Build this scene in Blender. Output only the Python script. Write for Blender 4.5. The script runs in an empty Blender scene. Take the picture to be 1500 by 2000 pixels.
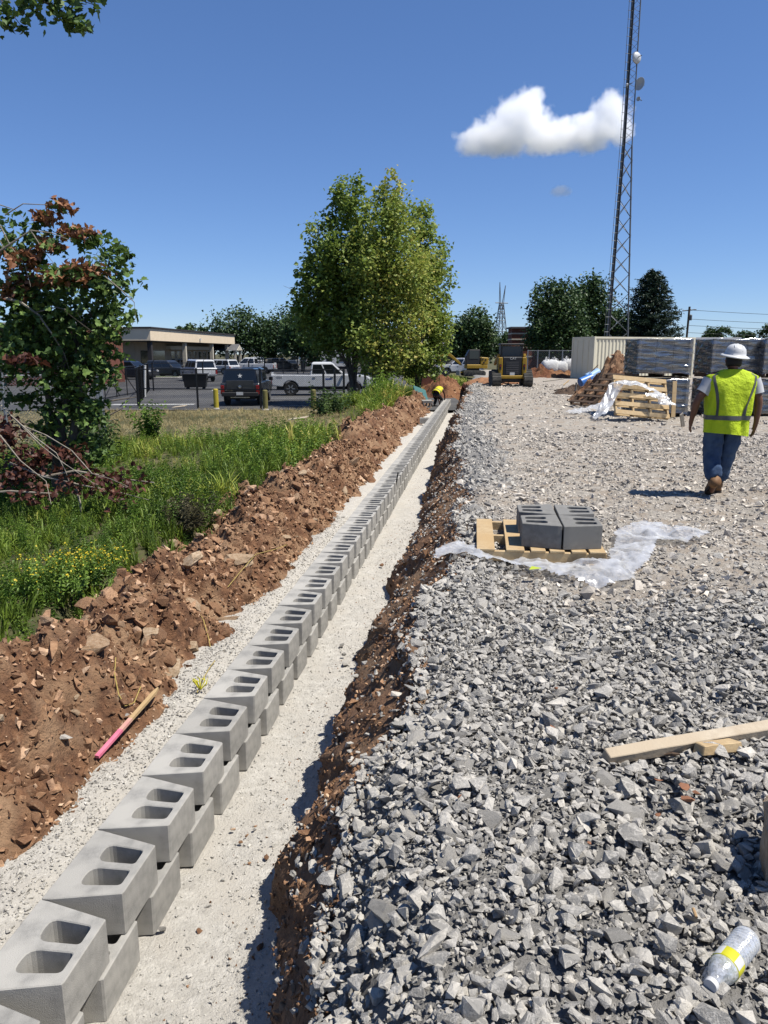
import bpy, bmesh, math, random
import numpy as np
from mathutils import Vector, Matrix, Euler

R = math.radians
random.seed(7)
RNG = np.random.default_rng(11)
scene = bpy.context.scene
COL = scene.collection

# ------------------------------------------------------------------ camera, sky, sun, exposure
FPX = 1450.0                       # focal length in photograph pixels (1500 x 2000)
CAMZ = 1.68
PITCH = R(12.07)
cam_data = bpy.data.cameras.new('camera')
cam = bpy.data.objects.new('camera', cam_data)
COL.objects.link(cam)
cam.location = (0, 0, CAMZ)
cam.rotation_euler = (R(90) - PITCH, 0, 0)
cam_data.sensor_fit = 'VERTICAL'
cam_data.sensor_height = 24.0
cam_data.lens = 24.0 * FPX / 2000.0
cam_data.clip_start = 0.05
cam_data.clip_end = 6000
scene.camera = cam

SUN_EL, SUN_AZ_BEHIND = R(62), R(18)   # sun to the right, a little behind the camera
SUN_DIR = Vector((math.cos(SUN_AZ_BEHIND) * math.cos(SUN_EL), -math.sin(SUN_AZ_BEHIND) * math.cos(SUN_EL), math.sin(SUN_EL)))
world = bpy.data.worlds.new('World')
scene.world = world
world.use_nodes = True
wn = world.node_tree
wn.nodes.clear()
sky = wn.nodes.new('ShaderNodeTexSky')
sky.sky_type = 'NISHITA'
sky.sun_disc = False
sky.sun_elevation = SUN_EL
sky.sun_rotation = math.atan2(SUN_DIR.x, SUN_DIR.y)
sky.altitude = 0
sky.air_density = 0.8
sky.dust_density = 0.0
sky.ozone_density = 2.5
hsv = wn.nodes.new('ShaderNodeHueSaturation')
hsv.inputs['Saturation'].default_value = 1.1
gam = wn.nodes.new('ShaderNodeGamma')
gam.inputs[1].default_value = 0.8
wbal = wn.nodes.new('ShaderNodeMix')
wbal.data_type = 'RGBA'
wbal.blend_type = 'MULTIPLY'
wbal.inputs[0].default_value = 1.0
wbal.inputs[7].default_value = (0.80, 0.97, 1.30, 1)   # the photograph's white balance
bg = wn.nodes.new('ShaderNodeBackground')
bg.inputs['Strength'].default_value = 0.09
wout = wn.nodes.new('ShaderNodeOutputWorld')
wn.links.new(sky.outputs[0], hsv.inputs['Color'])
wn.links.new(hsv.outputs[0], gam.inputs[0])
wn.links.new(gam.outputs[0], wbal.inputs[6])
wn.links.new(wbal.outputs[2], bg.inputs[0])
wn.links.new(bg.outputs[0], wout.inputs[0])
sun_data = bpy.data.lights.new('sun', 'SUN')
sun_data.energy = 5.0
sun_data.angle = R(0.53)
sun_data.color = (1.0, 0.955, 0.88)
sun = bpy.data.objects.new('sun', sun_data)
COL.objects.link(sun)
sun.rotation_euler = SUN_DIR.to_track_quat('Z', 'Y').to_euler()
sun.location = (30, -8, 40)
vs = scene.view_settings
vs.view_transform = 'Standard'
vs.look = 'None'
vs.exposure = 0.65
vs.gamma = 1.0
vs.use_curve_mapping = False
scene.cycles.max_bounces = 16
scene.cycles.diffuse_bounces = 4
scene.cycles.glossy_bounces = 4
scene.cycles.transmission_bounces = 6
scene.cycles.transparent_max_bounces = 24
scene.cycles.volume_bounces = 16
scene.cycles.volume_step_rate = 1.0
scene.cycles.use_denoising = True

# ------------------------------------------------------------------ photograph pixel -> point in the place
CT, ST = math.cos(PITCH), math.sin(PITCH)
def ray(u, v):
    xc, yc = (u - 750) / FPX, -(v - 1000) / FPX
    return Vector((xc, CT + yc * ST, -ST + yc * CT))
def at(u, v, z=0.0):
    r = ray(u, v); k = (z - CAMZ) / r.z
    return Vector((r.x * k, r.y * k, z))
def atD(u, v, D):
    r = ray(u, v); k = D / r.y
    return Vector((r.x * k, D, CAMZ + r.z * k))

# wall coordinates: s along the wall, t across it (positive to the right); t = 0 is the tail side of the blocks
P0 = (-1.089, 2.54)
WD = (math.sin(R(7.3)), math.cos(R(7.3)))
WN = (WD[1], -WD[0])
def st2xy(s, t):
    return P0[0] + s * WD[0] + t * WN[0], P0[1] + s * WD[1] + t * WN[1]
def xy2st(x, y):
    a, b = x - P0[0], y - P0[1]
    return a * WD[0] + b * WD[1], a * WN[0] + b * WN[1]

# ------------------------------------------------------------------ numpy noise
def _hash(ix, iy, seed):
    h = (ix.astype(np.int64) * 374761393 + iy.astype(np.int64) * 668265263 + seed * 974634777) & 0xFFFFFFFF
    h = ((h ^ (h >> 13)) * 1274126177) & 0xFFFFFFFF
    return ((h ^ (h >> 16)) & 0xFFFF) / 65535.0
def vnoise(x, y, seed=0):
    x = np.asarray(x, float); y = np.asarray(y, float)
    ix, iy = np.floor(x), np.floor(y)
    fx, fy = x - ix, y - iy
    fx = fx * fx * fx * (fx * (fx * 6 - 15) + 10); fy = fy * fy * fy * (fy * (fy * 6 - 15) + 10)
    a = _hash(ix, iy, seed); b = _hash(ix + 1, iy, seed); c = _hash(ix, iy + 1, seed); d = _hash(ix + 1, iy + 1, seed)
    return ((a * (1 - fx) + b * fx) * (1 - fy) + (c * (1 - fx) + d * fx) * fy) * 2 - 1
def fbm(x, y, freq, octv=4, seed=0, gain=0.5):
    x = np.asarray(x, float); y = np.asarray(y, float)
    o = np.zeros(np.broadcast(x, y).shape); amp = 1.0
    for k in range(octv):
        ca, sa = math.cos(k * 1.1), math.sin(k * 1.1)
        o = o + amp * vnoise((x * ca - y * sa) * freq, (x * sa + y * ca) * freq, seed + k * 17)
        amp *= gain; freq *= 2.03
    return o
def sstep(a, b, x):
    k = np.clip((np.asarray(x, float) - a) / (b - a), 0, 1)
    return k * k * (3 - 2 * k)

# ------------------------------------------------------------------ heights of the ground
def pad_z(x, y):
    s, t = xy2st(np.asarray(x, float), np.asarray(y, float))
    z = 0.045 * fbm(x, y, 0.8, 4, 3) + 0.012 * fbm(x, y, 5, 2, 4) + 0.05 * fbm(x, y, 0.16, 2, 5)
    z = z + 0.05 * np.exp(-((t - 1.35) / 0.45) ** 2) * sstep(45, 30, s)
    z = z - 0.26 * sstep(1.6, -0.4, s) * np.exp(-((np.maximum(t - lip_t(s), 0)) / 0.22) ** 2)   # edge lowered near the camera to narrow its shadow in the trench
    return z
def lip_t(s):
    near = sstep(1.6, -0.4, s)
    return 1.05 + (0.16 - 0.10 * near) * fbm(s, 0 * s, 0.9, 3, 61) - 0.14 * sstep(6, 14, s) + 0.10 * sstep(0.3, 1.3, s) * sstep(9, 6, s) - 0.09 * near
def heap_z(s, t):
    wob = 0.16 * fbm(s, 0 * s, 0.5, 3, 21)
    crest = -1.62 + wob
    up = sstep(-0.80, -0.75, -0 * t) * 0
    rise = sstep(-0.78, 0, 0 * t) * 0
    hgt = 0.60 + 0.16 * fbm(s, t, 0.55, 2, 31)
    hgt = hgt * sstep(37, 33, s)
    prof = np.where(t > crest, sstep(-0.80 + 0.20 * sstep(0.8, 4.0, s) + 0.10 * fbm(s, 0 * s, 1.3, 3, 77), crest, t), 1 - 0.62 * sstep(crest, crest - 0.75, t))
    base = -0.93
    z = base + prof * hgt
    rough = np.clip(prof * 3, 0, 1)
    z = z + rough * (0.16 * fbm(s, t, 2.4, 2, 41) + 0.13 * np.abs(fbm(s, t, 4.5, 3, 43)) - 0.04 + 0.022 * fbm(s, t, 24, 2, 47))
    return z
def ground_z(x, y):
    s, t = xy2st(np.asarray(x, float), np.asarray(y, float))
    z = -0.58 - 0.22 * sstep(-2.5, -7, t) + 0.05 * fbm(x, y, 0.3, 3, 9)
    z = z + 0.35 * np.exp(-(((t + 2.6) / 1.3) ** 2)) * sstep(22, 28, s) * sstep(46, 36, s)
    far = sstep(30, 36, np.asarray(y, float))
    z = z * (1 - far) + far * -0.84
    under = sstep(-2.35, -2.05, t)
    return z * (1 - under) + under * -1.25
def bank_pt(s, u):
    """a point of the cut bank: u = 0 at the trench floor, 1 at the lip under the gravel"""
    s = np.asarray(s, float); u = np.asarray(u, float)
    near = sstep(1.6, -0.4, s); near2 = sstep(1.0, -0.5, s)
    lip = lip_t(s)
    foot = 0.50 + 0.10 * fbm(s, 0 * s, 1.4, 3, 63) * (1 - 0.6 * near2) + 0.31 * near2
    t = foot + (lip - foot) * (u ** 1.25)
    z = -0.96 + (0.98 - 0.26 * near * u) * (u ** 0.85)  # lip dropped near the camera so the bank shades less of the floor
    mid = np.sin(np.pi * np.clip(u, 0, 1)) * 0.85 + 0.15
    dsp = 0.12 * fbm(s, u, 2.2, 3, 65) + 0.05 * fbm(s, u * 1.2, 8, 3, 67) + 0.016 * fbm(s, u, 30, 2, 69)
    t = t + dsp * mid * 0.9 * (1 - 0.55 * near2)
    z = z + dsp * mid * 0.35
    return t, z

# ------------------------------------------------------------------ mesh helpers
def link(o, parent=None):
    COL.objects.link(o)
    if parent is not None:
        o.parent = parent
    return o
def tag(o, label=None, cat=None, group=None, kind=None):
    if label: o['label'] = label
    if cat: o['category'] = cat
    if group: o['group'] = group
    if kind: o['kind'] = kind
    return o
def thing(name, label, cat, loc=(0, 0, 0), rz=0.0, group=None, rot=None):
    o = bpy.data.objects.new(name, None)
    link(o)
    o.location = loc
    o.rotation_euler = rot if rot is not None else (0, 0, rz)
    o.empty_display_size = 0.2
    return tag(o, label, cat, group)
def tri_mesh(name, V, F, mat=None, smooth=False, attrs=None):
    """mesh from numpy arrays of vertices and triangles"""
    V = np.ascontiguousarray(V, dtype=np.float32); F = np.ascontiguousarray(F, dtype=np.int32)
    me = bpy.data.meshes.new(name)
    n = F.shape[1]
    me.vertices.add(len(V)); me.vertices.foreach_set('co', V.ravel())
    me.loops.add(F.size); me.loops.foreach_set('vertex_index', F.ravel())
    me.polygons.add(len(F)); me.polygons.foreach_set('loop_start', np.arange(0, F.size, n, dtype=np.int32))
    me.update(calc_edges=True)
    me.polygons.foreach_set('use_smooth', np.full(len(F), bool(smooth)))
    if attrs:
        for k, a in attrs.items():
            at_ = me.attributes.new(k, 'FLOAT', 'POINT')
            at_.data.foreach_set('value', np.ascontiguousarray(a, dtype=np.float32))
    if mat: me.materials.append(mat)
    me.update()
    return me
def grid_mesh(name, X, Y, Z, mat, smooth=True):
    n, m = X.shape
    V = np.stack([X, Y, Z], -1).reshape(-1, 3)
    i = np.arange(n * m).reshape(n, m)
    F = np.stack([i[:-1, :-1], i[1:, :-1], i[1:, 1:], i[:-1, 1:]], -1).reshape(-1, 4)
    return tri_mesh(name, V, F, mat, smooth)
def obj(name, me, parent=None, loc=None, rot=None, scale=None):
    o = bpy.data.objects.new(name, me)
    link(o, parent)
    if loc is not None: o.location = loc
    if rot is not None: o.rotation_euler = rot
    if scale is not None: o.scale = scale if hasattr(scale, '__len__') else (scale,) * 3
    return o
class MB:
    """collects shapes and builds ONE mesh object"""
    def __init__(self): self.v, self.f = [], []
    def add(self, vs_, fs_):
        n = len(self.v); self.v += [tuple(p) for p in vs_]; self.f += [tuple(i + n for i in f) for f in fs_]; return self
    def box(self, c, size, rot=None):
        sx, sy, sz = size[0] / 2, size[1] / 2, size[2] / 2
        ps = [Vector((x, y, z)) for x in (-sx, sx) for y in (-sy, sy) for z in (-sz, sz)]
        if rot is not None:
            m = Euler(rot).to_matrix(); ps = [m @ p for p in ps]
        ps = [p + Vector(c) for p in ps]
        return self.add(ps, [(0, 1, 3, 2), (4, 6, 7, 5), (0, 4, 5, 1), (2, 3, 7, 6), (0, 2, 6, 4), (1, 5, 7, 3)])
    def prism(self, poly, a, b, axis='y'):
        """polygon in the plane across axis, pushed from a to b"""
        def P(p, k):
            return {'y': (p[0], k, p[1]), 'x': (k, p[0], p[1]), 'z': (p[0], p[1], k)}[axis]
        n = len(poly)
        ps = [P(p, a) for p in poly] + [P(p, b) for p in poly]
        fs = [tuple(range(n))[::-1], tuple(range(n, 2 * n))] + [(i, (i + 1) % n, n + (i + 1) % n, n + i) for i in range(n)]
        return self.add(ps, fs)
    def tube(self, pts, rad, n=8, caps=True):
        pts = [Vector(p) for p in pts]
        if not hasattr(rad, '__len__'): rad = [rad] * len(pts)
        rings = []
        for i, p in enumerate(pts):
            d = (pts[min(i + 1, len(pts) - 1)] - pts[max(i - 1, 0)]).normalized()
            q = d.to_track_quat('Z', 'X')
            rings.append([p + q @ Vector((math.cos(2 * math.pi * k / n) * rad[i], math.sin(2 * math.pi * k / n) * rad[i], 0)) for k in range(n)])
        vs_ = [p for r in rings for p in r]
        fs = [(i * n + k, i * n + (k + 1) % n, (i + 1) * n + (k + 1) % n, (i + 1) * n + k) for i in range(len(pts) - 1) for k in range(n)]
        if caps: fs += [tuple(range(n))[::-1], tuple(range((len(pts) - 1) * n, len(pts) * n))]
        return self.add(vs_, fs)
    def lathe(self, prof, n=24, c=(0, 0, 0)):
        vs_ = [(c[0] + r * math.cos(2 * math.pi * k / n), c[1] + r * math.sin(2 * math.pi * k / n), c[2] + z) for r, z in prof for k in range(n)]
        m = len(prof)
        fs = [(i * n + k, i * n + (k + 1) % n, (i + 1) * n + (k + 1) % n, (i + 1) * n + k) for i in range(m - 1) for k in range(n)]
        fs += [tuple(range(n))[::-1], tuple(range((m - 1) * n, m * n))]
        return self.add(vs_, fs)
    def rings(self, rings, closed=True, caps=True):
        n = len(rings[0]); vs_ = [p for r in rings for p in r]; kk = n if closed else n - 1
        fs = [(i * n + k, i * n + (k + 1) % n, (i + 1) * n + (k + 1) % n, (i + 1) * n + k) for i in range(len(rings) - 1) for k in range(kk)]
        if caps and closed: fs += [tuple(range(n))[::-1], tuple(range((len(rings) - 1) * n, len(rings) * n))]
        return self.add(vs_, fs)
    def quad(self, a, b, c, d): return self.add([a, b, c, d], [(0, 1, 2, 3)])
    def mesh(self, name, mat, smooth=False):
        me = bpy.data.meshes.new(name)
        me.from_pydata(self.v, [], self.f)
        bm = bmesh.new(); bm.from_mesh(me); bmesh.ops.recalc_face_normals(bm, faces=bm.faces); bm.to_mesh(me); bm.free()
        if smooth: me.polygons.foreach_set('use_smooth', [True] * len(me.polygons))
        if mat: me.materials.append(mat)
        return me
    def build(self, name, mat, parent=None, loc=None, rot=None, smooth=False, bevel=0, segs=1, angle=35):
        o = obj(name, self.mesh(name, mat, smooth), parent, loc, rot)
        if bevel:
            b = o.modifiers.new('bevel', 'BEVEL'); b.width = bevel; b.segments = segs; b.limit_method = 'ANGLE'; b.angle_limit = R(angle)
        return o
_CYL = {}
def rod(name, p0, p1, r, mat, parent=None, n=6):
    """a straight bar as its own object, all bars of a material sharing one mesh"""
    key = (mat.name, n)
    if key not in _CYL:
        _CYL[key] = MB().tube([(0, 0, 0), (0, 0, 1)], 1.0, n).mesh('bar', mat, False)
    p0, p1 = Vector(p0), Vector(p1); d = p1 - p0
    o = obj(name, _CYL[key], parent, p0)
    o.rotation_euler = d.to_track_quat('Z', 'X').to_euler()
    o.scale = (r, r, d.length)
    return o
def text_mesh(txt, size, depth, mat):
    cu = bpy.data.curves.new('lettering', 'FONT'); cu.body = txt; cu.size = size; cu.extrude = depth; cu.align_x = 'CENTER'; cu.align_y = 'CENTER'
    tmp = bpy.data.objects.new('lettering_tmp', cu); COL.objects.link(tmp)
    dg = bpy.context.evaluated_depsgraph_get()
    me = bpy.data.meshes.new_from_object(tmp.evaluated_get(dg))
    bpy.data.objects.remove(tmp); bpy.data.curves.remove(cu)
    me.materials.clear(); me.materials.append(mat)
    return me
def copy_tree(o, parent=None):
    c = o.copy(); COL.objects.link(c); c.parent = parent
    for ch in [k for k in ALLKIDS(o)]:
        copy_tree(ch, c)
    return c
def ALLKIDS(o): return [k for k in bpy.data.objects if k.parent is o]

# ------------------------------------------------------------------ materials
ALB = 0.66   # all base colours are listed for exposure 0; the picture is exposed 0.65 stops up
def K(c): return tuple(x * ALB for x in c)
def pmat(name, c1, c2=None, scale=6.0, rough=0.8, bump=0.0, bscale=40.0, metal=0.0, detail=6, spec=0.3, c3=None, attr=None, coat=0.0, trans=0.0, loose=None, objrnd=None):
    m = bpy.data.materials.new(name); m.use_nodes = True
    nt = m.node_tree; L = nt.links.new; b = nt.nodes['Principled BSDF']
    b.inputs['Roughness'].default_value = rough; b.inputs['Metallic'].default_value = metal
    b.inputs['Specular IOR Level'].default_value = spec
    b.inputs['Coat Weight'].default_value = coat
    tc = nt.nodes.new('ShaderNodeTexCoord')
    if c2 is None: c2 = tuple(x * 0.82 for x in c1)
    c1, c2 = K(c1), K(c2)
    if c3 is not None: c3 = K(c3)
    if loose is not None: loose = K(loose)
    ns = nt.nodes.new('ShaderNodeTexNoise'); ns.inputs['Scale'].default_value = scale; ns.inputs['Detail'].default_value = detail; ns.inputs['Roughness'].default_value = 0.62
    L(tc.outputs['Object'], ns.inputs['Vector'])
    rp = nt.nodes.new('ShaderNodeValToRGB')
    rp.color_ramp.elements[0].position = 0.36; rp.color_ramp.elements[1].position = 0.64
    rp.color_ramp.elements[0].color = (*c2, 1); rp.color_ramp.elements[1].color = (*c1, 1)
    L(ns.outputs['Fac'], rp.inputs['Fac'])
    out = rp.outputs['Color']
    if c3 is not None:
        n2 = nt.nodes.new('ShaderNodeTexNoise'); n2.inputs['Scale'].default_value = scale * 0.23; n2.inputs['Detail'].default_value = 5
        L(tc.outputs['Object'], n2.inputs['Vector'])
        r2 = nt.nodes.new('ShaderNodeValToRGB'); r2.color_ramp.elements[0].position = 0.45; r2.color_ramp.elements[1].position = 0.62
        L(n2.outputs['Fac'], r2.inputs['Fac'])
        mx = nt.nodes.new('ShaderNodeMix'); mx.data_type = 'RGBA'
        L(r2.outputs['Color'], mx.inputs['Factor']); L(out, mx.inputs[6]); mx.inputs[7].default_value = (*c3, 1)
        out = mx.outputs[2]
    if attr:   # attr = list of (position, colour): a per-piece random value picks the tint, multiplied over the noise
        an = nt.nodes.new('ShaderNodeAttribute'); an.attribute_name = 'rnd'
        ra = nt.nodes.new('ShaderNodeValToRGB')
        while len(ra.color_ramp.elements) < len(attr): ra.color_ramp.elements.new(0.5)
        for e, (p, c) in zip(ra.color_ramp.elements, attr): e.position = p; e.color = (*c, 1)
        L(an.outputs['Fac'], ra.inputs['Fac'])
        mu = nt.nodes.new('ShaderNodeMix'); mu.data_type = 'RGBA'; mu.blend_type = 'MULTIPLY'; mu.inputs['Factor'].default_value = 1
        L(out, mu.inputs[6]); L(ra.outputs['Color'], mu.inputs[7]); out = mu.outputs[2]
    if objrnd:  # each block its own shade
        oi = nt.nodes.new('ShaderNodeObjectInfo'); mr = nt.nodes.new('ShaderNodeMapRange'); mr.inputs['To Min'].default_value = objrnd[0]; mr.inputs['To Max'].default_value = objrnd[1]
        L(oi.outputs['Random'], mr.inputs['Value']); mu = nt.nodes.new('ShaderNodeMix'); mu.data_type = 'RGBA'; mu.blend_type = 'MULTIPLY'; mu.inputs['Factor'].default_value = 1; L(out, mu.inputs[6]); L(mr.outputs[0], mu.inputs[7]); out = mu.outputs[2]
    if loose:  # a second colour where the attribute loose says that fresh stone lies on top
        an = nt.nodes.new('ShaderNodeAttribute'); an.attribute_name = 'loose'
        mx = nt.nodes.new('ShaderNodeMix'); mx.data_type = 'RGBA'; L(an.outputs['Fac'], mx.inputs['Factor']); L(out, mx.inputs[6]); mx.inputs[7].default_value = (*loose, 1); out = mx.outputs[2]
    L(out, b.inputs['Base Color'])
    if bump:
        nb = nt.nodes.new('ShaderNodeTexNoise'); nb.inputs['Scale'].default_value = bscale; nb.inputs['Detail'].default_value = 5; nb.inputs['Roughness'].default_value = 0.65
        L(tc.outputs['Object'], nb.inputs['Vector'])
        bp = nt.nodes.new('ShaderNodeBump'); bp.inputs['Strength'].default_value = bump; bp.inputs['Distance'].default_value = 0.6 / bscale * 2
        L(nb.outputs['Fac'], bp.inputs['Height']); L(bp.outputs['Normal'], b.inputs['Normal'])
    if trans:
        tr = nt.nodes.new('ShaderNodeBsdfTranslucent'); L(out, tr.inputs['Color'])
        ms = nt.nodes.new('ShaderNodeMixShader'); ms.inputs['Fac'].default_value = trans
        mo = nt.nodes['Material Output']
        L(b.outputs[0], ms.inputs[1]); L(tr.outputs[0], ms.inputs[2]); L(ms.outputs[0], mo.inputs['Surface'])
    return m
def plain(name, c, rough=0.5, metal=0.0, spec=0.4, coat=0.0):
    return pmat(name, c, tuple(x * 0.88 for x in c), 3.0, rough, 0, 40, metal, 4, spec, coat=coat)
def leafmat(name, stops, trans=0.3, rough=0.55):
    """leaf colour picked per leaf from the attribute rnd"""
    m = bpy.data.materials.new(name); m.use_nodes = True
    nt = m.node_tree; L = nt.links.new; b = nt.nodes['Principled BSDF']
    b.inputs['Roughness'].default_value = rough; b.inputs['Specular IOR Level'].default_value = 0.35
    an = nt.nodes.new('ShaderNodeAttribute'); an.attribute_name = 'rnd'
    ra = nt.nodes.new('ShaderNodeValToRGB')
    while len(ra.color_ramp.elements) < len(stops): ra.color_ramp.elements.new(0.5)
    for e, (p, c) in zip(ra.color_ramp.elements, stops): e.position = p; e.color = (*K(c), 1)
    L(an.outputs['Fac'], ra.inputs['Fac']); L(ra.outputs['Color'], b.inputs['Base Color'])
    tr = nt.nodes.new('ShaderNodeBsdfTranslucent'); L(ra.outputs['Color'], tr.inputs['Color'])
    ms = nt.nodes.new('ShaderNodeMixShader'); ms.inputs['Fac'].default_value = trans
    L(b.outputs[0], ms.inputs[1]); L(tr.outputs[0], ms.inputs[2]); L(ms.outputs[0], nt.nodes['Material Output'].inputs['Surface'])
    return m
def stonemat(name, c1, c2, vein, veins=0.5, tint=None, rough=0.85, bump=0.8, scale=16.0):
    """broken limestone: mottled grey with pale veins, a tint for each stone"""
    m = bpy.data.materials.new(name); m.use_nodes = True
    nt = m.node_tree; L = nt.links.new; b = nt.nodes['Principled BSDF']
    b.inputs['Roughness'].default_value = rough; b.inputs['Specular IOR Level'].default_value = 0.25
    c1, c2, vein = K(c1), K(c2), K(vein)
    tc = nt.nodes.new('ShaderNodeTexCoord')
    ns = nt.nodes.new('ShaderNodeTexNoise'); ns.inputs['Scale'].default_value = scale; ns.inputs['Detail'].default_value = 7; ns.inputs['Roughness'].default_value = 0.65
    L(tc.outputs['Object'], ns.inputs['Vector'])
    rp = nt.nodes.new('ShaderNodeValToRGB'); rp.color_ramp.elements[0].position = 0.34; rp.color_ramp.elements[1].position = 0.66
    rp.color_ramp.elements[0].color = (*c2, 1); rp.color_ramp.elements[1].color = (*c1, 1)
    L(ns.outputs['Fac'], rp.inputs['Fac']); out = rp.outputs['Color']
    an = nt.nodes.new('ShaderNodeAttribute'); an.attribute_name = 'rnd'
    ra = nt.nodes.new('ShaderNodeValToRGB')
    stops = tint or [(0.0, (0.62, 0.63, 0.66)), (0.5, (0.95, 0.95, 0.95)), (0.9, (1.25, 1.23, 1.18)), (1.0, (1.7, 1.66, 1.58))]
    while len(ra.color_ramp.elements) < len(stops): ra.color_ramp.elements.new(0.5)
    for e, (p, c) in zip(ra.color_ramp.elements, stops): e.position = p; e.color = (*c, 1)
    oi = nt.nodes.new('ShaderNodeObjectInfo')
    ad = nt.nodes.new('ShaderNodeMath'); ad.operation = 'ADD'; ad.use_clamp = False
    L(an.outputs['Fac'], ad.inputs[0]); L(oi.outputs['Random'], ad.inputs[1])
    fr = nt.nodes.new('ShaderNodeMath'); fr.operation = 'FRACT'; L(ad.outputs[0], fr.inputs[0])
    L(fr.outputs[0], ra.inputs['Fac'])
    mu = nt.nodes.new('ShaderNodeMix'); mu.data_type = 'RGBA'; mu.blend_type = 'MULTIPLY'; mu.inputs['Factor'].default_value = 1
    L(out, mu.inputs[6]); L(ra.outputs['Color'], mu.inputs[7]); out = mu.outputs[2]
    if veins > 0:
        n2 = nt.nodes.new('ShaderNodeTexNoise'); n2.inputs['Scale'].default_value = scale * 1.7; n2.inputs['Detail'].default_value = 4; n2.inputs['Distortion'].default_value = 0.6
        L(tc.outputs['Object'], n2.inputs['Vector'])
        r2 = nt.nodes.new('ShaderNodeValToRGB'); el = r2.color_ramp.elements
        el[0].position = 0.475; el[0].color = (0, 0, 0, 1); el[1].position = 0.5; el[1].color = (veins, veins, veins, 1)
        e3 = el.new(0.53); e3.color = (0, 0, 0, 1)
        L(n2.outputs['Fac'], r2.inputs['Fac'])
        mx = nt.nodes.new('ShaderNodeMix'); mx.data_type = 'RGBA'
        L(r2.outputs['Color'], mx.inputs['Factor']); L(out, mx.inputs[6]); mx.inputs[7].default_value = (*vein, 1)
        out = mx.outputs[2]
    L(out, b.inputs['Base Color'])
    nb = nt.nodes.new('ShaderNodeTexNoise'); nb.inputs['Scale'].default_value = scale * 5; nb.inputs['Detail'].default_value = 8; nb.inputs['Roughness'].default_value = 0.7
    L(tc.outputs['Object'], nb.inputs['Vector'])
    bp = nt.nodes.new('ShaderNodeBump'); bp.inputs['Strength'].default_value = bump; bp.inputs['Distance'].default_value = 0.012
    L(nb.outputs['Fac'], bp.inputs['Height']); L(bp.outputs['Normal'], b.inputs['Normal'])
    return m
def filmmat(name, clear=0.55, tint=(0.85, 0.88, 0.9), rough=0.16, bscale=14.0, stretch=(1, 1, 1), bump=0.8, milk=0.5):
    """thin crumpled plastic film: clear, partly milky, with sharp glints"""
    m = bpy.data.materials.new(name); m.use_nodes = True
    nt = m.node_tree; L = nt.links.new; nt.nodes.remove(nt.nodes['Principled BSDF'])
    tc = nt.nodes.new('ShaderNodeTexCoord'); mp = nt.nodes.new('ShaderNodeMapping'); mp.inputs['Scale'].default_value = stretch
    L(tc.outputs['Object'], mp.inputs['Vector'])
    nb = nt.nodes.new('ShaderNodeTexNoise'); nb.inputs['Scale'].default_value = bscale; nb.inputs['Detail'].default_value = 5; nb.inputs['Distortion'].default_value = 0.8
    L(mp.outputs[0], nb.inputs['Vector'])
    bp = nt.nodes.new('ShaderNodeBump'); bp.inputs['Strength'].default_value = bump; bp.inputs['Distance'].default_value = 0.03
    L(nb.outputs['Fac'], bp.inputs['Height'])
    gl = nt.nodes.new('ShaderNodeBsdfGlossy'); gl.inputs['Roughness'].default_value = rough; gl.inputs['Color'].default_value = (0.95, 0.97, 1, 1)
    L(bp.outputs[0], gl.inputs['Normal'])
    df = nt.nodes.new('ShaderNodeBsdfDiffuse'); df.inputs['Color'].default_value = (*[x * 0.8 for x in tint], 1); L(bp.outputs[0], df.inputs['Normal'])
    tl = nt.nodes.new('ShaderNodeBsdfTranslucent'); tl.inputs['Color'].default_value = (*[x * 0.8 for x in tint], 1)
    tp = nt.nodes.new('ShaderNodeBsdfTransparent')
    m1 = nt.nodes.new('ShaderNodeMixShader'); m1.inputs[0].default_value = 0.4; L(df.outputs[0], m1.inputs[1]); L(tl.outputs[0], m1.inputs[2])
    m2 = nt.nodes.new('ShaderNodeMixShader'); m2.inputs[0].default_value = 1 - milk; L(m1.outputs[0], m2.inputs[1]); L(gl.outputs[0], m2.inputs[2])
    m3 = nt.nodes.new('ShaderNodeMixShader'); L(m2.outputs[0], m3.inputs[1]); L(tp.outputs[0], m3.inputs[2])
    r = nt.nodes.new('ShaderNodeMapRange'); r.inputs['From Min'].default_value = 0.35; r.inputs['From Max'].default_value = 0.65
    r.inputs['To Min'].default_value = max(0, clear - 0.25); r.inputs['To Max'].default_value = min(1, clear + 0.25)
    L(nb.outputs['Fac'], r.inputs['Value']); L(r.outputs[0], m3.inputs[0])
    L(m3.outputs[0], nt.nodes['Material Output'].inputs['Surface'])
    return m

# ================================================================== THE GROUND
M_PAD = pmat('compacted gravel', (0.56, 0.51, 0.435), (0.31, 0.28, 0.24), 18, 0.95, 1.0, 45, c3=(0.40, 0.335, 0.265), loose=(0.26, 0.25, 0.235))
M_BED = pmat('crushed stone bedding', (0.69, 0.655, 0.585), (0.51, 0.48, 0.425), 20, 0.95, 1.0, 75, c3=(0.60, 0.56, 0.49))
M_CLAY = pmat('brown clay', (0.27, 0.135, 0.068), (0.105, 0.05, 0.027), 11, 0.95, 1.0, 40, c3=(0.38, 0.235, 0.135))
M_BANK = pmat('cut clay bank', (0.33, 0.185, 0.10), (0.15, 0.08, 0.045), 10, 0.95, 0.9, 45, c3=(0.25, 0.16, 0.095))
M_SOIL = pmat('grassy soil', (0.10, 0.095, 0.04), (0.055, 0.06, 0.022), 3, 0.95, 0.5, 20, c3=(0.14, 0.12, 0.055))
M_ASPH = pmat('asphalt', (0.085, 0.085, 0.088), (0.06, 0.06, 0.063), 1.2, 0.9, 0.25, 60, c3=(0.11, 0.108, 0.105))
M_FARG = pmat('far ground', (0.13, 0.125, 0.06), (0.09, 0.095, 0.04), 0.05, 0.95)

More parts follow.
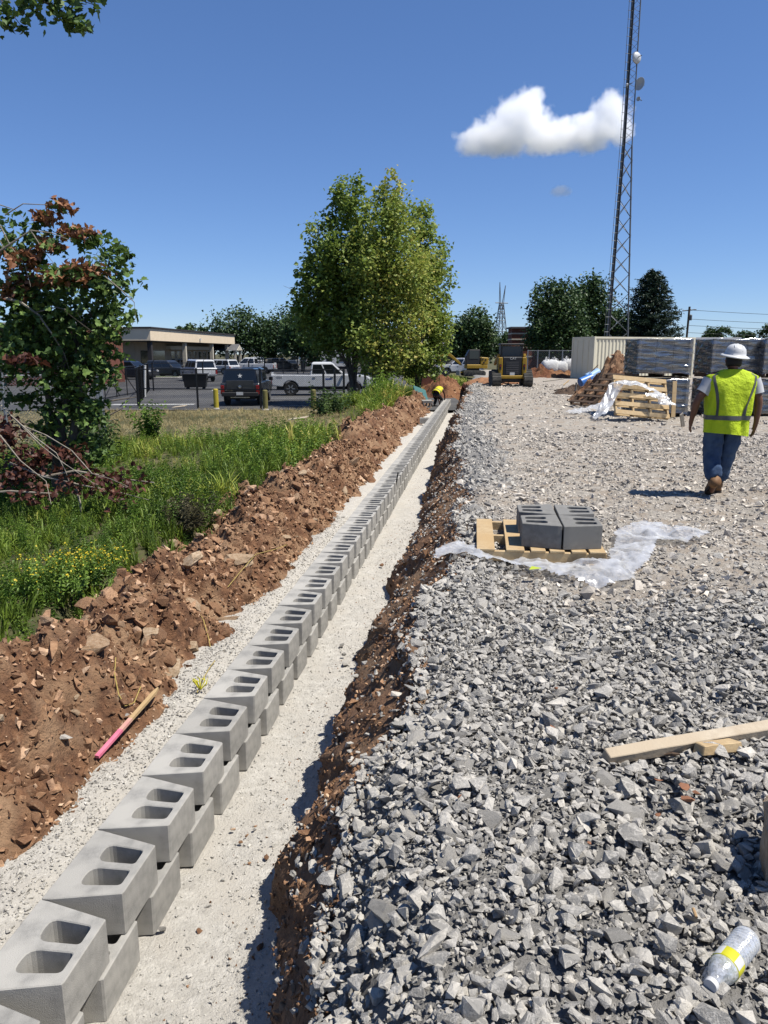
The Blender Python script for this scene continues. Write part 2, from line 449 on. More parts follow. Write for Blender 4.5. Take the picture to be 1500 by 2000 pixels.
def ax(*segs):
    out = []
    for a, b, st in segs: out += list(np.arange(a, b, st))
    out.append(segs[-1][1]); return np.array(out)

# one sheet to the horizon, finely divided near the camera
gx = ax((-900, -120, 60), (-120, -30, 6), (-30, -12, 1.0), (-12, 6, 0.22), (6, 40, 4), (40, 900, 60))
gy = ax((-60, 0, 6), (0, 34, 0.22), (34, 60, 1.0), (60, 200, 14), (200, 1600, 100))
GX, GY = np.meshgrid(gx, gy, indexing='ij')
ground = obj('ground', grid_mesh('ground', GX, GY, ground_z(GX, GY), M_SOIL))
tag(ground, kind='structure')

# trench floor of pale crushed stone, running under the wall
ss = ax((-2.2, 8, 0.05), (8, 38, 0.16)); tt = ax((-1.05, 0.85, 0.05))
S_, T_ = np.meshgrid(ss, tt, indexing='ij')
def bed_z(s, t):
    return -0.92 + 0.012 * fbm(s, t, 3, 3, 71) + 0.006 * fbm(s, t, 14, 2, 72) + 0.07 * sstep(-0.35, -0.8, t) + 0.05 * sstep(0.42, 0.75, t)
X_, Y_ = st2xy(S_, T_)
bed = obj('trench_floor', grid_mesh('trench_floor', X_, Y_, bed_z(S_, T_), M_BED))
tag(bed, kind='structure')

# cut clay bank between trench and gravel
ss = ax((-2.2, 9, 0.022), (9, 39, 0.08)); uu = np.linspace(0, 1.12, 46)
S_, U_ = np.meshgrid(ss, uu, indexing='ij')
T_, Z_ = bank_pt(S_, np.clip(U_, 0, 1)); T_ = T_ + np.clip(U_ - 1, 0, 1) * 3.0; Z_ = Z_ - np.clip(U_ - 1, 0, 1) * 0.9
X_, Y_ = st2xy(S_, T_)
bank = obj('trench_bank_terrain', grid_mesh('trench_bank', X_, Y_, Z_, M_BANK))
tag(bank, kind='structure')

# gravel pad on the right, at the lip of the bank and out past the site
ss = ax((-3.5, 8, 0.06), (8, 45, 0.3), (45, 75, 3)); tt = ax((0, 1.2, 0.06), (1.2, 6, 0.1), (6, 70, 2.5))
S_, T_ = np.meshgrid(ss, tt, indexing='ij')
lip = bank_pt(S_, np.ones_like(S_))[0] + 0.03
T2 = T_ + lip
X_, Y_ = st2xy(S_, T2)
Z_ = pad_z(X_, Y_) - 0.05 * np.exp(-(T_ / 0.07) ** 2)
pad = obj('gravel_pad', grid_mesh('gravel_pad', X_, Y_, Z_, M_PAD))
PAD_ST = (S_.ravel(), T2.ravel(), X_.ravel(), Y_.ravel())
tag(pad, kind='structure')

# spoil heap of clay between the wall and the weeds
ss = ax((-2.4, 9, 0.024), (9, 37.5, 0.09)); tt = ax((-2.75, -0.5, 0.026))
S_, T_ = np.meshgrid(ss, tt, indexing='ij')
X_, Y_ = st2xy(S_, T_)
heap = obj('clay_spoil_heap', grid_mesh('clay_spoil_heap', X_, Y_, heap_z(S_, T_), M_CLAY))
tag(heap, 'long heap of lumpy brown clay and rocks beside the block wall', 'dirt heap')

# parking lot beyond the fence, and the concrete kerb of its island
lot = MB()
lx = ax((-70, 4, 2.0)); ly = ax((33.2, 150, 2.0))
LX, LY = np.meshgrid(lx, ly, indexing='ij')
parking = obj('parking_lot_pavement', grid_mesh('parking_lot', LX, LY, -0.79 + 0 * LX, M_ASPH)); tag(parking, kind='structure')

# ------------------------------------------------------------------ stones
def hull_proto(n, seed, flat=(1, 1, 1), jag=0.35):
    r = np.random.default_rng(seed)
    p = r.normal(size=(n, 3)); p /= np.linalg.norm(p, axis=1)[:, None]
    p *= (1 - jag * r.random((n, 1))); p *= np.array(flat)
    bm = bmesh.new()
    for q in p: bm.verts.new(q)
    bmesh.ops.convex_hull(bm, input=bm.verts)
    bmesh.ops.triangulate(bm, faces=bm.faces)
    for v in [v for v in bm.verts if not v.link_faces]: bm.verts.remove(v)
    bm.verts.index_update()
    V = np.array([v.co[:] for v in bm.verts]); F = np.array([[v.index for v in f.verts] for f in bm.faces])
    bm.free()
    return V, F
PROTO_HI = [hull_proto(15, 100 + i, (1, 0.75, 0.5), 0.42) for i in range(14)]
PROTO_MD = [hull_proto(12, 200 + i, (1, 0.55 + 0.3 * ((i * 7) % 12) / 12, 0.35 + 0.25 * ((i * 5) % 12) / 12), 0.45) for i in range(18)]
PROTO_LO = [hull_proto(8, 300 + i, (1, 0.6 + 0.3 * ((i * 3) % 10) / 10, 0.4 + 0.25 * ((i * 7) % 10) / 10), 0.35) for i in range(10)]
def eulers(n, tilt):
    a = RNG.normal(0, tilt, n); b = RNG.normal(0, tilt, n); c = RNG.random(n) * 2 * np.pi
    ca, sa, cb, sb, cc, sc = np.cos(a), np.sin(a), np.cos(b), np.sin(b), np.cos(c), np.sin(c)
    Rm = np.empty((n, 3, 3))
    Rm[:, 0, 0] = cc * cb; Rm[:, 0, 1] = cc * sb * sa - sc * ca; Rm[:, 0, 2] = cc * sb * ca + sc * sa
    Rm[:, 1, 0] = sc * cb; Rm[:, 1, 1] = sc * sb * sa + cc * ca; Rm[:, 1, 2] = sc * sb * ca - cc * sa
    Rm[:, 2, 0] = -sb; Rm[:, 2, 1] = cb * sa; Rm[:, 2, 2] = cb * ca
    return Rm
def scatter_mesh(name, protos, pos, size, mat, tilt=0.5, rnd=None, aniso=0.25, smooth=False, Rm=None):
    n = len(pos); pick = RNG.integers(0, len(protos), n)
    if Rm is None: Rm = eulers(n, tilt)
    sc = size[:, None] * (1 + RNG.uniform(-aniso, aniso, (n, 3)))
    rnd = RNG.random(n) if rnd is None else rnd
    VV, FF, AA, off = [], [], [], 0
    for k, (V, F) in enumerate(protos):
        i = np.nonzero(pick == k)[0]
        if not len(i): continue
        P = np.einsum('nij,nvj->nvi', Rm[i], V[None] * sc[i][:, None, :]) + pos[i][:, None, :]
        VV.append(P.reshape(-1, 3))
        FF.append((F[None] + (np.arange(len(i)) * len(V))[:, None, None] + off).reshape(-1, F.shape[1]))
        AA.append(np.repeat(rnd[i], len(V))); off += len(i) * len(V)
    return tri_mesh(name, np.concatenate(VV), np.concatenate(FF), mat, smooth, {'rnd': np.concatenate(AA)})

GREY = stonemat('grey limestone', (0.66, 0.625, 0.56), (0.45, 0.43, 0.395), (0.86, 0.81, 0.73), 0.55,
                [(0.0, (0.58, 0.58, 0.58)), (0.4, (0.85, 0.85, 0.85)), (0.93, (1.04, 1.03, 1.01)), (1.0, (1.4, 1.37, 1.32))])
DUSTY = stonemat('dusty limestone', (0.72, 0.66, 0.575), (0.51, 0.465, 0.405), (0.84, 0.78, 0.69), 0.3,
                 [(0.0, (0.42, 0.42, 0.43)), (0.3, (0.75, 0.75, 0.75)), (0.7, (1.05, 1.04, 1.03)), (1.0, (1.5, 1.47, 1.42))])
PALE = stonemat('pale crushed stone', (0.72, 0.685, 0.615), (0.55, 0.525, 0.47), (0.72, 0.69, 0.63), 0.2,
                [(0.0, (0.72, 0.72, 0.72)), (0.6, (1, 1, 1)), (1.0, (1.2, 1.2, 1.2))], scale=20)
CLOD = stonemat('clay clod', (0.43, 0.245, 0.135), (0.21, 0.108, 0.06), (0.55, 0.41, 0.26), 0.25,
                [(0.0, (0.5, 0.46, 0.44)), (0.45, (0.9, 0.88, 0.86)), (0.75, (1.35, 1.4, 1.4)), (0.9, (1.8, 2.0, 2.2)), (1.0, (2.3, 2.9, 3.5))], rough=0.95, scale=14)
TANROCK = stonemat('tan sandstone', (0.60, 0.45, 0.30), (0.36, 0.235, 0.13), (0.7, 0.61, 0.48), 0.4,
                   [(0.0, (0.7, 0.6, 0.55)), (0.5, (0.95, 0.95, 0.95)), (1.0, (1.2, 1.25, 1.3))], scale=6)

def in_view(x, y, z=0.0, mu=120, mv=160):
    """which points fall inside the photograph, with a margin so that a step aside still finds stones"""
    dx, dy, dz = x, y, z - CAMZ
    dep = dy * CT - dz * ST; up = dy * ST + dz * CT
    u = 750 + FPX * dx / np.maximum(dep, 0.05); v = 1000 - FPX * up / np.maximum(dep, 0.05)
    return (dep > 0.1) & (u > -mu) & (u < 1500 + mu) & (v > -200) & (v < 2000 + mv)

def pad_points(n, s0, s1, t0, t1, mu=150, mv=200, dens=None):
    s = RNG.uniform(s0, s1, n); t = RNG.uniform(t0, t1, n)
    lp = bank_pt(s, np.ones(n))[0]
    x, y = st2xy(s, t)
    k = (t > lp - 0.02) & in_view(x, y, 0, mu, mv)
    if dens is not None: k &= RNG.random(n) < dens(s, t, x, y)
    return x[k], y[k], s[k], t[k]
def loose(s, t, x, y):
    """1 where the gravel lies loose and grey (foreground and the lip), 0 where it is rolled flat"""
    e = 4.6 + 0.9 * fbm(x, y, 0.7, 2, 91) - 0.55 * x * 0.4
    near = sstep(e + 1.2, e - 0.6, y)
    lipz = sstep(2.0, 1.25, t + 0.3 * fbm(s, t, 0.8, 2, 92))
    return np.clip(np.maximum(near, lipz), 0, 1)
at_ = pad.data.attributes.new('loose', 'FLOAT', 'POINT'); at_.data.foreach_set('value', loose(*PAD_ST).astype(np.float32))
# fine chips and middling stones in the foreground, joined; the largest are objects of their own further down
px, py, ps, pt = pad_points(60000, -1.6, 4.2, 0.7, 5.2, dens=lambda s, t, x, y: np.clip(0.12 + loose(s, t, x, y), 0, 1))
sz = np.clip(RNG.lognormal(math.log(0.0115), 0.38, len(px)), 0.006, 0.026)
lo = loose(ps, pt, px, py)
pz = pad_z(px, py) + sz * RNG.uniform(-0.2, 0.55, len(px)) + 0.008 * lo
chips = obj('gravel_chips', scatter_mesh('gravel_chips', PROTO_LO, np.stack([px, py, pz], 1), sz, GREY, 0.7, 0.0 + 0.8 * RNG.random(len(px))), pad)
tag(chips, kind='stuff')
px, py, ps, pt = pad_points(52000, -1.6, 5.4, 0.7, 6.0, dens=lambda s, t, x, y: np.clip(0.1 + loose(s, t, x, y), 0, 1))
sz = np.clip(RNG.lognormal(math.log(0.0205), 0.48, len(px)), 0.008, 0.065)
lo = loose(ps, pt, px, py)
pz = pad_z(px, py) + sz * RNG.uniform(-0.3, 0.6, len(px)) + 0.02 * lo
mids = obj('gravel_stones', scatter_mesh('gravel_stones', PROTO_MD, np.stack([px, py, pz], 1), sz, GREY, 0.42, 0.05 + 0.9 * RNG.random(len(px))), pad)
tag(mids, kind='stuff')
# middle distance: dusty, half sunk
px, py, ps, pt = pad_points(105000, 2.2, 14, 0.7, 10.5, mu=60, dens=lambda s, t, x, y: np.clip(1.05 - loose(s, t, x, y), 0.0, 1) * (0.55 + 0.45 * sstep(-0.3, 0.3, fbm(x, y, 0.6, 3, 93))))
sz = np.clip(RNG.lognormal(math.log(0.022), 0.48, len(px)), 0.009, 0.085)
pz = pad_z(px, py) + sz * RNG.uniform(-0.3, 0.3, len(px))
o = obj('gravel_dusty_stones', scatter_mesh('gravel_dusty_stones', PROTO_LO, np.stack([px, py, pz], 1), sz, DUSTY, 0.35), pad); tag(o, kind='stuff')
# loose grey along the lip, further off
px, py, ps, pt = pad_points(20000, 4.0, 38, 0.6, 3.0, dens=lambda s, t, x, y: loose(s, t, x, y))
sz = np.clip(RNG.lognormal(math.log(0.036), 0.4, len(px)), 0.016, 0.11)
pz = pad_z(px, py) + sz * RNG.uniform(-0.3, 0.4, len(px))
o = obj('gravel_edge_stones', scatter_mesh('gravel_edge_stones', PROTO_LO, np.stack([px, py, pz], 1), sz, GREY, 0.6), pad); tag(o, kind='stuff')
# far part of the pad
px, py, ps, pt = pad_points(42000, 12, 40, 0.7, 24, mu=60, dens=lambda s, t, x, y: 0.35 + 0.65 * sstep(-0.3, 0.3, fbm(x, y, 0.35, 3, 94)))
sz = np.clip(RNG.lognormal(math.log(0.04), 0.5, len(px)), 0.018, 0.14)
pz = pad_z(px, py) + sz * RNG.uniform(-0.4, 0.3, len(px))
o = obj('gravel_far_stones', scatter_mesh('gravel_far_stones', PROTO_LO, np.stack([px, py, pz], 1), sz, DUSTY, 0.35), pad); tag(o, kind='stuff')

# the largest grey stones, one object each
def roughen(V, F, seed, amp=0.045):
    """split a hull's facets and chip them, so that broken faces are not flat"""
    bm = bmesh.new(); vs_ = [bm.verts.new(v) for v in V]
    for f in F: bm.faces.new([vs_[i] for i in f])
    bmesh.ops.subdivide_edges(bm, edges=bm.edges[:], cuts=2, use_grid_fill=True)
    P = np.array([v.co[:] for v in bm.verts]); k = seed * 3.7
    d = fbm(P[:, 0] * 1.0 + k, P[:, 1] + P[:, 2] * 1.7, 2.2, 3, seed) + 0.5 * fbm(P[:, 2] + k, P[:, 0] - P[:, 1], 5, 2, seed + 3)
    for v, q_ in zip(bm.verts, d): v.co *= 1 + amp * float(q_)
    bmesh.ops.triangulate(bm, faces=bm.faces); bm.verts.index_update()
    V2 = np.array([v.co[:] for v in bm.verts]); F2 = np.array([[v.index for v in f.verts] for f in bm.faces]); bm.free()
    return V2, F2
def stone_meshes(tagname, mat, k, n=18, seed=900, flat=(1, 0.78, 0.55), jag=0.45):
    out = []
    for i in range(k):
        V, F = hull_proto(n, seed + i, flat, jag)
        V, F = roughen(V, F, seed + i)
        out.append(tri_mesh(tagname, V, F, mat, False, {'rnd': np.zeros(len(V))}))
    return out
BIG = stone_meshes('stone', GREY, 14)
bigs = []
def drop_stone(meshes, x, y, z, r, parent, name='stone', tilt=0.35, sq=1.0):
    o = obj(name, random.choice(meshes), parent, (x, y, z), (random.gauss(0, tilt), random.gauss(0, tilt), random.uniform(0, 6.28)), (r * random.uniform(0.85, 1.2), r * random.uniform(0.8, 1.1), r * sq * random.uniform(0.7, 1.0)))
    return o
px, py, ps, pt = pad_points(2400, -1.4, 7.5, 0.95, 5.0, mu=60, mv=60, dens=lambda s, t, x, y: loose(s, t, x, y) ** 2)
cnt = 0
for x, y, t in zip(px, py, pt):
    if cnt >= 205: break
    r = float(np.clip(RNG.lognormal(math.log(0.047), 0.32), 0.033, 0.12))
    if (x - 0.88) ** 2 + (y - 1.64) ** 2 < 0.05 or 0.02 < (y - 2.87 - 0.168 * (x - 0.95)) + 0.1 < 0.18 and x > 0.85: continue
    if any((x - a) ** 2 + (y - b) ** 2 < (0.8 * (r + c)) ** 2 for a, b, c in bigs): continue
    bigs.append((x, y, r)); cnt += 1
    drop_stone(BIG, x, y, float(pad_z(x, y)) + r * 0.28, r, pad)
# stones one can recognise: the slabs at the lip and in the foreground
for u, v, r in ((785, 1385, 0.095), (830, 1180, 0.09), (760, 1770, 0.085), (800, 1600, 0.06), (870, 1720, 0.05), (1225, 1600, 0.085), (1262, 1650, 0.052), (1165, 1640, 0.05),
                (900, 1530, 0.07), (1085, 1450, 0.06), (880, 1440, 0.07), (1045, 1320, 0.07), (1200, 1870, 0.07), (980, 1870, 0.055), (625, 1900, 0.06), (1405, 1680, 0.08)):
    p = at(u, v, 0.05)
    drop_stone(BIG, p.x, p.y, float(pad_z(p.x, p.y)) + r * 0.32, r, pad, tilt=0.25, sq=0.8)

# pale crushed stone in the trench and along the wall face
n = 44000
s = RNG.uniform(-1.8, 9, n); t = RNG.uniform(-0.95, 0.62, n)
k = ((t < -0.31) | ((t > 0.005) & (RNG.random(n) < 0.75 * (0.5 + 0.5 * sstep(0.1, 0.5, t))))) & (RNG.random(n) < np.where(s > 4, 0.6, 1))
s, t = s[k], t[k]; x, y = st2xy(s, t)
sz = np.where(t < -0.3, np.clip(RNG.lognormal(math.log(0.0115), 0.3, len(s)), 0.006, 0.022), np.clip(RNG.lognormal(math.log(0.0072), 0.45, len(s)), 0.003, 0.022))
z = np.maximum(bed_z(s, t), -0.95) + sz * RNG.uniform(0.0, 0.5, len(s))
o = obj('bedding_gravel', scatter_mesh('bedding_gravel', PROTO_LO, np.stack([x, y, z], 1), sz, PALE, 0.6), bed); tag(o, kind='stuff')

# clods on the spoil heap and the bank
n = 30000
s = RNG.uniform(-2.2, 14, n) ; t = RNG.uniform(-2.6, -0.78, n)
x, y = st2xy(s, t)
hz = heap_z(s, t); k = (hz > -0.90) & in_view(x, y, -0.5, 150, 200); s, t, x, y, hz = s[k], t[k], x[k], y[k], hz[k]
sz = np.clip(RNG.lognormal(math.log(0.0185), 0.55, len(s)), 0.006, 0.08)
o = obj('clay_clods', scatter_mesh('clay_clods', PROTO_LO, np.stack([x, y, hz + sz * 0.25], 1), sz, CLOD, 0.9), heap); tag(o, kind='stuff')
n = 3000
s = RNG.uniform(-2.0, 14, n); t = RNG.uniform(-2.5, -0.8, n); x, y = st2xy(s, t); hz = heap_z(s, t); k = hz > -0.84
sz = np.clip(RNG.lognormal(math.log(0.045), 0.35, n), 0.025, 0.11)[k]
o = obj('clay_lumps', scatter_mesh('clay_lumps', PROTO_MD, np.stack([x[k], y[k], hz[k] + sz * 0.2], 1), sz, CLOD, 0.8), heap); tag(o, kind='stuff')
n = 1500
s = RNG.uniform(-1.5, 14, n); t = 0.66 - 0.5 * RNG.random(n) ** 2.2; x, y = st2xy(s, t); sz = np.clip(RNG.lognormal(math.log(0.007), 0.5, n), 0.003, 0.025)
o = obj('clay_crumbs', scatter_mesh('clay_crumbs', PROTO_LO, np.stack([x, y, bed_z(s, t) + sz * 0.2], 1), sz, CLOD, 0.8), bed); tag(o, kind='stuff')
n = 5000
s = RNG.uniform(12, 36, n); t = RNG.uniform(-2.6, -0.78, n); x, y = st2xy(s, t); hz = heap_z(s, t); k = hz > -0.88
sz = np.clip(RNG.lognormal(math.log(0.045), 0.5, n), 0.02, 0.13)[k]
o = obj('clay_lumps', scatter_mesh('clay_lumps', PROTO_LO, np.stack([x[k], y[k], hz[k] + sz * 0.2], 1), sz, CLOD, 0.9), heap); tag(o, kind='stuff')
n = 9500
s = RNG.uniform(-2, 1, n) + 29 * RNG.random(n) ** 2 ** 1.0; u = RNG.random(n) ** 0.8
tb, zb = bank_pt(s, u); x, y = st2xy(s, tb - 0.005)
sz = np.clip(RNG.lognormal(math.log(0.012), 0.5, n), 0.005, 0.05) * (1 + s / 18)
o = obj('bank_clods', scatter_mesh('bank_clods', PROTO_LO, np.stack([x, y, zb + 0.004], 1), sz, CLOD, 0.9), bank); tag(o, kind='stuff')
n = 2600
s = RNG.uniform(-1.8, 12, n); u = 1 - 0.75 * RNG.random(n) ** 1.8
tb, zb = bank_pt(s, u); x, y = st2xy(s, tb)
sz = np.clip(RNG.lognormal(math.log(0.02), 0.4, n), 0.008, 0.05)
o = obj('spilled_gravel', scatter_mesh('spilled_gravel', PROTO_MD, np.stack([x, y, zb + 0.35 * sz], 1), sz, GREY, 0.6), bank); tag(o, kind='stuff')
# rocks lying on the clay heap, one object each
ROCK = stone_meshes('rock', TANROCK, 8, 22, 1500, (1, 0.75, 0.55), 0.3)
CLODS = stone_meshes('rock', CLOD, 8, 24, 1600, (1, 0.85, 0.7), 0.3)
for u, v, r, kind in ((460, 1095, 0.20, 1), (372, 1100, 0.20, 1), (330, 1065, 0.15, 1), (165, 1215, 0.085, 1), (295, 1240, 0.15, 1), (335, 1375, 0.11, 1), (180, 1265, 0.16, 1), (375, 1265, 0.13, 1), (120, 1440, 0.075, 2), (225, 1418, 0.06, 2), (248, 1398, 0.035, 2), (290, 1328, 0.05, 1),
                   (205, 1135, 0.09, 1), (555, 1052, 0.12, 1), (690, 905, 0.17, 1), (640, 1000, 0.14, 1), (325, 1175, 0.12, 0), (150, 1360, 0.04, 1), (60, 1430, 0.07, 0), (420, 1190, 0.11, 0), (235, 1220, 0.06, 1), (100, 1290, 0.06, 0), (520, 980, 0.14, 0), (600, 930, 0.14, 0), (735, 880, 0.16, 0), (480, 1170, 0.1, 0), (35, 1330, 0.07, 0)):
    # find the heap surface along the photograph's ray
    r_ = ray(u, v); best = None
    for D in np.arange(2.0, 26, 0.03):
        p = Vector((0, 0, CAMZ)) + r_ * (D / r_.y); s_, t_ = xy2st(p.x, p.y)
        if p.z <= float(heap_z(np.array([s_]), np.array([t_]))[0]): best = p; break
    if best is None: continue
    drop_stone({0: CLODS, 1: ROCK, 2: BIG}[kind], best.x, best.y, best.z + 0.1 * r, r, heap, 'rock', 0.3)
px_ = 0
for i in range(235):
    s_, t_ = random.uniform(-0.8, 11), random.uniform(-2.2, -0.95)
    x, y = st2xy(s_, t_); r = min(0.2, random.lognormvariate(math.log(0.068), 0.4))
    drop_stone(CLODS if random.random() < 0.52 else ROCK, x, y, float(heap_z(np.array([s_]), np.array([t_]))[0]) + 0.12 * r, r, heap, 'rock', 0.5, 1.1)
# a few dark stones and clay crumbs that rolled onto the trench floor
for u, v, r, kind in ((318, 1815, 0.028, 2), (455, 1620, 0.016, 0), (482, 1632, 0.014, 0), (470, 1645, 0.014, 0), (497, 1620, 0.017, 2), (520, 1675, 0.02, 0), (668, 1262, 0.045, 2), (676, 1298, 0.05, 2), (700, 1275, 0.04, 2), (672, 1280, 0.035, 2), (508, 1850, 0.02, 0), (745, 1105, 0.04, 0)):
    p = at(u, v, -0.9); drop_stone({0: CLODS, 2: BIG}[kind], p.x, p.y, -0.905 + r * 0.4, r, bed, 'stone', 0.4)

# ================================================================== THE BLOCK WALL
M_BLOCK = pmat('concrete block', (0.44, 0.425, 0.39), (0.33, 0.32, 0.295), 20, 0.92, 0.5, 240, c3=(0.50, 0.48, 0.435), objrnd=(0.84, 1.06))
M_BLOCKD = pmat('dark concrete block', (0.30, 0.29, 0.27), (0.21, 0.205, 0.19), 20, 0.85, 0.4, 240, c3=(0.25, 0.245, 0.23), objrnd=(0.85, 1.05))
BL_W, BL_T, BL_D, BL_H = 0.452, 0.302, 0.32, 0.20
def block_mesh(name, mat, seed=0):
    """hollow wedge-shaped retaining block: local x along the wall, y from the face (-depth) to the tail (0), z up"""
    rr = random.Random(seed)
    j = lambda a=0.003: rr.uniform(-a, a)
    w, t, d, h = BL_W / 2, BL_T / 2, BL_D, BL_H
    outer = [(-w, -d), (-w + 0.003, -d + 0.035), (-t - 0.006, -0.006), (-t, 0), (t, 0), (t + 0.006, -0.006), (w - 0.003, -d + 0.035), (w, -d)]
    outer = [(x + j(), y + j()) for x, y in outer]
    def core(cx, flip):
        # rounded trapezoid, wider towards the face on its outer side
        pts, y0, y1 = [], -0.214, -0.036
        xo0, xo1, xi = 0.066, 0.046, -0.045
        cs = [((xo0, y0), 0.040), ((xo1, y1), 0.018), ((xi, y1), 0.016), ((xi, y0), 0.050)]
        n = len(cs)
        for i, (c, r) in enumerate(cs):
            c = Vector(c); a = (Vector(cs[i - 1][0]) - c).normalized(); b = (Vector(cs[(i + 1) % n][0]) - c).normalized()
            for k in range(5):
                u = k / 4; pts.append(c + a * r * (1 - u) ** 2 + b * r * u ** 2)
        return [(cx + flip * p.x, p.y) for p in pts]
    c1, c2 = core(0.066, 1), core(-0.066, -1)
    bm = bmesh.new(); loops = []
    for poly in (outer, c1, c2):
        vs_ = [bm.verts.new((x, y, h)) for x, y in poly]
        loops.append(vs_)
    edges = [bm.edges.new((l[i], l[(i + 1) % len(l)])) for l in loops for i in range(len(l))]
    bmesh.ops.triangle_fill(bm, edges=edges, use_beauty=True)
    top = list(bm.faces)
    ret = bmesh.ops.extrude_face_region(bm, geom=top)
    for v in [g for g in ret['geom'] if isinstance(g, bmesh.types.BMVert)]:
        v.co.z = 0
        # cores narrow downwards a touch
    bmesh.ops.recalc_face_normals(bm, faces=bm.faces)
    sharp = [e for e in bm.edges if len(e.link_faces) == 2 and e.calc_face_angle(0) > R(60)]
    bmesh.ops.bevel(bm, geom=sharp, offset=0.004, segments=1, affect='EDGES', profile=0.5)
    me = bpy.data.meshes.new(name); bm.to_mesh(me); bm.free(); me.materials.append(mat)
    return me
WALLB = [block_mesh('block', M_BLOCK, i) for i in range(6)]
x0, y0 = st2xy(0, 0)
wall = thing('block_retaining_wall', 'long low wall of hollow grey concrete blocks receding in the trench', 'block wall', (x0, y0, -0.915), -R(7.3) + R(90))
# local frame of the wall: x along it, y to its left
for course in (0, 1):
    n0 = -4; s = n0 * 0.457 - (0.2285 if course == 0 else 0.0) + 0.14
    while s < 34.6 - (0.6 if course else 0):
        o = obj('block', random.choice(WALLB), wall)
        o.location = (s + 0.162 + random.uniform(-0.004, 0.004), random.uniform(-0.005, 0.005) + (0.012 if course else 0), course * 0.203)
        o.rotation_euler = (random.gauss(0, 0.004), random.gauss(0, 0.004), R(180) + random.gauss(0, 0.007))
        s += 0.457

# ================================================================== BUILDINGS
LOT = -0.79
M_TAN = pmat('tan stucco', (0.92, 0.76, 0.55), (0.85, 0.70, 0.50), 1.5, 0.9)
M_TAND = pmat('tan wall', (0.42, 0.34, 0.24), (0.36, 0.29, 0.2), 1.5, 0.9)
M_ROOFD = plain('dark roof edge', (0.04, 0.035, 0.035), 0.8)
M_GLASSD = plain('dark glass', (0.015, 0.018, 0.02), 0.08, 0, 0.6)
M_BRICK = pmat('red brick', (0.23, 0.085, 0.055), (0.16, 0.055, 0.036), 3, 0.9, 0.2, 30)
M_SHING = pmat('grey shingle', (0.16, 0.16, 0.165), (0.11, 0.11, 0.115), 3, 0.9)
M_WHITE = plain('white paint', (0.76, 0.76, 0.74), 0.5)
M_CREAM = plain('cream trim', (0.66, 0.6, 0.48), 0.7)

def boxpart(name, mat, parent, x0, x1, y0, y1, z0, z1, bevel=0):
    return MB().box(((x0 + x1) / 2, (y0 + y1) / 2, (z0 + z1) / 2), (abs(x1 - x0), abs(y1 - y0), abs(z1 - z0))).build(name, mat, parent, bevel=bevel)

# tan flat-roofed building: its long side runs away from the camera, local y along that side, local x to its left
A, B = Vector((atD(293, 641, 86).x, 86, 0)), Vector((atD(458, 656, 121).x, 121, 0))
ang = math.atan2((B - A).y, (B - A).x) - R(90)
bl = thing('flat_roofed_building', 'low tan flat-roofed building with deep fascia beyond the parking lot', 'building', (A.x, A.y, LOT), ang); bl.scale = (1.3, 1.3, 1.157)
LEN = (B - A).length / 1.3
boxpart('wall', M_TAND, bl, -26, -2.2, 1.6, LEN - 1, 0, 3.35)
fas = MB()
fas.box((-13.0, LEN / 2, 3.92), (26, LEN, 1.18))
fas.build('fascia', M_TAN, bl, bevel=0.03)
boxpart('roof_edge', M_ROOFD, bl, -26.1, 0.12, -0.12, LEN + 0.1, 4.52, 4.66)
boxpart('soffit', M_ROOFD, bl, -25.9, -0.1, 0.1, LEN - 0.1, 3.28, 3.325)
boxpart('beam', M_CREAM, bl, -2.3, -1.7, 9.5, LEN - 4, 2.55, 2.95)
boxpart('base_course', M_CREAM, bl, -25.5, -2.4, 1.45, 1.58, 0.75, 0.95)
for y in (0.5, 9.5, 18.5, 24.5):
    boxpart('column', M_CREAM if y > 1 else M_ROOFD, bl, -0.55, -0.2, y, y + 0.35, 0, 3.27)
for i in range(9):
    y = 10.6 + i * 1.75
    w = boxpart('window', M_CREAM, bl, -2.21, -2.14, y, y + 1.1, 0.7, 2.4)
    boxpart('pane', M_GLASSD, w, -2.15, -2.12, y + 0.08, y + 1.02, 0.78, 2.32)
for x in (-8.5, -15, -20):
    w = boxpart('window', M_ROOFD, bl, x, x + 2.0, 1.52, 1.59, 0.98, 2.2); boxpart('pane', M_GLASSD, w, x + 0.1, x + 1.9, 1.49, 1.53, 1.05, 2.12)
boxpart('doorway', M_GLASSD, bl, -2.2, -2.16, 3.0, 9.0, 0.0, 2.4)
pr = MB().prism([(24.2, 2.5), (25.7, 3.35), (27.2, 2.5)], -2.2, 0.9, 'x').build('porch_roof', M_SHING, bl)
gb = MB().prism([(24.45, 2.52), (25.7, 3.2), (26.95, 2.52)], 0.9, 0.96, 'x').build('gable', M_CREAM, pr)
for y in (24.45, 26.75): boxpart('porch_post', M_CREAM, bl, 0.5, 0.75, y, y + 0.25, 0, 2.52)
MB().box((0.06, 13.5, 3.72), (0.12, 0.3, 0.22)).build('wall_lamp', M_WHITE, bl)
MB().box((-3.2, -0.06, 4.02), (0.4, 0.1, 0.4)).build('vent', M_ROOFD, bl)

# brick building half hidden behind the nearest tree on the left
c = atD(95, 690, 58)
bb = thing('brick_building', 'red brick building half hidden behind the half-dead tree', 'building', (c.x, 58, LOT), 0)
boxpart('wall', M_BRICK, bb, -9, 2.6, 0, 9, 0, 4.5)
boxpart('parapet', M_CREAM, bb, -9.1, 2.7, -0.1, 9.1, 4.5, 4.75)
for x in (-7.5, -4.8, -2.0, 0.4):
    w = boxpart('window', M_CREAM, bb, x, x + 1.3, -0.05, 0.02, 1.0, 2.6); boxpart('pane', M_GLASSD, w, x + 0.1, x + 1.2, -0.08, -0.045, 1.1, 2.5)

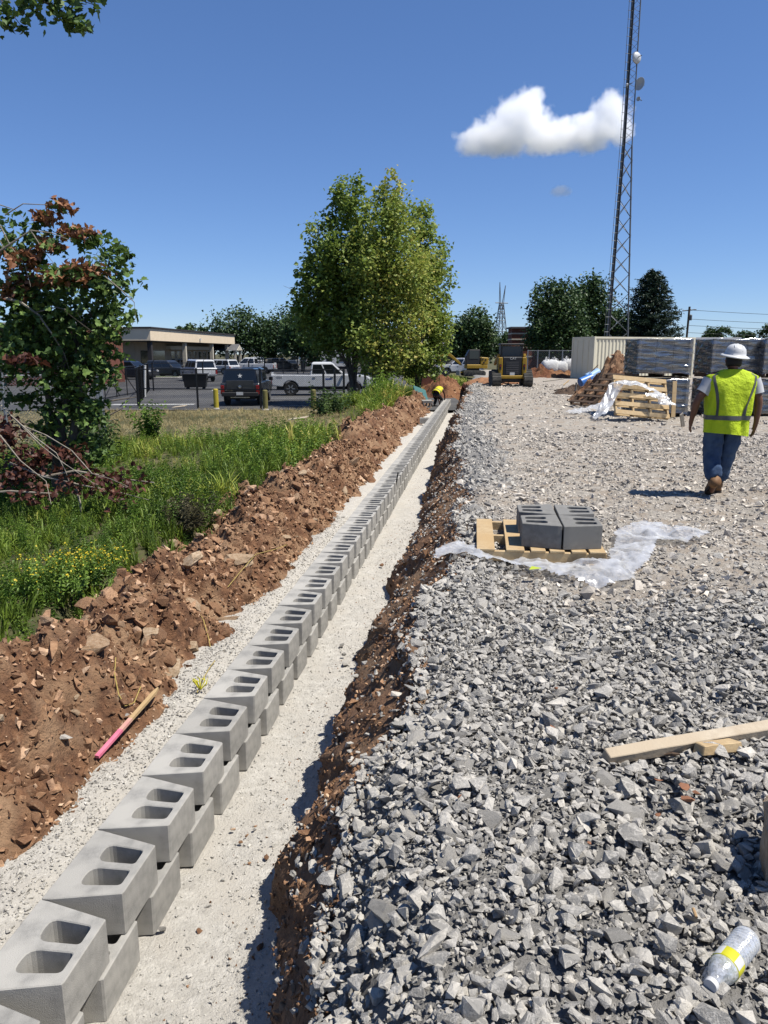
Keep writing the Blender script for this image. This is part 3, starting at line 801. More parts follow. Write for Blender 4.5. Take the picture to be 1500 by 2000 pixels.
# brick building behind the loader
c = atD(1005, 690, 95)
b3 = thing('brick_pavilion', 'striped brick building corner rising behind the tracked loader', 'building', (c.x, 95, -0.3), 0)
boxpart('pier', M_BRICK, b3, -0.4, 2.2, 0, 3, 0, 5.0)
for z in (1.5, 2.6, 3.6, 4.3): boxpart('band', M_CREAM, b3, -0.45, 2.25, -0.06, 3.05, z, z + 0.16)
boxpart('wall', M_BRICK, b3, 2.2, 12, 2.0, 9, 0, 4.3)
boxpart('roof', M_ROOFD, b3, 2.2, 13, 0.5, 9.5, 4.3, 4.7)
boxpart('cap', M_SHING, b3, -0.6, 2.4, -0.2, 3.2, 5.0, 5.2)
boxpart('window_band', M_GLASSD, b3, 3, 11, 1.95, 1.99, 1.2, 3.4)

# grey-roofed house far off behind the excavator, with a sign pillar in front of it
c = atD(880, 690, 90)
b4 = thing('grey_roofed_house', 'low grey-roofed house seen past the large tree behind the excavator', 'house', (c.x, 90, -0.4), 0)
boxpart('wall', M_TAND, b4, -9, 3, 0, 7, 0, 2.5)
MB().prism([(-0.6, 2.4), (3.5, 4.3), (7.6, 2.4)], -9.4, 3.4, 'x').build('roof', M_SHING, b4)
for x in (-6, -2.5, 0.8):
    w = boxpart('window', M_WHITE, b4, x, x + 1.2, -0.05, 0.02, 0.9, 2.0); boxpart('pane', M_GLASSD, w, x + 0.1, x + 1.1, -0.08, -0.045, 1.0, 1.9)
c = atD(841, 745, 46)
sp = thing('brick_pillar', 'tan and brick pillar standing behind the weeds by the large tree', 'pillar', (c.x, 46, -0.6), 0)
boxpart('shaft', M_CREAM, sp, -0.15, 0.3, 0, 0.5, 0, 2.9); boxpart('plinth', M_BRICK, sp, -0.9, 0.28, -0.1, 0.6, 0, 0.9)

# white trailer-like cabin far behind the white pickup
c = atD(655, 705, 120)
tr = thing('white_site_cabin', 'small white cabin at the far end of the parking lot', 'cabin', (c.x, 120, LOT), 0)
boxpart('wall', M_WHITE, tr, -2.4, 2.6, 0, 3, 0.4, 2.9, 0.05)
for x in (-1.4, 0.6): w = boxpart('window', M_SHING, tr, x, x + 0.9, -0.04, 0.02, 1.2, 2.1); boxpart('pane', M_GLASSD, w, x + 0.07, x + 0.83, -0.06, -0.035, 1.28, 2.02)
boxpart('skirt', M_ROOFD, tr, -2.3, 2.5, 0.1, 2.9, 0, 0.4)

# grass island with a pale kerb in the lot
M_KERB = pmat('concrete kerb', (0.5, 0.48, 0.43), (0.42, 0.4, 0.36), 4, 0.9)
M_LAWN = pmat('lawn', (0.10, 0.14, 0.045), (0.07, 0.10, 0.03), 5, 0.95, 0.4, 30)
c = at(318, 738, LOT)
ki = boxpart('kerb_island_pavement', M_KERB, None, c.x - 5.5, c.x + 2.0, c.y - 1.6, c.y + 1.2, LOT - 0.02, LOT + 0.14, 0.05); tag(ki, kind='structure')
boxpart('lawn', M_LAWN, ki, c.x - 5.3, c.x + 1.8, c.y - 1.3, c.y + 1.0, LOT + 0.1, LOT + 0.155)
# painted bay lines
M_LINE = pmat('road paint', (0.6, 0.6, 0.58), (0.35, 0.35, 0.34), 6, 0.8)
for u, v, w, l, rz in ((640, 792, 4.5, 0.12, 0.0), (610, 778, 5, 0.12, 0.02), (300, 790, 4.0, 0.7, 0.05), (420, 765, 0.12, 5, 0.3), (560, 762, 0.12, 5, 0.3)):
    p = at(u, v, LOT)
    o = MB().box((0, 0, 0.004), (w, l, 0.004)).build('painted_line', M_LINE, parking, (p.x, p.y, LOT), (0, 0, rz))

# ================================================================== FENCES
M_BLK = plain('black enamel', (0.012, 0.012, 0.013), 0.45)
M_GALV = pmat('galvanised steel', (0.42, 0.43, 0.44), (0.32, 0.33, 0.34), 8, 0.45, metal=0.6)
def chain_link(name, parent, mat, L, h, pitch=0.09, r=0.0022):
    """woven wire drawn as two families of slanting wires in the panel's local x-z plane"""
    V, F = [], []
    def strip(x0, z0, x1, z1, y):
        d = Vector((x1 - x0, 0, z1 - z0)).normalized(); nx, nz = -d.z * r, d.x * r
        k = len(V)
        V.extend([(x0 - nx, y, z0 - nz), (x0 + nx, y, z0 + nz), (x1 + nx, y, z1 + nz), (x1 - nx, y, z1 - nz), (x0, y + 2 * r, z0), (x1, y + 2 * r, z1)])
        F.extend([(k, k + 1, k + 2, k + 3), (k, k + 4, k + 5, k + 3), (k + 1, k + 4, k + 5, k + 2)])
    x = -h
    while x < L:
        for sgn in (1, -1):
            a, b = (x, x + h) if sgn > 0 else (x + h, x)
            z0, z1 = 0.03, h
            pa, pb = [a, z0], [b, z1]
            for p, q in ((pa, pb), (pb, pa)):
                if p[0] < 0: f = (0 - p[0]) / (q[0] - p[0]); p[1] += (q[1] - p[1]) * f; p[0] = 0
                if p[0] > L: f = (L - p[0]) / (q[0] - p[0]); p[1] += (q[1] - p[1]) * f; p[0] = L
            if abs(pa[0] - pb[0]) > 0.01: strip(pa[0], pa[1], pb[0], pb[1], sgn * 0.003)
        x += pitch
    me = bpy.data.meshes.new(name); me.from_pydata(V, [], F); me.materials.append(mat)
    return obj(name, me, parent)
def fence(label, p0, p1, h, mat, posts, barbs=False, rails=(1.0,), wire=0.0022, pitch=0.09, rpost=0.05):
    p0, p1 = Vector(p0), Vector(p1); d = p1 - p0; L = d.length
    f = thing('chain_link_fence', label, 'fence', p0, math.atan2(d.y, d.x))
    chain_link('wire_mesh', f, mat, L, h, pitch, wire)
    for x in posts:
        p = rod('post', (x * L, 0.02, -0.3), (x * L, 0.02, h + 0.06), rpost, mat, f, 8)
        if barbs: rod('barb_arm', (x * L, 0.02, h), (x * L - 0.02, -0.22, h + 0.3), 0.02, mat, f)
    for k in rails: rod('rail', (0, 0.02, h * k), (L, 0.02, h * k), 0.024, mat, f, 8)
    if barbs:
        for k in range(3): rod('barbed_wire', (0, -0.05 - 0.08 * k, h + 0.08 + 0.1 * k), (L, -0.05 - 0.08 * k, h + 0.08 + 0.1 * k), 0.006, mat, f, 4)
    return f
def gz(p): return float(ground_z(np.array([p.x]), np.array([p.y]))[0])
fa, fb = at(272, 795, -0.76), at(672, 800, -0.76)
fence('black chain-link fence along the near edge of the parking lot', (fa.x, fa.y, -0.79), (fb.x, fb.y, -0.79), 1.75, M_BLK, [0, 0.296, 0.605, 0.905, 0.958, 1.0], False, (1.0, 0.5))
fc = at(228, 760, LOT)
fence('black chain-link fence running back along the left of the parking lot', (fa.x - 0.15, fa.y + 0.2, LOT), (at(292, 762, LOT).x, at(292, 762, LOT).y, LOT), 1.8, M_BLK, [0.33, 0.66, 1.0])
# far line of black posts across the lot
fd, fe = at(292, 764, LOT), at(600, 742, LOT)
fence('far black chain-link fence with angled barb arms across the lot', (fd.x, fd.y, LOT), (fe.x, fe.y, LOT), 1.8, M_BLK, [0.02, 0.27, 0.4, 0.55, 0.66, 0.8, 0.92, 0.97], True, (1.0,), 0.0025, 0.14)
# black swing gate leaning open on the left
ga = at(206, 782, LOT); gb_ = at(268, 770, LOT)
gt = thing('steel_gate', 'black swing gate with crossed braces left of the parking lot', 'gate', (ga.x, ga.y, LOT), math.atan2(gb_.y - ga.y, gb_.x - ga.x))
GL = (gb_ - ga).length
chain_link('wire_mesh', gt, M_BLK, GL, 1.7, 0.12)
for z in (0.12, 1.7): rod('rail', (0, 0, z), (GL, 0, z), 0.03, M_BLK, gt)
for x in (0, GL / 3, 2 * GL / 3, GL): rod('upright', (x, 0, 0.05), (x, 0, 1.72), 0.03, M_BLK, gt)
rod('brace', (0, 0.03, 0.12), (GL / 2, 0.03, 1.68), 0.025, M_BLK, gt); rod('brace', (GL, 0.03, 0.12), (GL / 2, 0.03, 1.68), 0.025, M_BLK, gt)
rod('brace', (0, -0.03, 1.68), (GL * 0.4, -0.03, 0.14), 0.025, M_BLK, gt)
pz_ = at(283, 775, LOT)
wp = thing('white_gate_post', 'leaning white post beside the black gate', 'post', (pz_.x, pz_.y, LOT)); rod('shaft', (0, 0, 0), (0.12, 0, 1.75), 0.07, M_WHITE, wp, 10); rod('cap', (0.12, 0, 1.75), (0.122, 0, 1.79), 0.078, M_WHITE, wp, 10)
# galvanised fence near the half-dead tree
g0, g1 = at(-60, 872, -0.72), at(203, 862, -0.74)
fence('galvanised chain-link fence with bent mesh behind the half-dead tree', (g0.x, g0.y, -0.75), (g1.x, g1.y, -0.75), 1.85, M_GALV, [0.28, 0.62, 1.0], False, (1.0,), 0.004, 0.08, 0.045)
g2 = at(224, 800, -0.76)
fence('galvanised chain-link panel ending behind the half-dead tree', (g1.x + 0.05, g1.y + 0.1, -0.76), (g2.x - 0.7, g2.y, -0.78), 1.85, M_GALV, [1.0], False, (1.0,), 0.004, 0.08, 0.045)
# site fence behind the bulk bags
h0, h1 = atD(1030, 712, 66), atD(1125, 712, 64)
fence('grey temporary fence behind the white bulk bags', (h0.x, h0.y, 0), (h1.x + 1, h1.y, 0), 1.9, M_GALV, [0, 0.17, 0.36, 0.58, 0.8, 1.0], False, (1.0, 0.03), 0.004, 0.16)
# yellow bollards
M_YEL = pmat('yellow paint', (0.55, 0.44, 0.04), (0.45, 0.36, 0.04), 5, 0.6)
M_OLIVE = pmat('faded bollard paint', (0.23, 0.21, 0.07), (0.16, 0.14, 0.05), 5, 0.7)
for u, v, hh, m, lab in ((426, 797, 0.92, M_YEL, 'bright yellow bollard beside the black pickup'), (521, 799, 0.9, M_OLIVE, 'faded olive bollard at the right of the black pickup'), (614, 801, 0.95, M_OLIVE, 'faded olive bollard overgrown by the bush at the fence')):
    p = at(u, v, -0.77)
    t = thing('bollard', lab, 'bollard', (p.x, p.y - 0.35, -0.8), 0, 'bollards at the fence')
    MB().lathe([(0.115, 0), (0.115, hh - 0.05), (0.1, hh - 0.015), (0.06, hh)], 16).build('post', m, t, smooth=False); MB().lathe([(0.16, 0), (0.15, 0.05), (0.118, 0.07)], 14).build('footing', M_KERB, t)

# ================================================================== TOWERS AND POLES
M_STEEL = pmat('weathered steel', (0.20, 0.215, 0.23), (0.13, 0.14, 0.15), 4, 0.55, metal=0.5)
M_STEELD = plain('dark cable', (0.02, 0.022, 0.026), 0.6)
M_DISH = plain('antenna white', (0.72, 0.74, 0.76), 0.4)
TD = 75.0
tb = atD(1196, 700, TD)
tw = thing('lattice_radio_tower', 'tall lattice radio tower with dishes and cables', 'radio tower', (tb.x, TD, -0.4), R(14))
H1, H2 = 21.0, 40.0
def leg_xy(k, z):
    rad = 1.48 + (0.56 - 1.48) * min(z, H1) / H1
    if z > H1: rad = 0.56 - 0.10 * (z - H1) / (H2 - H1)
    a = R(90 + 120 * k)
    return Vector((rad * math.cos(a), rad * math.sin(a), z))
for k in range(3):
    rod('leg', leg_xy(k, 0), leg_xy(k, H1), 0.075, M_STEEL, tw, 8); rod('leg', leg_xy(k, H1), leg_xy(k, H2), 0.055, M_STEEL, tw, 8)
z, step = 0.3, 1.9
while z < H1 - 0.2:
    z2 = min(z + step, H1)
    for k in range(3):
        k2 = (k + 1) % 3
        rod('brace', leg_xy(k, z), leg_xy(k2, z2), 0.032, M_STEEL, tw); rod('brace', leg_xy(k2, z), leg_xy(k, z2), 0.032, M_STEEL, tw)
        rod('gusset', leg_xy(k, z) - Vector((0, 0, 0.12)), leg_xy(k, z) + Vector((0, 0, 0.12)), 0.1, M_STEEL, tw)
    z = z2; step = max(1.5, step * 0.985)
while z < H2 - 0.2:
    z2 = z + 0.62
    for k in range(3):
        a, b = (k, (k + 1) % 3) if int(z / 0.62) % 2 else ((k + 1) % 3, k)
        rod('brace', leg_xy(a, z), leg_xy(b, z2), 0.018, M_STEEL, tw, 4)
    z = z2
# ladder and cable run on the left leg
lad = Vector((-0.22, -0.2, 0))
for dx in (-0.16, 0.16): 
    mb = MB().tube([leg_xy(1, zz) + lad + Vector((dx, 0, 0)) for zz in (0.3, H1, H2)], 0.024, 5); mb.build('ladder_rail', M_STEEL, tw)
for i in range(56): zz = 0.6 + i * 0.7; p = leg_xy(1, zz) + lad; rod('ladder_rung', p + Vector((-0.22, 0, 0)), p + Vector((0.22, 0, 0)), 0.022, M_STEEL, tw, 4)
mb = MB().tube([leg_xy(1, zz) + Vector((0.12, -0.1, 0)) for zz in (0.3, H1, 36)], 0.085, 6); mb.build('cable_bundle', M_STEELD, tw)
def dish(loc, rad, yaw, tilt=0.0):
    m = MB().lathe([(0.02, -0.02), (rad * 0.5, 0.03), (rad * 0.85, 0.1), (rad, 0.2), (rad * 0.97, 0.2), (rad * 0.5, 0.06), (0.02, 0.02)], 24)
    d = m.build('dish', M_DISH, tw, loc, (R(90) + tilt, 0, yaw), smooth=True)
    rod('mount', (0, 0, 0), (0, 0, -0.45), 0.04, M_STEEL, d); return d
dish((0.25, -0.75, 28.3), 0.5, R(190)); dish((1.05, -0.2, 26.3), 0.55, R(-70)); dish((-0.55, -0.7, 26.0), 0.14, R(200)); dish((0.95, -0.25, 25.0), 0.2, R(-60)); dish((0.3, -0.7, 34.0), 0.2, R(180))
for p_ in ((-0.3, -0.75, 36.4), (0.95, -0.35, 36.2), (0.0, 0.8, 36.2)): MB().box(p_, (0.5, 0.18, 0.95)).build('antenna_panel', M_DISH, tw, bevel=0.03)
for z in (35.5, 37.0):
    for k in range(3): rod('platform_rail', leg_xy(k, z) * 1.0 + Vector((0, 0, 0)), leg_xy((k + 1) % 3, z), 0.04, M_STEEL, tw)
rod('whip_antenna', (-0.9, -0.4, 35.4), (-1.0, -0.4, 38.4), 0.03, M_DISH, tw); rod('antenna_arm', (-0.4, -0.3, 35.6), (-1.0, -0.4, 35.6), 0.03, M_STEEL, tw)

# far transmission pylon
PD = 260.0; pb = atD(976, 700, PD)
py_ = thing('transmission_pylon', 'distant grey transmission pylon between the trees', 'pylon', (pb.x, PD, -1), R(25))
def pyl(k, z):
    w = 4.2 + (0.9 - 4.2) * min(z / 19.0, 1); sx, sy = ((-1, -1), (1, -1), (1, 1), (-1, 1))[k]
    if z > 19: w = 0.9
    return Vector((sx * w / 2 * 1.25, sy * w / 2, z))
PR = 0.15
for k in range(4):
    rod('leg', pyl(k, 0), pyl(k, 19), PR, M_STEEL, py_, 4)
    top = Vector((-0.9 if k in (0, 3) else 1.4, 0, 26 if k in (0, 3) else 25)); rod('peak', pyl(k, 19), top, PR * 0.8, M_STEEL, py_, 4)
zs = [0, 5.5, 10, 13.5, 16.5, 19]
for a, b in zip(zs[:-1], zs[1:]):
    for k in range(4):
        k2 = (k + 1) % 4
        rod('brace', pyl(k, a), pyl(k2, b), PR * 0.55, M_STEEL, py_, 4); rod('brace', pyl(k2, a), pyl(k, b), PR * 0.55, M_STEEL, py_, 4); rod('girt', pyl(k, b), pyl(k2, b), PR * 0.6, M_STEEL, py_, 4)
rod('crossarm', (-2.4, 0, 19.3), (2.6, 0, 19.3), PR, M_STEEL, py_, 4)

# utility pole with its line running off to the right
M_POLE = pmat('weathered pole wood', (0.13, 0.10, 0.075), (0.085, 0.065, 0.05), 3, 0.9)
UD = 110.0; ub = atD(1338, 690, UD)
up = thing('utility_pole', 'wooden utility pole with crossarm beside the conifer', 'utility pole', (ub.x, UD, 0), 0)
rod('shaft', (0, 0, 0), (0.1, 0, 8.2), 0.16, M_POLE, up, 8); rod('crossarm', (-0.9, 0, 7.6), (1.1, 0, 7.8), 0.07, M_POLE, up, 4)
MB().lathe([(0.2, 0), (0.22, 0.1), (0.22, 0.7), (0.15, 0.8)], 12).build('transformer', M_STEEL, up, (0.35, 0, 6.3))
for dx in (-0.8, 0.3, 1.0): MB().lathe([(0.05, 0), (0.07, 0.06), (0.04, 0.1)], 8).build('insulator', M_DISH, up, (dx, 0, 7.76))
for i, (z0, lab) in enumerate(((7.75, 'highest thin power line running right from the utility pole'), (6.5, 'second thin power line running right from the utility pole'), (5.6, 'third thin power line running right from the utility pole'), (4.6, 'lowest thin power line running right from the utility pole'))):
    pts = []
    for k in range(13):
        q = k / 12; pts.append((ub.x + q * 60, UD + q * 25, z0 + 0.4 * q - 1.3 * 4 * q * (1 - q) * 0.45))
    o = MB().tube(pts, 0.03, 5).build('power_line', M_STEELD); tag(o, lab, 'power line', 'power lines at the utility pole')

# ================================================================== SHIPPING CONTAINER
M_CONT = pmat('cream container paint', (0.88, 0.83, 0.65), (0.80, 0.75, 0.58), 2, 0.55, c3=(0.83, 0.77, 0.60))
CA = at(1157, 741, 0.0); 
cdir = R(21)
ct = thing('shipping_container', 'cream corrugated shipping container behind the wrapped block stacks', 'shipping container', (CA.x, CA.y, 0.02), cdir)
CL, CW, CH = 8.3, 2.44, 2.72
# corrugated long side facing the camera
prof, x = [], 0.12
while x < CL - 0.3:
    prof += [(x, 0.0), (x + 0.07, 0.0), (x + 0.14, 0.05), (x + 0.21, 0.05)]; x += 0.28
prof = [(0.1, 0.0)] + prof + [(CL - 0.1, 0.0)]
for nm, y0, sg in (('side_panel', 0.03, 1), ('rear_panel', CW - 0.03, -1)):
    mb = MB()
    for (xa, ya), (xb, yb) in zip(prof[:-1], prof[1:]): mb.quad((xa, y0 + sg * ya, 0.15), (xb, y0 + sg * yb, 0.15), (xb, y0 + sg * yb, CH - 0.1), (xa, y0 + sg * ya, CH - 0.1))
    mb.build(nm, M_CONT, ct)
MB().box((0.04, CW / 2, CH / 2), (0.05, CW - 0.2, CH - 0.2)).build('end_panel', M_CONT, ct)
for yy in (0.62, 1.22, 1.82): rod('lock_bar', (0.0, yy, 0.2), (0.0, yy, CH - 0.2), 0.02, M_CONT, ct)
MB().box((CL - 0.04, CW / 2, CH / 2), (0.05, CW - 0.2, CH - 0.2)).build('end_panel', M_CONT, ct)
MB().box((CL / 2, CW / 2, CH - 0.06), (CL - 0.1, CW - 0.1, 0.04)).build('roof', M_CONT, ct)
for z in (0.08, CH - 0.06):
    for y in (0.05, CW - 0.05): MB().box((CL / 2, y, z), (CL - 0.2, 0.1, 0.12)).build('rail', M_CONT, ct)
    for x in (0.05, CL - 0.05): MB().box((x, CW / 2, z), (0.1, CW - 0.2, 0.12)).build('rail', M_CONT, ct)
for x in (0.05, CL - 0.05):
    for y in (0.05, CW - 0.05): MB().box((x, y, CH / 2), (0.14, 0.14, CH)).build('corner_post', M_CONT, ct, bevel=0.01)
c2 = atD(1370, 690, 60)
t2 = thing('flat_roofed_trailer', 'white flat-roofed trailer showing above the wrapped stacks', 'trailer', (c2.x, 60, 0), 0)
boxpart('wall', M_WHITE, t2, -1, 2.9, 0, 4, 0.4, 2.75); boxpart('roof', M_WHITE, t2, -1.1, 3.0, -0.1, 4.1, 2.75, 2.9); boxpart('skirt', M_ROOFD, t2, -0.9, 2.8, 0.1, 3.9, 0, 0.4)

# ================================================================== VEHICLES
M_TYRE = plain('tyre rubber', (0.018, 0.018, 0.018), 0.85)
M_RIM = plain('alloy rim', (0.45, 0.46, 0.47), 0.35, 0.7)
M_PWHITE = plain('white car paint', (0.72, 0.73, 0.74), 0.3, 0, 0.5, 0.5)
M_PBLACK = plain('black car paint', (0.016, 0.017, 0.019), 0.28, 0, 0.5, 0.6)
M_PGREY = plain('dark grey car paint', (0.05, 0.054, 0.058), 0.3, 0.2, 0.5, 0.6)
M_PNAVY = plain('dark blue car paint', (0.018, 0.022, 0.035), 0.3, 0.1, 0.5, 0.6)
M_PRED = plain('red car paint', (0.28, 0.02, 0.02), 0.3, 0, 0.5, 0.5)
M_PSILV = plain('silver car paint', (0.42, 0.43, 0.44), 0.32, 0.4, 0.5, 0.5)
M_CARGL = plain('car glass', (0.012, 0.015, 0.017), 0.06, 0, 0.7)
M_TAIL = plain('red lamp lens', (0.30, 0.012, 0.012), 0.2, 0, 0.6)
M_HEAD = plain('clear lamp lens', (0.6, 0.62, 0.64), 0.15, 0, 0.6)
M_CHROME = plain('chrome', (0.7, 0.7, 0.71), 0.18, 0.9)
M_TRIM = plain('black trim', (0.02, 0.02, 0.021), 0.6)
_WH = {}
def wheel_meshes(r):
    if r not in _WH:
        t = MB().lathe([(r * 0.62, -0.11), (r * 0.93, -0.12), (r, -0.09), (r, 0.09), (r * 0.93, 0.12), (r * 0.62, 0.11)], 22).mesh('tyre', M_TYRE, False)
        rm = MB().lathe([(0.03, 0.1), (r * 0.2, 0.105), (r * 0.25, 0.085), (r * 0.58, 0.09), (r * 0.63, 0.118), (r * 0.63, -0.1)], 18)
        for k in range(6):
            a = k * math.pi / 3; rm.box((math.cos(a) * r * 0.38, math.sin(a) * r * 0.38, 0.1), (r * 0.46, 0.07, 0.035), (0, 0, a))
        _WH[r] = (t, rm.mesh('rim', M_RIM, False))
    return _WH[r]
KINDS_V = {
    # L, W, H, wheel r, rear axle, front axle, sill, hood z, belt z, deck z, cabin base x0,x1, cabin top x0,x1
    'pickup': (5.85, 2.0, 1.96, 0.41, -1.78, 1.95, 0.52, 1.18, 1.22, 1.24, -0.62, 1.50, -0.50, 0.62),
    'small_pickup': (5.2, 1.85, 1.78, 0.38, -1.5, 1.7, 0.46, 1.06, 1.10, 1.10, -0.75, 1.35, -0.60, 0.60),
    'suv': (4.8, 1.92, 1.75, 0.36, -1.38, 1.45, 0.36, 1.02, 1.05, 1.05, -2.28, 1.25, -1.95, 0.35),
    'capped_pickup': (5.6, 1.98, 1.92, 0.40, -1.65, 1.8, 0.48, 1.15, 1.2, 1.2, -2.72, 1.4, -2.55, 0.5),
    'car': (4.6, 1.8, 1.45, 0.33, -1.3, 1.4, 0.28, 0.86, 0.92, 0.95, -1.75, 1.15, -0.95, 0.25),
}
def vehicle(name, label, cat, kind, paint, loc, rz, group='vehicles in the parking lot', detail=True):
    L, W, H, r, xr, xf, zs, zh, zb, zd, cb0, cb1, ct0, ct1 = KINDS_V[kind]
    t = thing(name, label, cat, loc, rz, group)
    ra = r + 0.07
    def arch(xc):
        a0 = math.asin(max(-1, min(1, (zs - r) / ra))); out = []
        for k in range(9):
            a = math.pi - a0 - (math.pi - 2 * a0) * k / 8
            out.append((xc + ra * math.cos(a), r + ra * math.sin(a)))
        return out
    hl, hr = L / 2, -L / 2
    poly = [(hr + 0.06, zs + 0.08)] + arch(xr) + arch(xf) + [(hl - 0.1, zs), (hl, zs + 0.2), (hl - 0.02, zh - 0.16), (hl - 0.18, zh - 0.02), (cb1, zh + 0.06), (cb1 - 0.1, zb), (cb0, zb), (hr + 0.08, zd), (hr, zd - 0.06), (hr + 0.01, zs + 0.3)]
    MB().prism(poly, -W / 2, W / 2, 'y').build('body', paint, t, bevel=0.05, segs=2, angle=50)
    MB().box((0, 0, zs - 0.02), (L * 0.9, W * 0.72, 0.28)).build('chassis', M_TRIM, t)
    # cabin
    wb, wt = W / 2 - 0.05, W / 2 - 0.19
    base = [(cb0, -wb), (cb1, -wb), (cb1, wb), (cb0, wb)]; top = [(ct0, -wt), (ct1, -wt), (ct1, wt), (ct0, wt)]
    mid = [((a[0] * 0.12 + b[0] * 0.88), (a[1] * 0.12 + b[1] * 0.88)) for a, b in zip(base, top)]
    topi = [(x * 0.93 + (ct0 + ct1) / 2 * 0.07, y * 0.85) for x, y in top]
    zm = zb + (H - zb) * 0.9
    MB().rings([[(x, y, zb - 0.03) for x, y in base], [(x, y, zm) for x, y in mid], [(x, y, H) for x, y in topi]]).build('cabin', paint, t, bevel=0.04, segs=2, angle=30)
    def on_side(fx, fz, sg):  # point on the slanted side
        f = fz * 0.88
        xa = cb0 + (ct0 - cb0) * f; xb = cb1 + (ct1 - cb1) * f; yy = wb + (wt - wb) * f
        return (xa + (xb - xa) * fx, sg * (yy + 0.008), zb - 0.03 + (zm - zb + 0.03) * fz)
    splits = {'pickup': ((0.05, 0.44), (0.48, 0.93)), 'small_pickup': ((0.05, 0.44), (0.48, 0.93)), 'capped_pickup': ((0.03, 0.40), (0.43, 0.66), (0.69, 0.95)), 'suv': ((0.03, 0.30), (0.33, 0.62), (0.65, 0.94)), 'car': ((0.08, 0.48), (0.51, 0.94))}[kind]
    for sg in (-1, 1):
        for a, b in splits:
            MB().quad(on_side(a, 0.14, sg), on_side(b, 0.14, sg), on_side(b - 0.01, 0.9, sg), on_side(a + 0.01, 0.9, sg)).build('side_window', M_CARGL, t)
        for a, b in splits[-2:]:
            pa = on_side(a + 0.02, -0.35, sg); MB().box((pa[0] + 0.1, sg * (W / 2 + 0.012), zb - 0.13), (0.17, 0.03, 0.035)).build('door_handle', M_TRIM if paint is not M_PWHITE else M_CHROME, t)
        mx = on_side(0.97, 0.05, sg); MB().box((mx[0] - 0.05, sg * (W / 2 + 0.12), zb + 0.08), (0.12, 0.2, 0.19)).build('mirror', M_TRIM, t, bevel=0.03)
    def on_end(fy, fz, front):
        f = fz * 0.88; x = (cb1 + (ct1 - cb1) * f + 0.01) if front else (cb0 + (ct0 - cb0) * f - 0.01)
        yy = wb + (wt - wb) * f
        return (x, -yy + 2 * yy * fy, zb - 0.03 + (zm - zb + 0.03) * fz)
    for front, nm in ((True, 'windshield'), (False, 'rear_window')):
        MB().quad(on_end(0.07, 0.12, front), on_end(0.93, 0.12, front), on_end(0.92, 0.9, front), on_end(0.08, 0.9, front)).build(nm, M_CARGL, t)
    tm, rm = wheel_meshes(r)
    for x in (xr, xf):
        for sg in (-1, 1):
            w = obj('wheel', tm, t, (x, sg * (W / 2 - 0.13), r), (R(-90) * sg, 0, 0)); obj('rim', rm, w)
    for sg in (-1, 1):
        MB().box((hl - 0.05, sg * (W / 2 - 0.24), zh - 0.2), (0.14, 0.36, 0.2)).build('headlight', M_HEAD, t, bevel=0.03)
        tall = 0.42 if 'pickup' in kind else 0.24
        MB().box((hr + 0.035, sg * (W / 2 - 0.09), zd - 0.12 - tall / 2), (0.11, 0.17, tall)).build('taillight', M_TAIL, t, bevel=0.02)
    MB().box((hl - 0.0, 0, zh - 0.28), (0.06, W * 0.52, 0.26)).build('grille', M_TRIM, t)
    MB().box((hr - 0.03, 0, zs + 0.1), (0.16, W * 0.94, 0.2)).build('rear_bumper', M_CHROME if paint in (M_PWHITE, M_PSILV) else M_TRIM, t, bevel=0.03)
    MB().box((hl - 0.02, 0, zs + 0.12), (0.16, W * 0.94, 0.22)).build('front_bumper', M_CHROME if kind == 'pickup' else M_TRIM, t, bevel=0.03)
    MB().box((hr - 0.115, 0, zs + 0.14), (0.012, 0.32, 0.15)).build('license_plate', M_WHITE, t)
    if kind in ('pickup', 'small_pickup'):
        MB().box((hr + 0.002, 0, (zd + zs) / 2 + 0.2), (0.03, W * 0.7, (zd - zs) * 0.72)).build('tailgate', paint, t, bevel=0.02)
        MB().box((hr - 0.016, 0, zd - 0.2), (0.02, 0.3, 0.1)).build('tailgate_handle', M_TRIM, t)
        MB().box(((cb0 + hr) / 2 + 0.05, 0, zd - 0.002), ((cb0 - hr) - 0.25, W - 0.22, 0.012)).build('truck_bed', M_TRIM, t)
    return t
def park(u, v): p = at(u, v, LOT); return (p.x, p.y, LOT)
# black pickup seen from behind
p = at(467, 793, LOT)
bp_ = vehicle('parked_pickup_truck', 'black pickup seen from behind with a white star on its rear window', 'pickup truck', 'small_pickup', M_PGREY, (p.x, p.y + 2.5, LOT), R(92))
L, W, H = KINDS_V['small_pickup'][:3]
star = []
for k in range(10):
    a = R(90) + k * R(36); rr = 0.12 if k % 2 == 0 else 0.05; star.append((rr * math.cos(a), rr * math.sin(a)))
# the star sits on the glass of a cap over the bed, as in the photograph the rear glass is at the tail
cap = MB().rings([[(-2.5, -0.86, 1.08), (-0.7, -0.86, 1.08), (-0.7, 0.86, 1.08), (-2.5, 0.86, 1.08)], [(-2.36, -0.74, 1.70), (-0.7, -0.74, 1.70), (-0.7, 0.74, 1.70), (-2.36, 0.74, 1.70)], [(-2.25, -0.6, 1.76), (-0.7, -0.6, 1.76), (-0.7, 0.6, 1.76), (-2.25, 0.6, 1.76)]]).build('bed_cap', M_PBLACK, bp_, bevel=0.03)
MB().quad((-2.492, -0.74, 1.16), (-2.492, 0.74, 1.16), (-2.378, 0.66, 1.66), (-2.378, -0.66, 1.66)).build('cap_window', M_CARGL, cap)
so = MB().prism([(x, z) for x, z in star], -0.003, 0.003, 'x').build('star_decal', M_WHITE, cap, (-2.452, 0.0, 1.42), (0, R(12.8), 0))
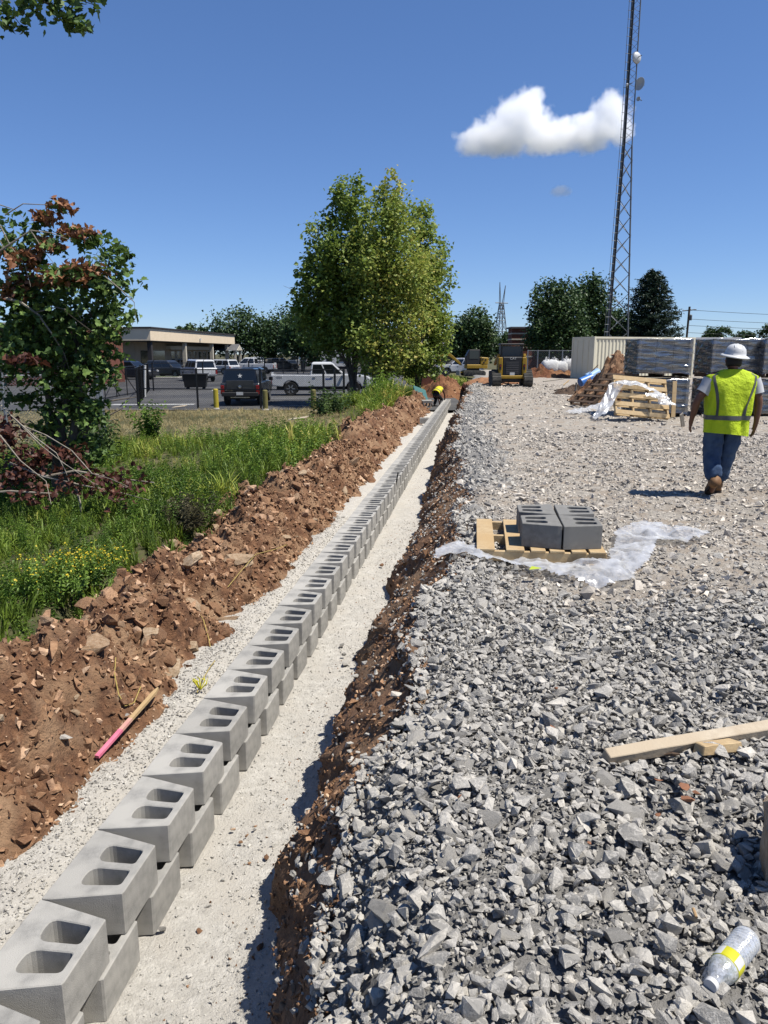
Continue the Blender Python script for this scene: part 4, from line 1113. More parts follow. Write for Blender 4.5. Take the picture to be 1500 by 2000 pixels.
MB().box((-2.62, 0, 0.62), (0.03, 1.7, 0.05)).build('chrome_strip', M_CHROME, bp_); MB().box((-2.67, 0, 0.42), (0.03, 0.9, 0.05)).build('step_strip', M_CHROME, bp_)
MB().lathe([(0.075, 0), (0.075, 0.012), (0.05, 0.016)], 18).build('emblem', M_CHROME, bp_, (-2.625, 0, 0.9), (0, R(-90), 0))
tmn = text_mesh('FRONTIER', 0.075, 0.003, M_CHROME); obj('lettering', tmn, bp_, (-2.617, 0.52, 0.74), (R(90), 0, R(-90)))
# white pickup, side on, facing right
p = at(617, 773, LOT)
wp_ = vehicle('parked_pickup_truck', 'large white pickup parked side-on behind the fence under the tree', 'pickup truck', 'pickup', M_PWHITE, (p.x + 0.25, p.y + 1.0, LOT), R(3))
obj('lettering', text_mesh('4X4', 0.2, 0.003, M_TRIM), wp_, (-2.45, -1.003, 1.06), (R(90), 0, 0))
MB().box((0.45, -1.003, 0.98), (0.34, 0.006, 0.07)).build('door_emblem', plain('blue emblem', (0.04, 0.1, 0.4), 0.4), wp_)
# the others, further off
vehicle('parked_capped_pickup', 'white truck with capped bed parked behind the black bin', 'truck', 'capped_pickup', M_PWHITE, park(388, 744), R(118))
vehicle('parked_sport_utility', 'dark grey sport utility parked at the grass island', 'car', 'suv', M_PGREY, park(330, 737), R(-20))
vehicle('parked_sport_utility', 'dark blue sport utility nearest the black gate', 'car', 'suv', M_PNAVY, park(258, 741), R(-14))
vehicle('parked_sport_utility', 'white sport utility behind the dark grey one in the lot', 'car', 'suv', M_PWHITE, park(346, 726), R(160))
vehicle('parked_car', 'white sedan between the capped truck and the far white pickup', 'car', 'suv', M_PWHITE, park(430, 731), R(150))
vehicle('parked_pickup_truck', 'white crew pickup facing left in the middle of the lot', 'pickup truck', 'pickup', M_PWHITE, park(492, 730), R(176))
vehicle('parked_car', 'dark grey hatchback right of the far white pickup', 'car', 'suv', M_PGREY, park(549, 724), R(20))
vehicle('parked_car', 'dark silver car beside the dark grey hatchback', 'car', 'car', M_PGREY, park(566, 722), R(110))
vehicle('parked_pickup_truck', 'white utility pickup farthest back under the trees', 'pickup truck', 'pickup', M_PWHITE, park(580, 716), R(174))
vehicle('parked_sport_utility', 'small white van seen over the far white pickup', 'car', 'suv', M_PWHITE, park(508, 713), R(80))
vehicle('parked_sport_utility', 'black sport utility near the white cabin', 'car', 'suv', M_PBLACK, park(620, 716), R(160))
vehicle('parked_car', 'red car half hidden behind the half-dead tree', 'car', 'car', M_PRED, park(190, 741), R(10))
c = atD(897, 712, 80); vehicle('parked_car', 'white car on the grass beyond the excavator boom', 'car', 'suv', M_PWHITE, (c.x, 80, -0.55), R(185))
# black wheeled bin in the lot
p = at(383, 760, LOT)
bn = thing('dumpster', 'black dumpster standing in the lot behind the fence', 'dumpster', (p.x, p.y, LOT), R(8))
MB().rings([[(-0.72, -0.5, 0.15), (0.72, -0.5, 0.15), (0.72, 0.5, 0.15), (-0.72, 0.5, 0.15)], [(-0.82, -0.6, 1.0), (0.82, -0.6, 1.0), (0.82, 0.6, 1.0), (-0.82, 0.6, 1.0)]]).build('bin', M_BLK, bn, bevel=0.02)
MB().box((0, 0, 1.05), (1.75, 1.3, 0.07)).build('lid', M_TRIM, bn, bevel=0.02)
for sx in (-0.55, 0.55):
    for sy in (-0.4, 0.4): MB().lathe([(0.08, -0.03), (0.08, 0.03)], 12).build('wheel', M_TYRE, bn, (sx, sy, 0.08), (R(90), 0, 0))
for sx in (-0.83, 0.83): MB().box((sx, 0, 0.7), (0.1, 0.3, 0.12)).build('lift_sleeve', M_TRIM, bn)

# ---------------------------------------------------------------- tracked loader seen from behind
M_CATY = pmat('machine yellow', (0.42, 0.26, 0.025), (0.36, 0.22, 0.02), 4, 0.5)
M_CATB = plain('machine black', (0.018, 0.018, 0.02), 0.5)
M_TRK = pmat('dusty track rubber', (0.10, 0.095, 0.085), (0.04, 0.04, 0.038), 5, 0.9)
p = at(1001, 756, 0.0)
ld = thing('track_loader', 'yellow and black tracked skid loader seen from behind', 'loader', (p.x, p.y + 0.6, 0.0), R(-3))
for sg in (-1, 1):
    loop = []
    for k in range(7): a = R(-90) + k * R(30) ; loop.append((0.95 + 0.3 * math.cos(a), 0.3 + 0.3 * math.sin(a)))
    loop += [(-0.25, 0.86)]
    for k in range(7): a = R(100) + k * R(28); loop.append((-0.6 + 0.3 * math.cos(a), 0.32 + 0.3 * math.sin(a)))
    x0, x1 = sg * 0.57, sg * 1.02
    tk = MB().prism([(y, z) for y, z in loop], min(x0, x1), max(x0, x1), 'x').build('track', M_TRK, ld, bevel=0.02)
    n = len(loop); per = []
    for i in range(n):
        a, b = Vector(loop[i]), Vector(loop[(i + 1) % n]); L_ = (b - a).length; m_ = max(1, int(L_ / 0.13))
        for k in range(m_): per.append((a + (b - a) * (k + 0.5) / m_, math.atan2((b - a).y, (b - a).x)))
    for c_, a_ in per: MB().box((sg * 0.795, c_.x, c_.y), (0.43, 0.06, 0.05), (a_, 0, 0)).build('lug', M_TRK, tk)
    MB().box((sg * 0.60, -0.02, 1.02), (0.21, 1.0, 0.92)).build('lift_tower', M_CATY, ld, bevel=0.03)
    MB().box((sg * 0.60, -0.535, 1.0), (0.1, 0.03, 0.28)).build('taillight', M_TRIM, ld); MB().box((sg * 0.60, -0.555, 1.06), (0.06, 0.02, 0.08)).build('lamp', M_TAIL, ld)
    MB().box((sg * 0.66, 0.9, 1.35), (0.14, 1.9, 0.16), (R(-14), 0, 0)).build('lift_arm', M_CATY, ld, bevel=0.02)
    MB().box((sg * 0.53, 0.4, 1.75), (0.07, 0.9, 0.75)).build('cab_side', M_CATB, ld)
MB().box((0, 0.0, 1.03), (0.98, 1.0, 0.94)).build('engine_door', M_CATB, ld, bevel=0.04)
for k in range(7): MB().box((0, -0.515, 0.7 + k * 0.09), (0.62, 0.03, 0.035)).build('grille_slat', M_SHING, ld)
obj('lettering', text_mesh('CAT', 0.17, 0.004, M_WHITE), ld, (0.03, -0.512, 1.42), (R(90), 0, 0))
MB().box((0, -0.05, 0.5), (1.3, 1.05, 0.16)).build('rear_bumper', M_CATY, ld, bevel=0.03); MB().box((0, 0.1, 0.38), (0.98, 0.9, 0.2)).build('belly', M_CATB, ld)
MB().box((0, -0.535, 0.66), (0.24, 0.02, 0.14)).build('number_plate', M_WHITE, ld)
MB().box((0, 0.45, 2.12), (1.2, 1.15, 0.1)).build('roof', M_CATB, ld, bevel=0.03)
MB().box((0, 0.03, 1.78), (0.95, 0.03, 0.5)).build('rear_window', plain('dusty glass', (0.09, 0.10, 0.105), 0.2), ld)
MB().box((0, 0.4, 1.5), (1.0, 0.9, 0.1)).build('cab_floor', M_CATB, ld)
MB().box((0, 0.5, 1.72), (0.45, 0.15, 0.5)).build('operator_seat', M_CATB, ld, bevel=0.05)
MB().box((0, 2.0, 0.45), (1.9, 0.6, 0.6)).build('bucket', M_CATB, ld, bevel=0.03)
# ---------------------------------------------------------------- small excavator side on
p = at(918, 735, 0.0)
ex = thing('excavator', 'yellow mini excavator with its boom reaching left', 'excavator', (p.x + 0.5, p.y + 2.5, -0.05), R(4)); ex.scale = (0.85, 0.85, 0.85)
for sy in (-0.75, 0.75):
    tk = MB().prism([(-1.0, 0.12), (-0.85, 0), (0.85, 0), (1.02, 0.12), (1.02, 0.36), (0.85, 0.5), (-0.85, 0.5), (-1.0, 0.36)], sy - 0.18, sy + 0.18, 'y').build('track', M_TRK, ex, bevel=0.03)
    for k in range(5): MB().lathe([(0.11, -0.2), (0.11, 0.2)], 10).build('roller', M_CATB, tk, (-0.7 + k * 0.35, sy, 0.17), (R(90), 0, 0))
MB().box((0, 0, 0.58), (1.0, 0.9, 0.2)).build('undercarriage', M_CATB, ex)
MB().box((-1.35, 0, 0.28), (0.1, 1.9, 0.42)).build('dozer_blade', pmat('worn blade', (0.5, 0.46, 0.4), (0.4, 0.36, 0.3), 5, 0.7), ex)
for sy in (-0.4, 0.4): rod('blade_arm', (-1.3, sy, 0.3), (-0.4, sy, 0.5), 0.06, M_CATY, ex)
MB().box((0.25, 0, 0.86), (1.9, 1.4, 0.36)).build('house', M_CATY, ex, bevel=0.05)
MB().prism([(0.55, 1.04), (1.25, 1.04), (1.28, 1.65), (0.6, 1.7)], -0.7, 0.7, 'y').build('counterweight', M_CATY, ex, bevel=0.06)
for y in (-0.705,): 
    for xx, zz in ((0.75, 1.5), (1.0, 1.45), (0.85, 1.2)): MB().box((xx, y - 0.01, zz), (0.14, 0.02, 0.14)).build('vent', M_CATB, ex)
cb = MB().prism([(-0.75, 1.04), (0.5, 1.04), (0.5, 2.35), (-0.45, 2.35), (-0.75, 1.8)], -0.62, 0.25, 'y').build('cab', M_CATB, ex, bevel=0.04)
MB().box((-0.05, -0.632, 1.9), (0.85, 0.02, 0.7)).build('side_window', M_CARGL, cb)
MB().prism([(-0.9, 0.95), (-1.25, 1.35), (-2.1, 2.05), (-2.75, 2.1), (-2.72, 1.85), (-2.15, 1.78), (-1.1, 0.95)], 0.3, 0.5, 'y').build('boom', M_CATY, ex, bevel=0.02)
MB().prism([(-2.5, 2.12), (-3.25, 1.98), (-3.4, 1.75), (-3.2, 1.6), (-2.5, 1.85)], 0.29, 0.51, 'y').build('boom', M_CATY, ex, bevel=0.02)
MB().prism([(-3.3, 1.95), (-3.42, 1.7), (-2.75, 0.42), (-2.6, 0.5), (-3.05, 1.7)], 0.31, 0.49, 'y').build('stick', M_CATY, ex, bevel=0.02)
MB().prism([(-2.75, 0.55), (-2.45, 0.5), (-2.3, 0.15), (-2.5, -0.05), (-2.8, 0.1)], 0.15, 0.65, 'y').build('bucket', M_CATB, ex, bevel=0.02)
rod('hydraulic_cylinder', (-1.15, 0.4, 1.0), (-2.0, 0.4, 1.7), 0.05, M_CATB, ex); rod('hydraulic_cylinder', (-2.2, 0.4, 2.18), (-3.2, 0.4, 2.05), 0.045, M_CATB, ex)

# ================================================================== PALLETS, BLOCKS AND FILM ON THE PAD
M_PINE = pmat('new pallet pine', (0.62, 0.47, 0.27), (0.50, 0.35, 0.185), 9, 0.75, 0.15, 30, c3=(0.55, 0.38, 0.19))
M_OLDW = pmat('old dark timber', (0.13, 0.085, 0.055), (0.07, 0.045, 0.03), 8, 0.9, 0.2, 30)
M_GREYW = pmat('greyed timber', (0.42, 0.38, 0.31), (0.3, 0.27, 0.22), 9, 0.85, 0.15, 30)
M_FILM = filmmat('clear wrap film', 0.36, (0.88, 0.89, 0.90), 0.18, 5, (1, 1, 1), 0.55, 0.76)
M_DRAPE = filmmat('draped film', 0.38, (0.82, 0.84, 0.86), 0.25, 5, (1, 1, 1), 0.5, 0.8)
M_WRAP = filmmat('stretch wrap', 0.86, (0.40, 0.42, 0.45), 0.15, 5, (0.35, 0.35, 4.0), 0.35, 0.45)
M_CARD = pmat('grey corner board', (0.21, 0.20, 0.19), (0.15, 0.145, 0.135), 5, 0.8)
_PB = {}
def plank(name, size, mat, parent, loc, rot=(0, 0, 0)):
    key = (tuple(round(k, 3) for k in size), mat.name)
    if key not in _PB:
        m = MB().box((0, 0, 0), size).mesh(name, mat)
        bm = bmesh.new(); bm.from_mesh(m); bmesh.ops.bevel(bm, geom=bm.edges[:], offset=0.003, segments=1, affect='EDGES'); bm.to_mesh(m); bm.free()
        _PB[key] = m
    return obj(name, _PB[key], parent, loc, rot)
def pallet_parts(t, w, d, mat, deck=7, under=3, z0=0.0, h=0.125):
    """boards along x, stringers along y"""
    for i in range(3): plank('stringer', (0.045, d, h - 0.036), mat, t, ((-0.5 + i * 0.5) * (w - 0.06), 0, z0 + h / 2))
    for i in range(deck): plank('deck_board', (w, 0.095 if deck > 5 else 0.13, 0.017), mat, t, (0, (-0.5 + i / (deck - 1)) * (d - 0.1), z0 + h - 0.009), (0, 0, random.gauss(0, 0.006)))
    for i in range(under): plank('base_board', (w, 0.1, 0.017), mat, t, (0, (-0.5 + i / (under - 1)) * (d - 0.1), z0 + 0.009))

# pallet with four blocks in the foreground. its boards run away from the camera
pc = at(1066, 1060, 0.08)
PALZ = float(pad_z(pc.x, pc.y)) + 0.03
fp = thing('wooden_pallet', 'pale wooden pallet on clear film carrying four loose blocks', 'pallet', (pc.x - 0.03, pc.y + 0.28, PALZ), R(-7))
PW, PD_ = 1.06, 1.16
for i in range(3): plank('stringer', (PW, 0.045, 0.085), M_PINE, fp, (0, (-0.5 + i * 0.5) * (PD_ - 0.06), 0.062))
for x, w in ((-0.455, 0.15), (-0.205, 0.15), (-0.02, 0.12), (0.13, 0.12), (0.30, 0.12), (0.46, 0.13)): plank('deck_board', (w, PD_, 0.018), M_PINE, fp, (x, 0, 0.114), (0, 0, random.gauss(0, 0.008)))
for x in (-0.45, 0, 0.45): plank('base_board', (0.12, PD_, 0.017), M_PINE, fp, (x, 0, 0.009))
DARKB = [block_mesh('loose_block', M_BLOCKD, 50 + i) for i in range(4)]
def on_pallet(x, y): 
    v = Matrix.Rotation(R(-7), 3, 'Z') @ Vector((x, y, 0)); return (fp.location.x + v.x, fp.location.y + v.y, PALZ + 0.1235)
for i, (x, y, rz, lab) in enumerate(((-0.155, -0.30, R(90), 'dark concrete block at the front left of the four on the pallet'), (0.50, -0.31, R(-90), 'dark concrete block at the front right of the four on the pallet'),
                                     (-0.16, 0.165, R(90), 'dark concrete block at the back left of the four on the pallet'), (0.505, 0.16, R(-90), 'dark concrete block at the back right of the four on the pallet'))):
    o = obj('concrete_block', DARKB[i], None, on_pallet(x, y + (0.0 if rz else 0.0)), (0, 0, rz + R(-7)))
    tag(o, lab, 'concrete block', 'blocks on the pallet')
# the front pair show their faces, the rear pair stand tail to tail behind them

# crumpled film lying round the pallet
def film(name, label, outline, zoff, amp, mat, res=0.035, seed=5, zfun=None):
    """a crumpled sheet filling an outline given in photograph pixels on the gravel"""
    pts = np.array([[p.x, p.y] for p in (at(u, v, 0.03) for u, v in outline)])
    x0, y0 = pts.min(0); x1, y1 = pts.max(0)
    xs, ys = np.arange(x0, x1 + res, res), np.arange(y0, y1 + res, res)
    X, Y = np.meshgrid(xs, ys, indexing='ij')
    ins = np.zeros(X.shape, bool); n = len(pts); j = n - 1
    for i in range(n):
        xi, yi, xj, yj = *pts[i], *pts[j]
        c = ((yi > Y) != (yj > Y)) & (X < (xj - xi) * (Y - yi) / (yj - yi + 1e-9) + xi); ins ^= c; j = i
    rid = 1 - np.abs(fbm(X, Y, 4.0, 4, seed)) * 1.4
    Z = pad_z(X, Y) + zoff + amp * (0.5 * rid + 0.5 * fbm(X, Y, 2.5, 3, seed + 3)) + 0.25 * amp * (1 - np.abs(fbm(X, Y, 13, 2, seed + 9)))
    if zfun is not None: Z = Z + zfun(X, Y)
    X = X + 0.03 * fbm(X, Y, 5, 2, seed + 1); Y = Y + 0.03 * fbm(X, Y, 5, 2, seed + 2)
    idx = np.arange(X.size).reshape(X.shape)
    cell = ins[:-1, :-1] & ins[1:, :-1] & ins[1:, 1:] & ins[:-1, 1:]
    F = np.stack([idx[:-1, :-1][cell], idx[1:, :-1][cell], idx[1:, 1:][cell], idx[:-1, 1:][cell]], 1)
    V = np.stack([X, Y, Z], -1).reshape(-1, 3); used = np.unique(F); remap = np.full(len(V), -1); remap[used] = np.arange(len(used))
    o = obj(name, tri_mesh(name, V[used], remap[F], mat, True)); tag(o, label, 'plastic film'); return o
film('plastic_film', 'crumpled clear plastic film spread under the foreground pallet',
     [(835, 1115), (862, 1070), (905, 1062), (960, 1075), (1050, 1085), (1185, 1098), (1200, 1050), (1240, 1030), (1290, 1032), (1312, 1052), (1385, 1062), (1340, 1078), (1290, 1072), (1275, 1105), (1225, 1128), (1165, 1134), (1080, 1120), (990, 1105), (900, 1090), (860, 1102)], 0.045, 0.06, M_FILM, 0.02)
tg = at(1045, 1112, 0.06); o = MB().add([(-0.05, -0.02, 0.0), (0.04, -0.03, 0.012), (0.055, 0.025, 0.0), (-0.02, 0.03, 0.015)], [(0, 1, 2, 3)]).build('paper_tag', pmat('lime paper', (0.5, 0.6, 0.05), None, 9), None, (tg.x, tg.y, float(pad_z(tg.x, tg.y)) + 0.1)); tag(o, 'small lime paper tag lying on the crumpled film', 'tag')
s0 = at(1150, 1140, 0.05)
rk = obj('rock', stone_meshes('rock', DUSTY, 1, 20, 4000, (1, 0.8, 0.9), 0.4)[0], None, (s0.x, s0.y, float(pad_z(s0.x, s0.y)) + 0.05), (0.2, 0.3, 1.0), 0.085); tag(rk, 'pale upright rock holding down the edge of the film', 'rock')

# ------------------------------------------------------------------ wrapped block loads, two high
M_DKB = pmat('dark grey block', (0.125, 0.13, 0.135), (0.09, 0.093, 0.097), 18, 0.85, 0.25, 180)  # dark grey concrete of the wrapped loads
def load(label, loc, rz, w=1.14, d=1.08, layers=4, cols=3):
    t = thing('wrapped_block_pallet', label, 'block pallet', loc, rz, 'wrapped block pallets stacked two high')
    pallet_parts(t, w, d, M_OLDW, 5, 3)
    bw, bd, bh = (w - 0.02) / cols, (d - 0.02) / 3, 0.215
    for k in range(layers):
        for i in range(cols):
            for j in range(3):
                if i not in (0, cols - 1) and j == 1 and k < layers - 1: continue
                plank('block', (bw - 0.01, bd - 0.01, bh - 0.004), M_DKB, t, (-w / 2 + 0.01 + bw * (i + 0.5) + random.uniform(-0.003, 0.003), -d / 2 + 0.01 + bd * (j + 0.5), 0.13 + bh * (k + 0.5)))
    top = 0.13 + layers * bh
    for sx in (-1, 1):
        for sy in (-1, 1): plank('corner_board', (0.075, 0.075, top - 0.12), M_CARD, t, (sx * (w / 2 - 0.02), sy * (d / 2 - 0.02), 0.12 + (top - 0.12) / 2 + 0.012))
    # wrap: a skin a few centimetres proud, wrinkled
    n, m = 72, 26; rings = []
    for a in range(m):
        z = 0.10 + (top + 0.015 - 0.10) * a / (m - 1); ring = []
        for b in range(n):
            q = b / n * 4; e = int(q); f = q - e; hw, hd = w / 2 + 0.035, d / 2 + 0.035
            x, y = ((-hw + 2 * hw * f, -hd), (hw, -hd + 2 * hd * f), (hw - 2 * hw * f, hd), (-hw, hd - 2 * hd * f))[e]
            g = 0.012 * math.sin(z * 31 + b * 0.35) + 0.01 * math.sin(z * 17 - b * 0.9)
            ring.append((x + (g if e in (1,) else -g if e == 3 else 0), y + (-g if e == 0 else g if e == 2 else 0), z + 0.02 * math.sin(b * 0.6 + a)))
        rings.append(ring)
    mb = MB().rings(rings, True, False); k0 = len(mb.v) - n
    c_ = len(mb.v); mb.v.append((0, 0, top + 0.02)); mb.f += [(k0 + b, k0 + (b + 1) % n, c_) for b in range(n)]
    mb.build('plastic_wrap', M_WRAP, t, smooth=True)
    return t
LH = 0.13 + 4 * 0.215 + 0.06
def stack_at(u, D, labs, w=1.14, d=1.08, z=0.0, rz=0.0):
    p = atD(u, 700, D)
    for k, lab in enumerate(labs): load(lab, (p.x + w / 2, D + d / 2, z + k * LH), rz + random.gauss(0, 0.012), w, d)
stack_at(1247, 20.0, ('lower wrapped block pallet behind the leaning pale pallet', 'upper wrapped block pallet above the leaning pale pallet'), 1.38)
stack_at(1391, 20.0, ('lower wrapped block pallet behind the walking man', 'upper wrapped block pallet behind the white hard hat'), 1.36)
stack_at(1493, 19.7, ('lower wrapped block pallet cut by the right edge of the picture', 'upper wrapped block pallet cut by the right edge of the picture'), 1.3)
# ------------------------------------------------------------------ leaning pale pallet
lp = thing('wooden_pallet', 'pale wooden pallet leaning against the wrapped blocks', 'pallet', (atD(1262, 700, 18.9).x, 18.9, 0.1), 0, None, (R(60), R(5), R(4)))
W_, D_ = 1.42, 1.1
for i in range(4): plank('stringer', (0.045, D_, 0.09), M_PINE, lp, ((-0.5 + i / 3) * (W_ - 0.06), D_ / 2, 0.0))
for i in range(5): plank('deck_board', (W_, 0.12, 0.018), M_PINE, lp, (random.gauss(0, 0.006), 0.06 + i * 0.245, 0.055), (0, 0, random.gauss(0, 0.01)))
for i in range(5): plank('base_board', (W_, 0.1, 0.018), M_PINE, lp, (0, 0.06 + i * 0.245, -0.055))
pl2 = atD(1322, 815, 19.4); o = plank('plank', (0.11, 0.03, 0.95), M_PINE, None, (pl2.x, pl2.y + 0.3, 0.5), (R(-12), R(3), 0)); tag(o, 'short pale plank standing at the right of the leaning pallet', 'plank')
pl3 = at(1340, 835, 0.02); o = plank('plank', (0.10, 0.03, 0.42), M_GREYW, None, (pl3.x - 0.1, pl3.y, 0.18), (R(20), R(-35), 0.4)); tag(o, 'grey broken board tilted beside the leaning pallet', 'board')
# film draped over the leaning pallet and trailing on the ground
def drape(label, path, width, seed, mat=M_DRAPE, amp=0.035):
    rings = []
    n = 44
    for i in range(n):
        q = i / (n - 1) * (len(path) - 1); k = min(int(q), len(path) - 2); f = q - k
        c = Vector(path[k]).lerp(Vector(path[k + 1]), f); d = (Vector(path[k + 1]) - Vector(path[k])).normalized()
        side = d.cross(Vector((0, -0.3, 1))).normalized()
        w = width[k] + (width[k + 1] - width[k]) * f
        row = []
        for j in range(14):
            g = j / 13 - 0.5
            off = amp * (float(fbm(np.array([c.x * 3 + g * 2]), np.array([i * 0.25 + g * 4]), 1.3, 3, seed)[0]) + 0.6 * float(1 - abs(fbm(np.array([g * 6.0]), np.array([i * 0.12]), 1.0, 2, seed + 4)[0]) * 2))
            row.append(c + side * (g * w) + Vector((0, -0.4, 0.9)) * off)
        rings.append(row)
    o = MB().rings(rings, False, False).build('plastic_film', mat, smooth=True); tag(o, label, 'plastic film'); return o
def site(u, v, z): p = at(u, v, z); return (p.x, p.y, z)
q = lambda u, v, D: tuple(atD(u, v, D))
drape('white plastic film hanging over the top left corner of the leaning pallet', [q(1290, 768, 19.3), q(1240, 748, 19.2), q(1205, 748, 18.9), q(1192, 775, 18.7), q(1178, 800, 18.5), q(1160, 818, 18.4)], [0.15, 0.3, 0.35, 0.3, 0.3, 0.12], 3)
drape('white plastic film bunched over the top of the leaning pallet', [q(1262, 770, 19.0), q(1290, 772, 18.95), q(1300, 785, 18.85), q(1318, 790, 18.85)], [0.25, 0.42, 0.4, 0.2], 9)
drape('white plastic film trailing on the ground left of the leaning pallet', [(site(1112, 806, 0.05)), site(1145, 800, 0.08), site(1180, 792, 0.12), site(1200, 786, 0.2)], [0.35, 0.5, 0.45, 0.3], 15, amp=0.04)
# dark pallet seen edge on, leaning
d0, d1 = Vector(q(1134, 789, 23.6)), Vector(q(1212, 738, 24.4))
dp = thing('wooden_pallet', 'dark old pallet leaning edge-on against the dirt pile', 'pallet', d0, 0, None, (0, -math.atan2(d1.z - d0.z, d1.x - d0.x), R(30)))
Lp = (d1 - d0).length
for i in range(3): plank('stringer', (Lp, 0.05, 0.1), M_OLDW, dp, (Lp / 2, -0.45 + i * 0.45, 0))
for i in range(6): plank('deck_board', (0.11, 1.0, 0.02), M_OLDW, dp, (0.06 + i * (Lp - 0.12) / 5, 0, 0.06))
for i in range(4): plank('base_board', (0.11, 1.0, 0.02), M_OLDW, dp, (0.06 + i * (Lp - 0.12) / 3, 0, -0.06))
# black bucket beside it
bk = at(1190, 782, 0.0)
o = MB().lathe([(0.14, 0), (0.17, 0.36), (0.18, 0.38), (0.165, 0.38), (0.135, 0.02)], 20).build('bucket', M_TRIM, None, (bk.x + 0.1, bk.y - 0.4, 0.0)); tag(o, 'black plastic bucket beneath the dark leaning pallet', 'bucket')
# ------------------------------------------------------------------ mounds
M_REDDIRT = pmat('red dirt', (0.24, 0.10, 0.045), (0.13, 0.05, 0.025), 5, 0.95, 0.8, 25, c3=(0.30, 0.15, 0.07))
def mound(name, label, loc, rx, ry, h, mat, seed, spike=0.35, res=56):
    a = np.linspace(-1, 1, res); X, Y = np.meshgrid(a, a, indexing='ij')
    rr = np.sqrt(X ** 2 + Y ** 2) + 0.18 * fbm(X, Y, 1.6, 3, seed)
    Z = h * np.clip(1 - rr, -0.08, 1) ** 1.0
    Z = np.where(rr < 1, Z, -(rr - 1) * 3.0 - 0.02) + np.where(rr < 1.05, spike * h * fbm(X, Y, 5, 4, seed + 5) * np.clip(1.15 - rr, 0, 1), 0)
    o = obj(name, grid_mesh(name, X * rx, Y * ry, Z, mat, False), None, loc); tag(o, label, 'dirt mound')
    n = 320
    x, y = RNG.uniform(-0.9, 0.9, n), RNG.uniform(-0.9, 0.9, n)
    i = ((x + 1) / 2 * (res - 1)).astype(int); j = ((y + 1) / 2 * (res - 1)).astype(int); z = Z[i, j]; k = z > 0.02
    sz = np.clip(RNG.lognormal(math.log(h * 0.05), 0.4, n), 0.02, 0.2)[k]
    c = obj('clods', scatter_mesh('clods', PROTO_LO, np.stack([x[k] * rx, y[k] * ry, z[k]], 1), sz, CLOD, 0.8), o); tag(c, kind='stuff')
    return o
p = at(1075, 738, 0.0); mound('dirt_mound', 'red-brown dirt mound in front of the white bulk bags', (p.x, p.y + 1.0, -0.05), 2.6, 1.8, 0.85, M_REDDIRT, 201)
p = at(930, 752, 0.0); mound('dirt_mound', 'flat orange dirt mound left of the tracked loader', (p.x + 1.3, p.y + 2.6, -0.05), 1.7, 3.6, 0.5, pmat('orange dirt', (0.42, 0.21, 0.10), (0.30, 0.14, 0.065), 4, 0.95, 0.5, 20), 203, 0.12)
p = at(865, 765, -0.4); mound('dirt_mound', 'red dirt closing the far end of the trench', (p.x + 0.1, p.y + 3.2, -0.85), 2.0, 2.8, 1.15, M_REDDIRT, 205, 0.25)
p = at(1196, 772, 0.0); mound('dirt_mound', 'dark brown jagged dirt pile against the wrapped blocks', (atD(1206, 700, 26.0).x, 26.0, -0.1), 1.7, 1.5, 1.75, M_CLAY, 207, 0.13)
p = at(1135, 768, 0.0); mound('rubble_mound', 'low pile of dark rubble and scrap below the blue tubes', (p.x + 0.3, p.y + 0.6, -0.05), 1.4, 1.2, 0.45, M_OLDW, 209, 0.4)
# blue tubes
M_BLUE = plain('blue plastic', (0.06, 0.22, 0.62), 0.4); M_LBLUE = plain('light blue plastic', (0.36, 0.55, 0.80), 0.4)
def pipe(name, label, a, b, r, mat):
    a, b = Vector(a), Vector(b); d = b - a; L_ = d.length
    o = MB().lathe([(r, 0), (r, L_), (r * 0.86, L_), (r * 0.86, 0.0), (r, 0)], 18).build(name, mat, None, a, d.to_track_quat('Z', 'X').to_euler()); tag(o, label, 'tube', 'tubes on the rubble pile'); return o
pipe('plastic_tube', 'dark blue tube lying on the rubble pile', q(1133, 747, 29.6), q(1156, 737, 29.8), 0.17, M_BLUE); pipe('plastic_tube', 'pale blue tube end on the rubble pile', q(1145, 739, 30.0), q(1167, 727, 30.4), 0.17, M_LBLUE)
for i, (a, b, r, m, lab) in enumerate((((1112, 757), (1082, 763), 0.03, M_OLDW, 'dark stick on the gravel left of the rubble pile'), ((1061, 745), (1100, 740), 0.035, M_GREYW, 'grey lath on the gravel behind the dark stick'), ((1100, 752), (1111, 743), 0.025, M_PINE, 'pale lath propped on the rubble pile'), ((1124, 764), (1126, 747), 0.04, M_CARD, 'pale cardboard strip hanging from the rubble pile'))):
    o = MB().tube([q(*a, (33, 41, 31, 30)[i]), q(*b, (33.3, 42, 31.2, 30)[i])], r, 5).build('lath', m); tag(o, lab, 'lath', 'scrap laths round the rubble pile')
o = MB().tube([q(1150, 730, 30), q(1168, 713, 30.4)], 0.02, 5).build('lath', M_OLDW); tag(o, 'thin dark rod rising from the blue tubes', 'rod')
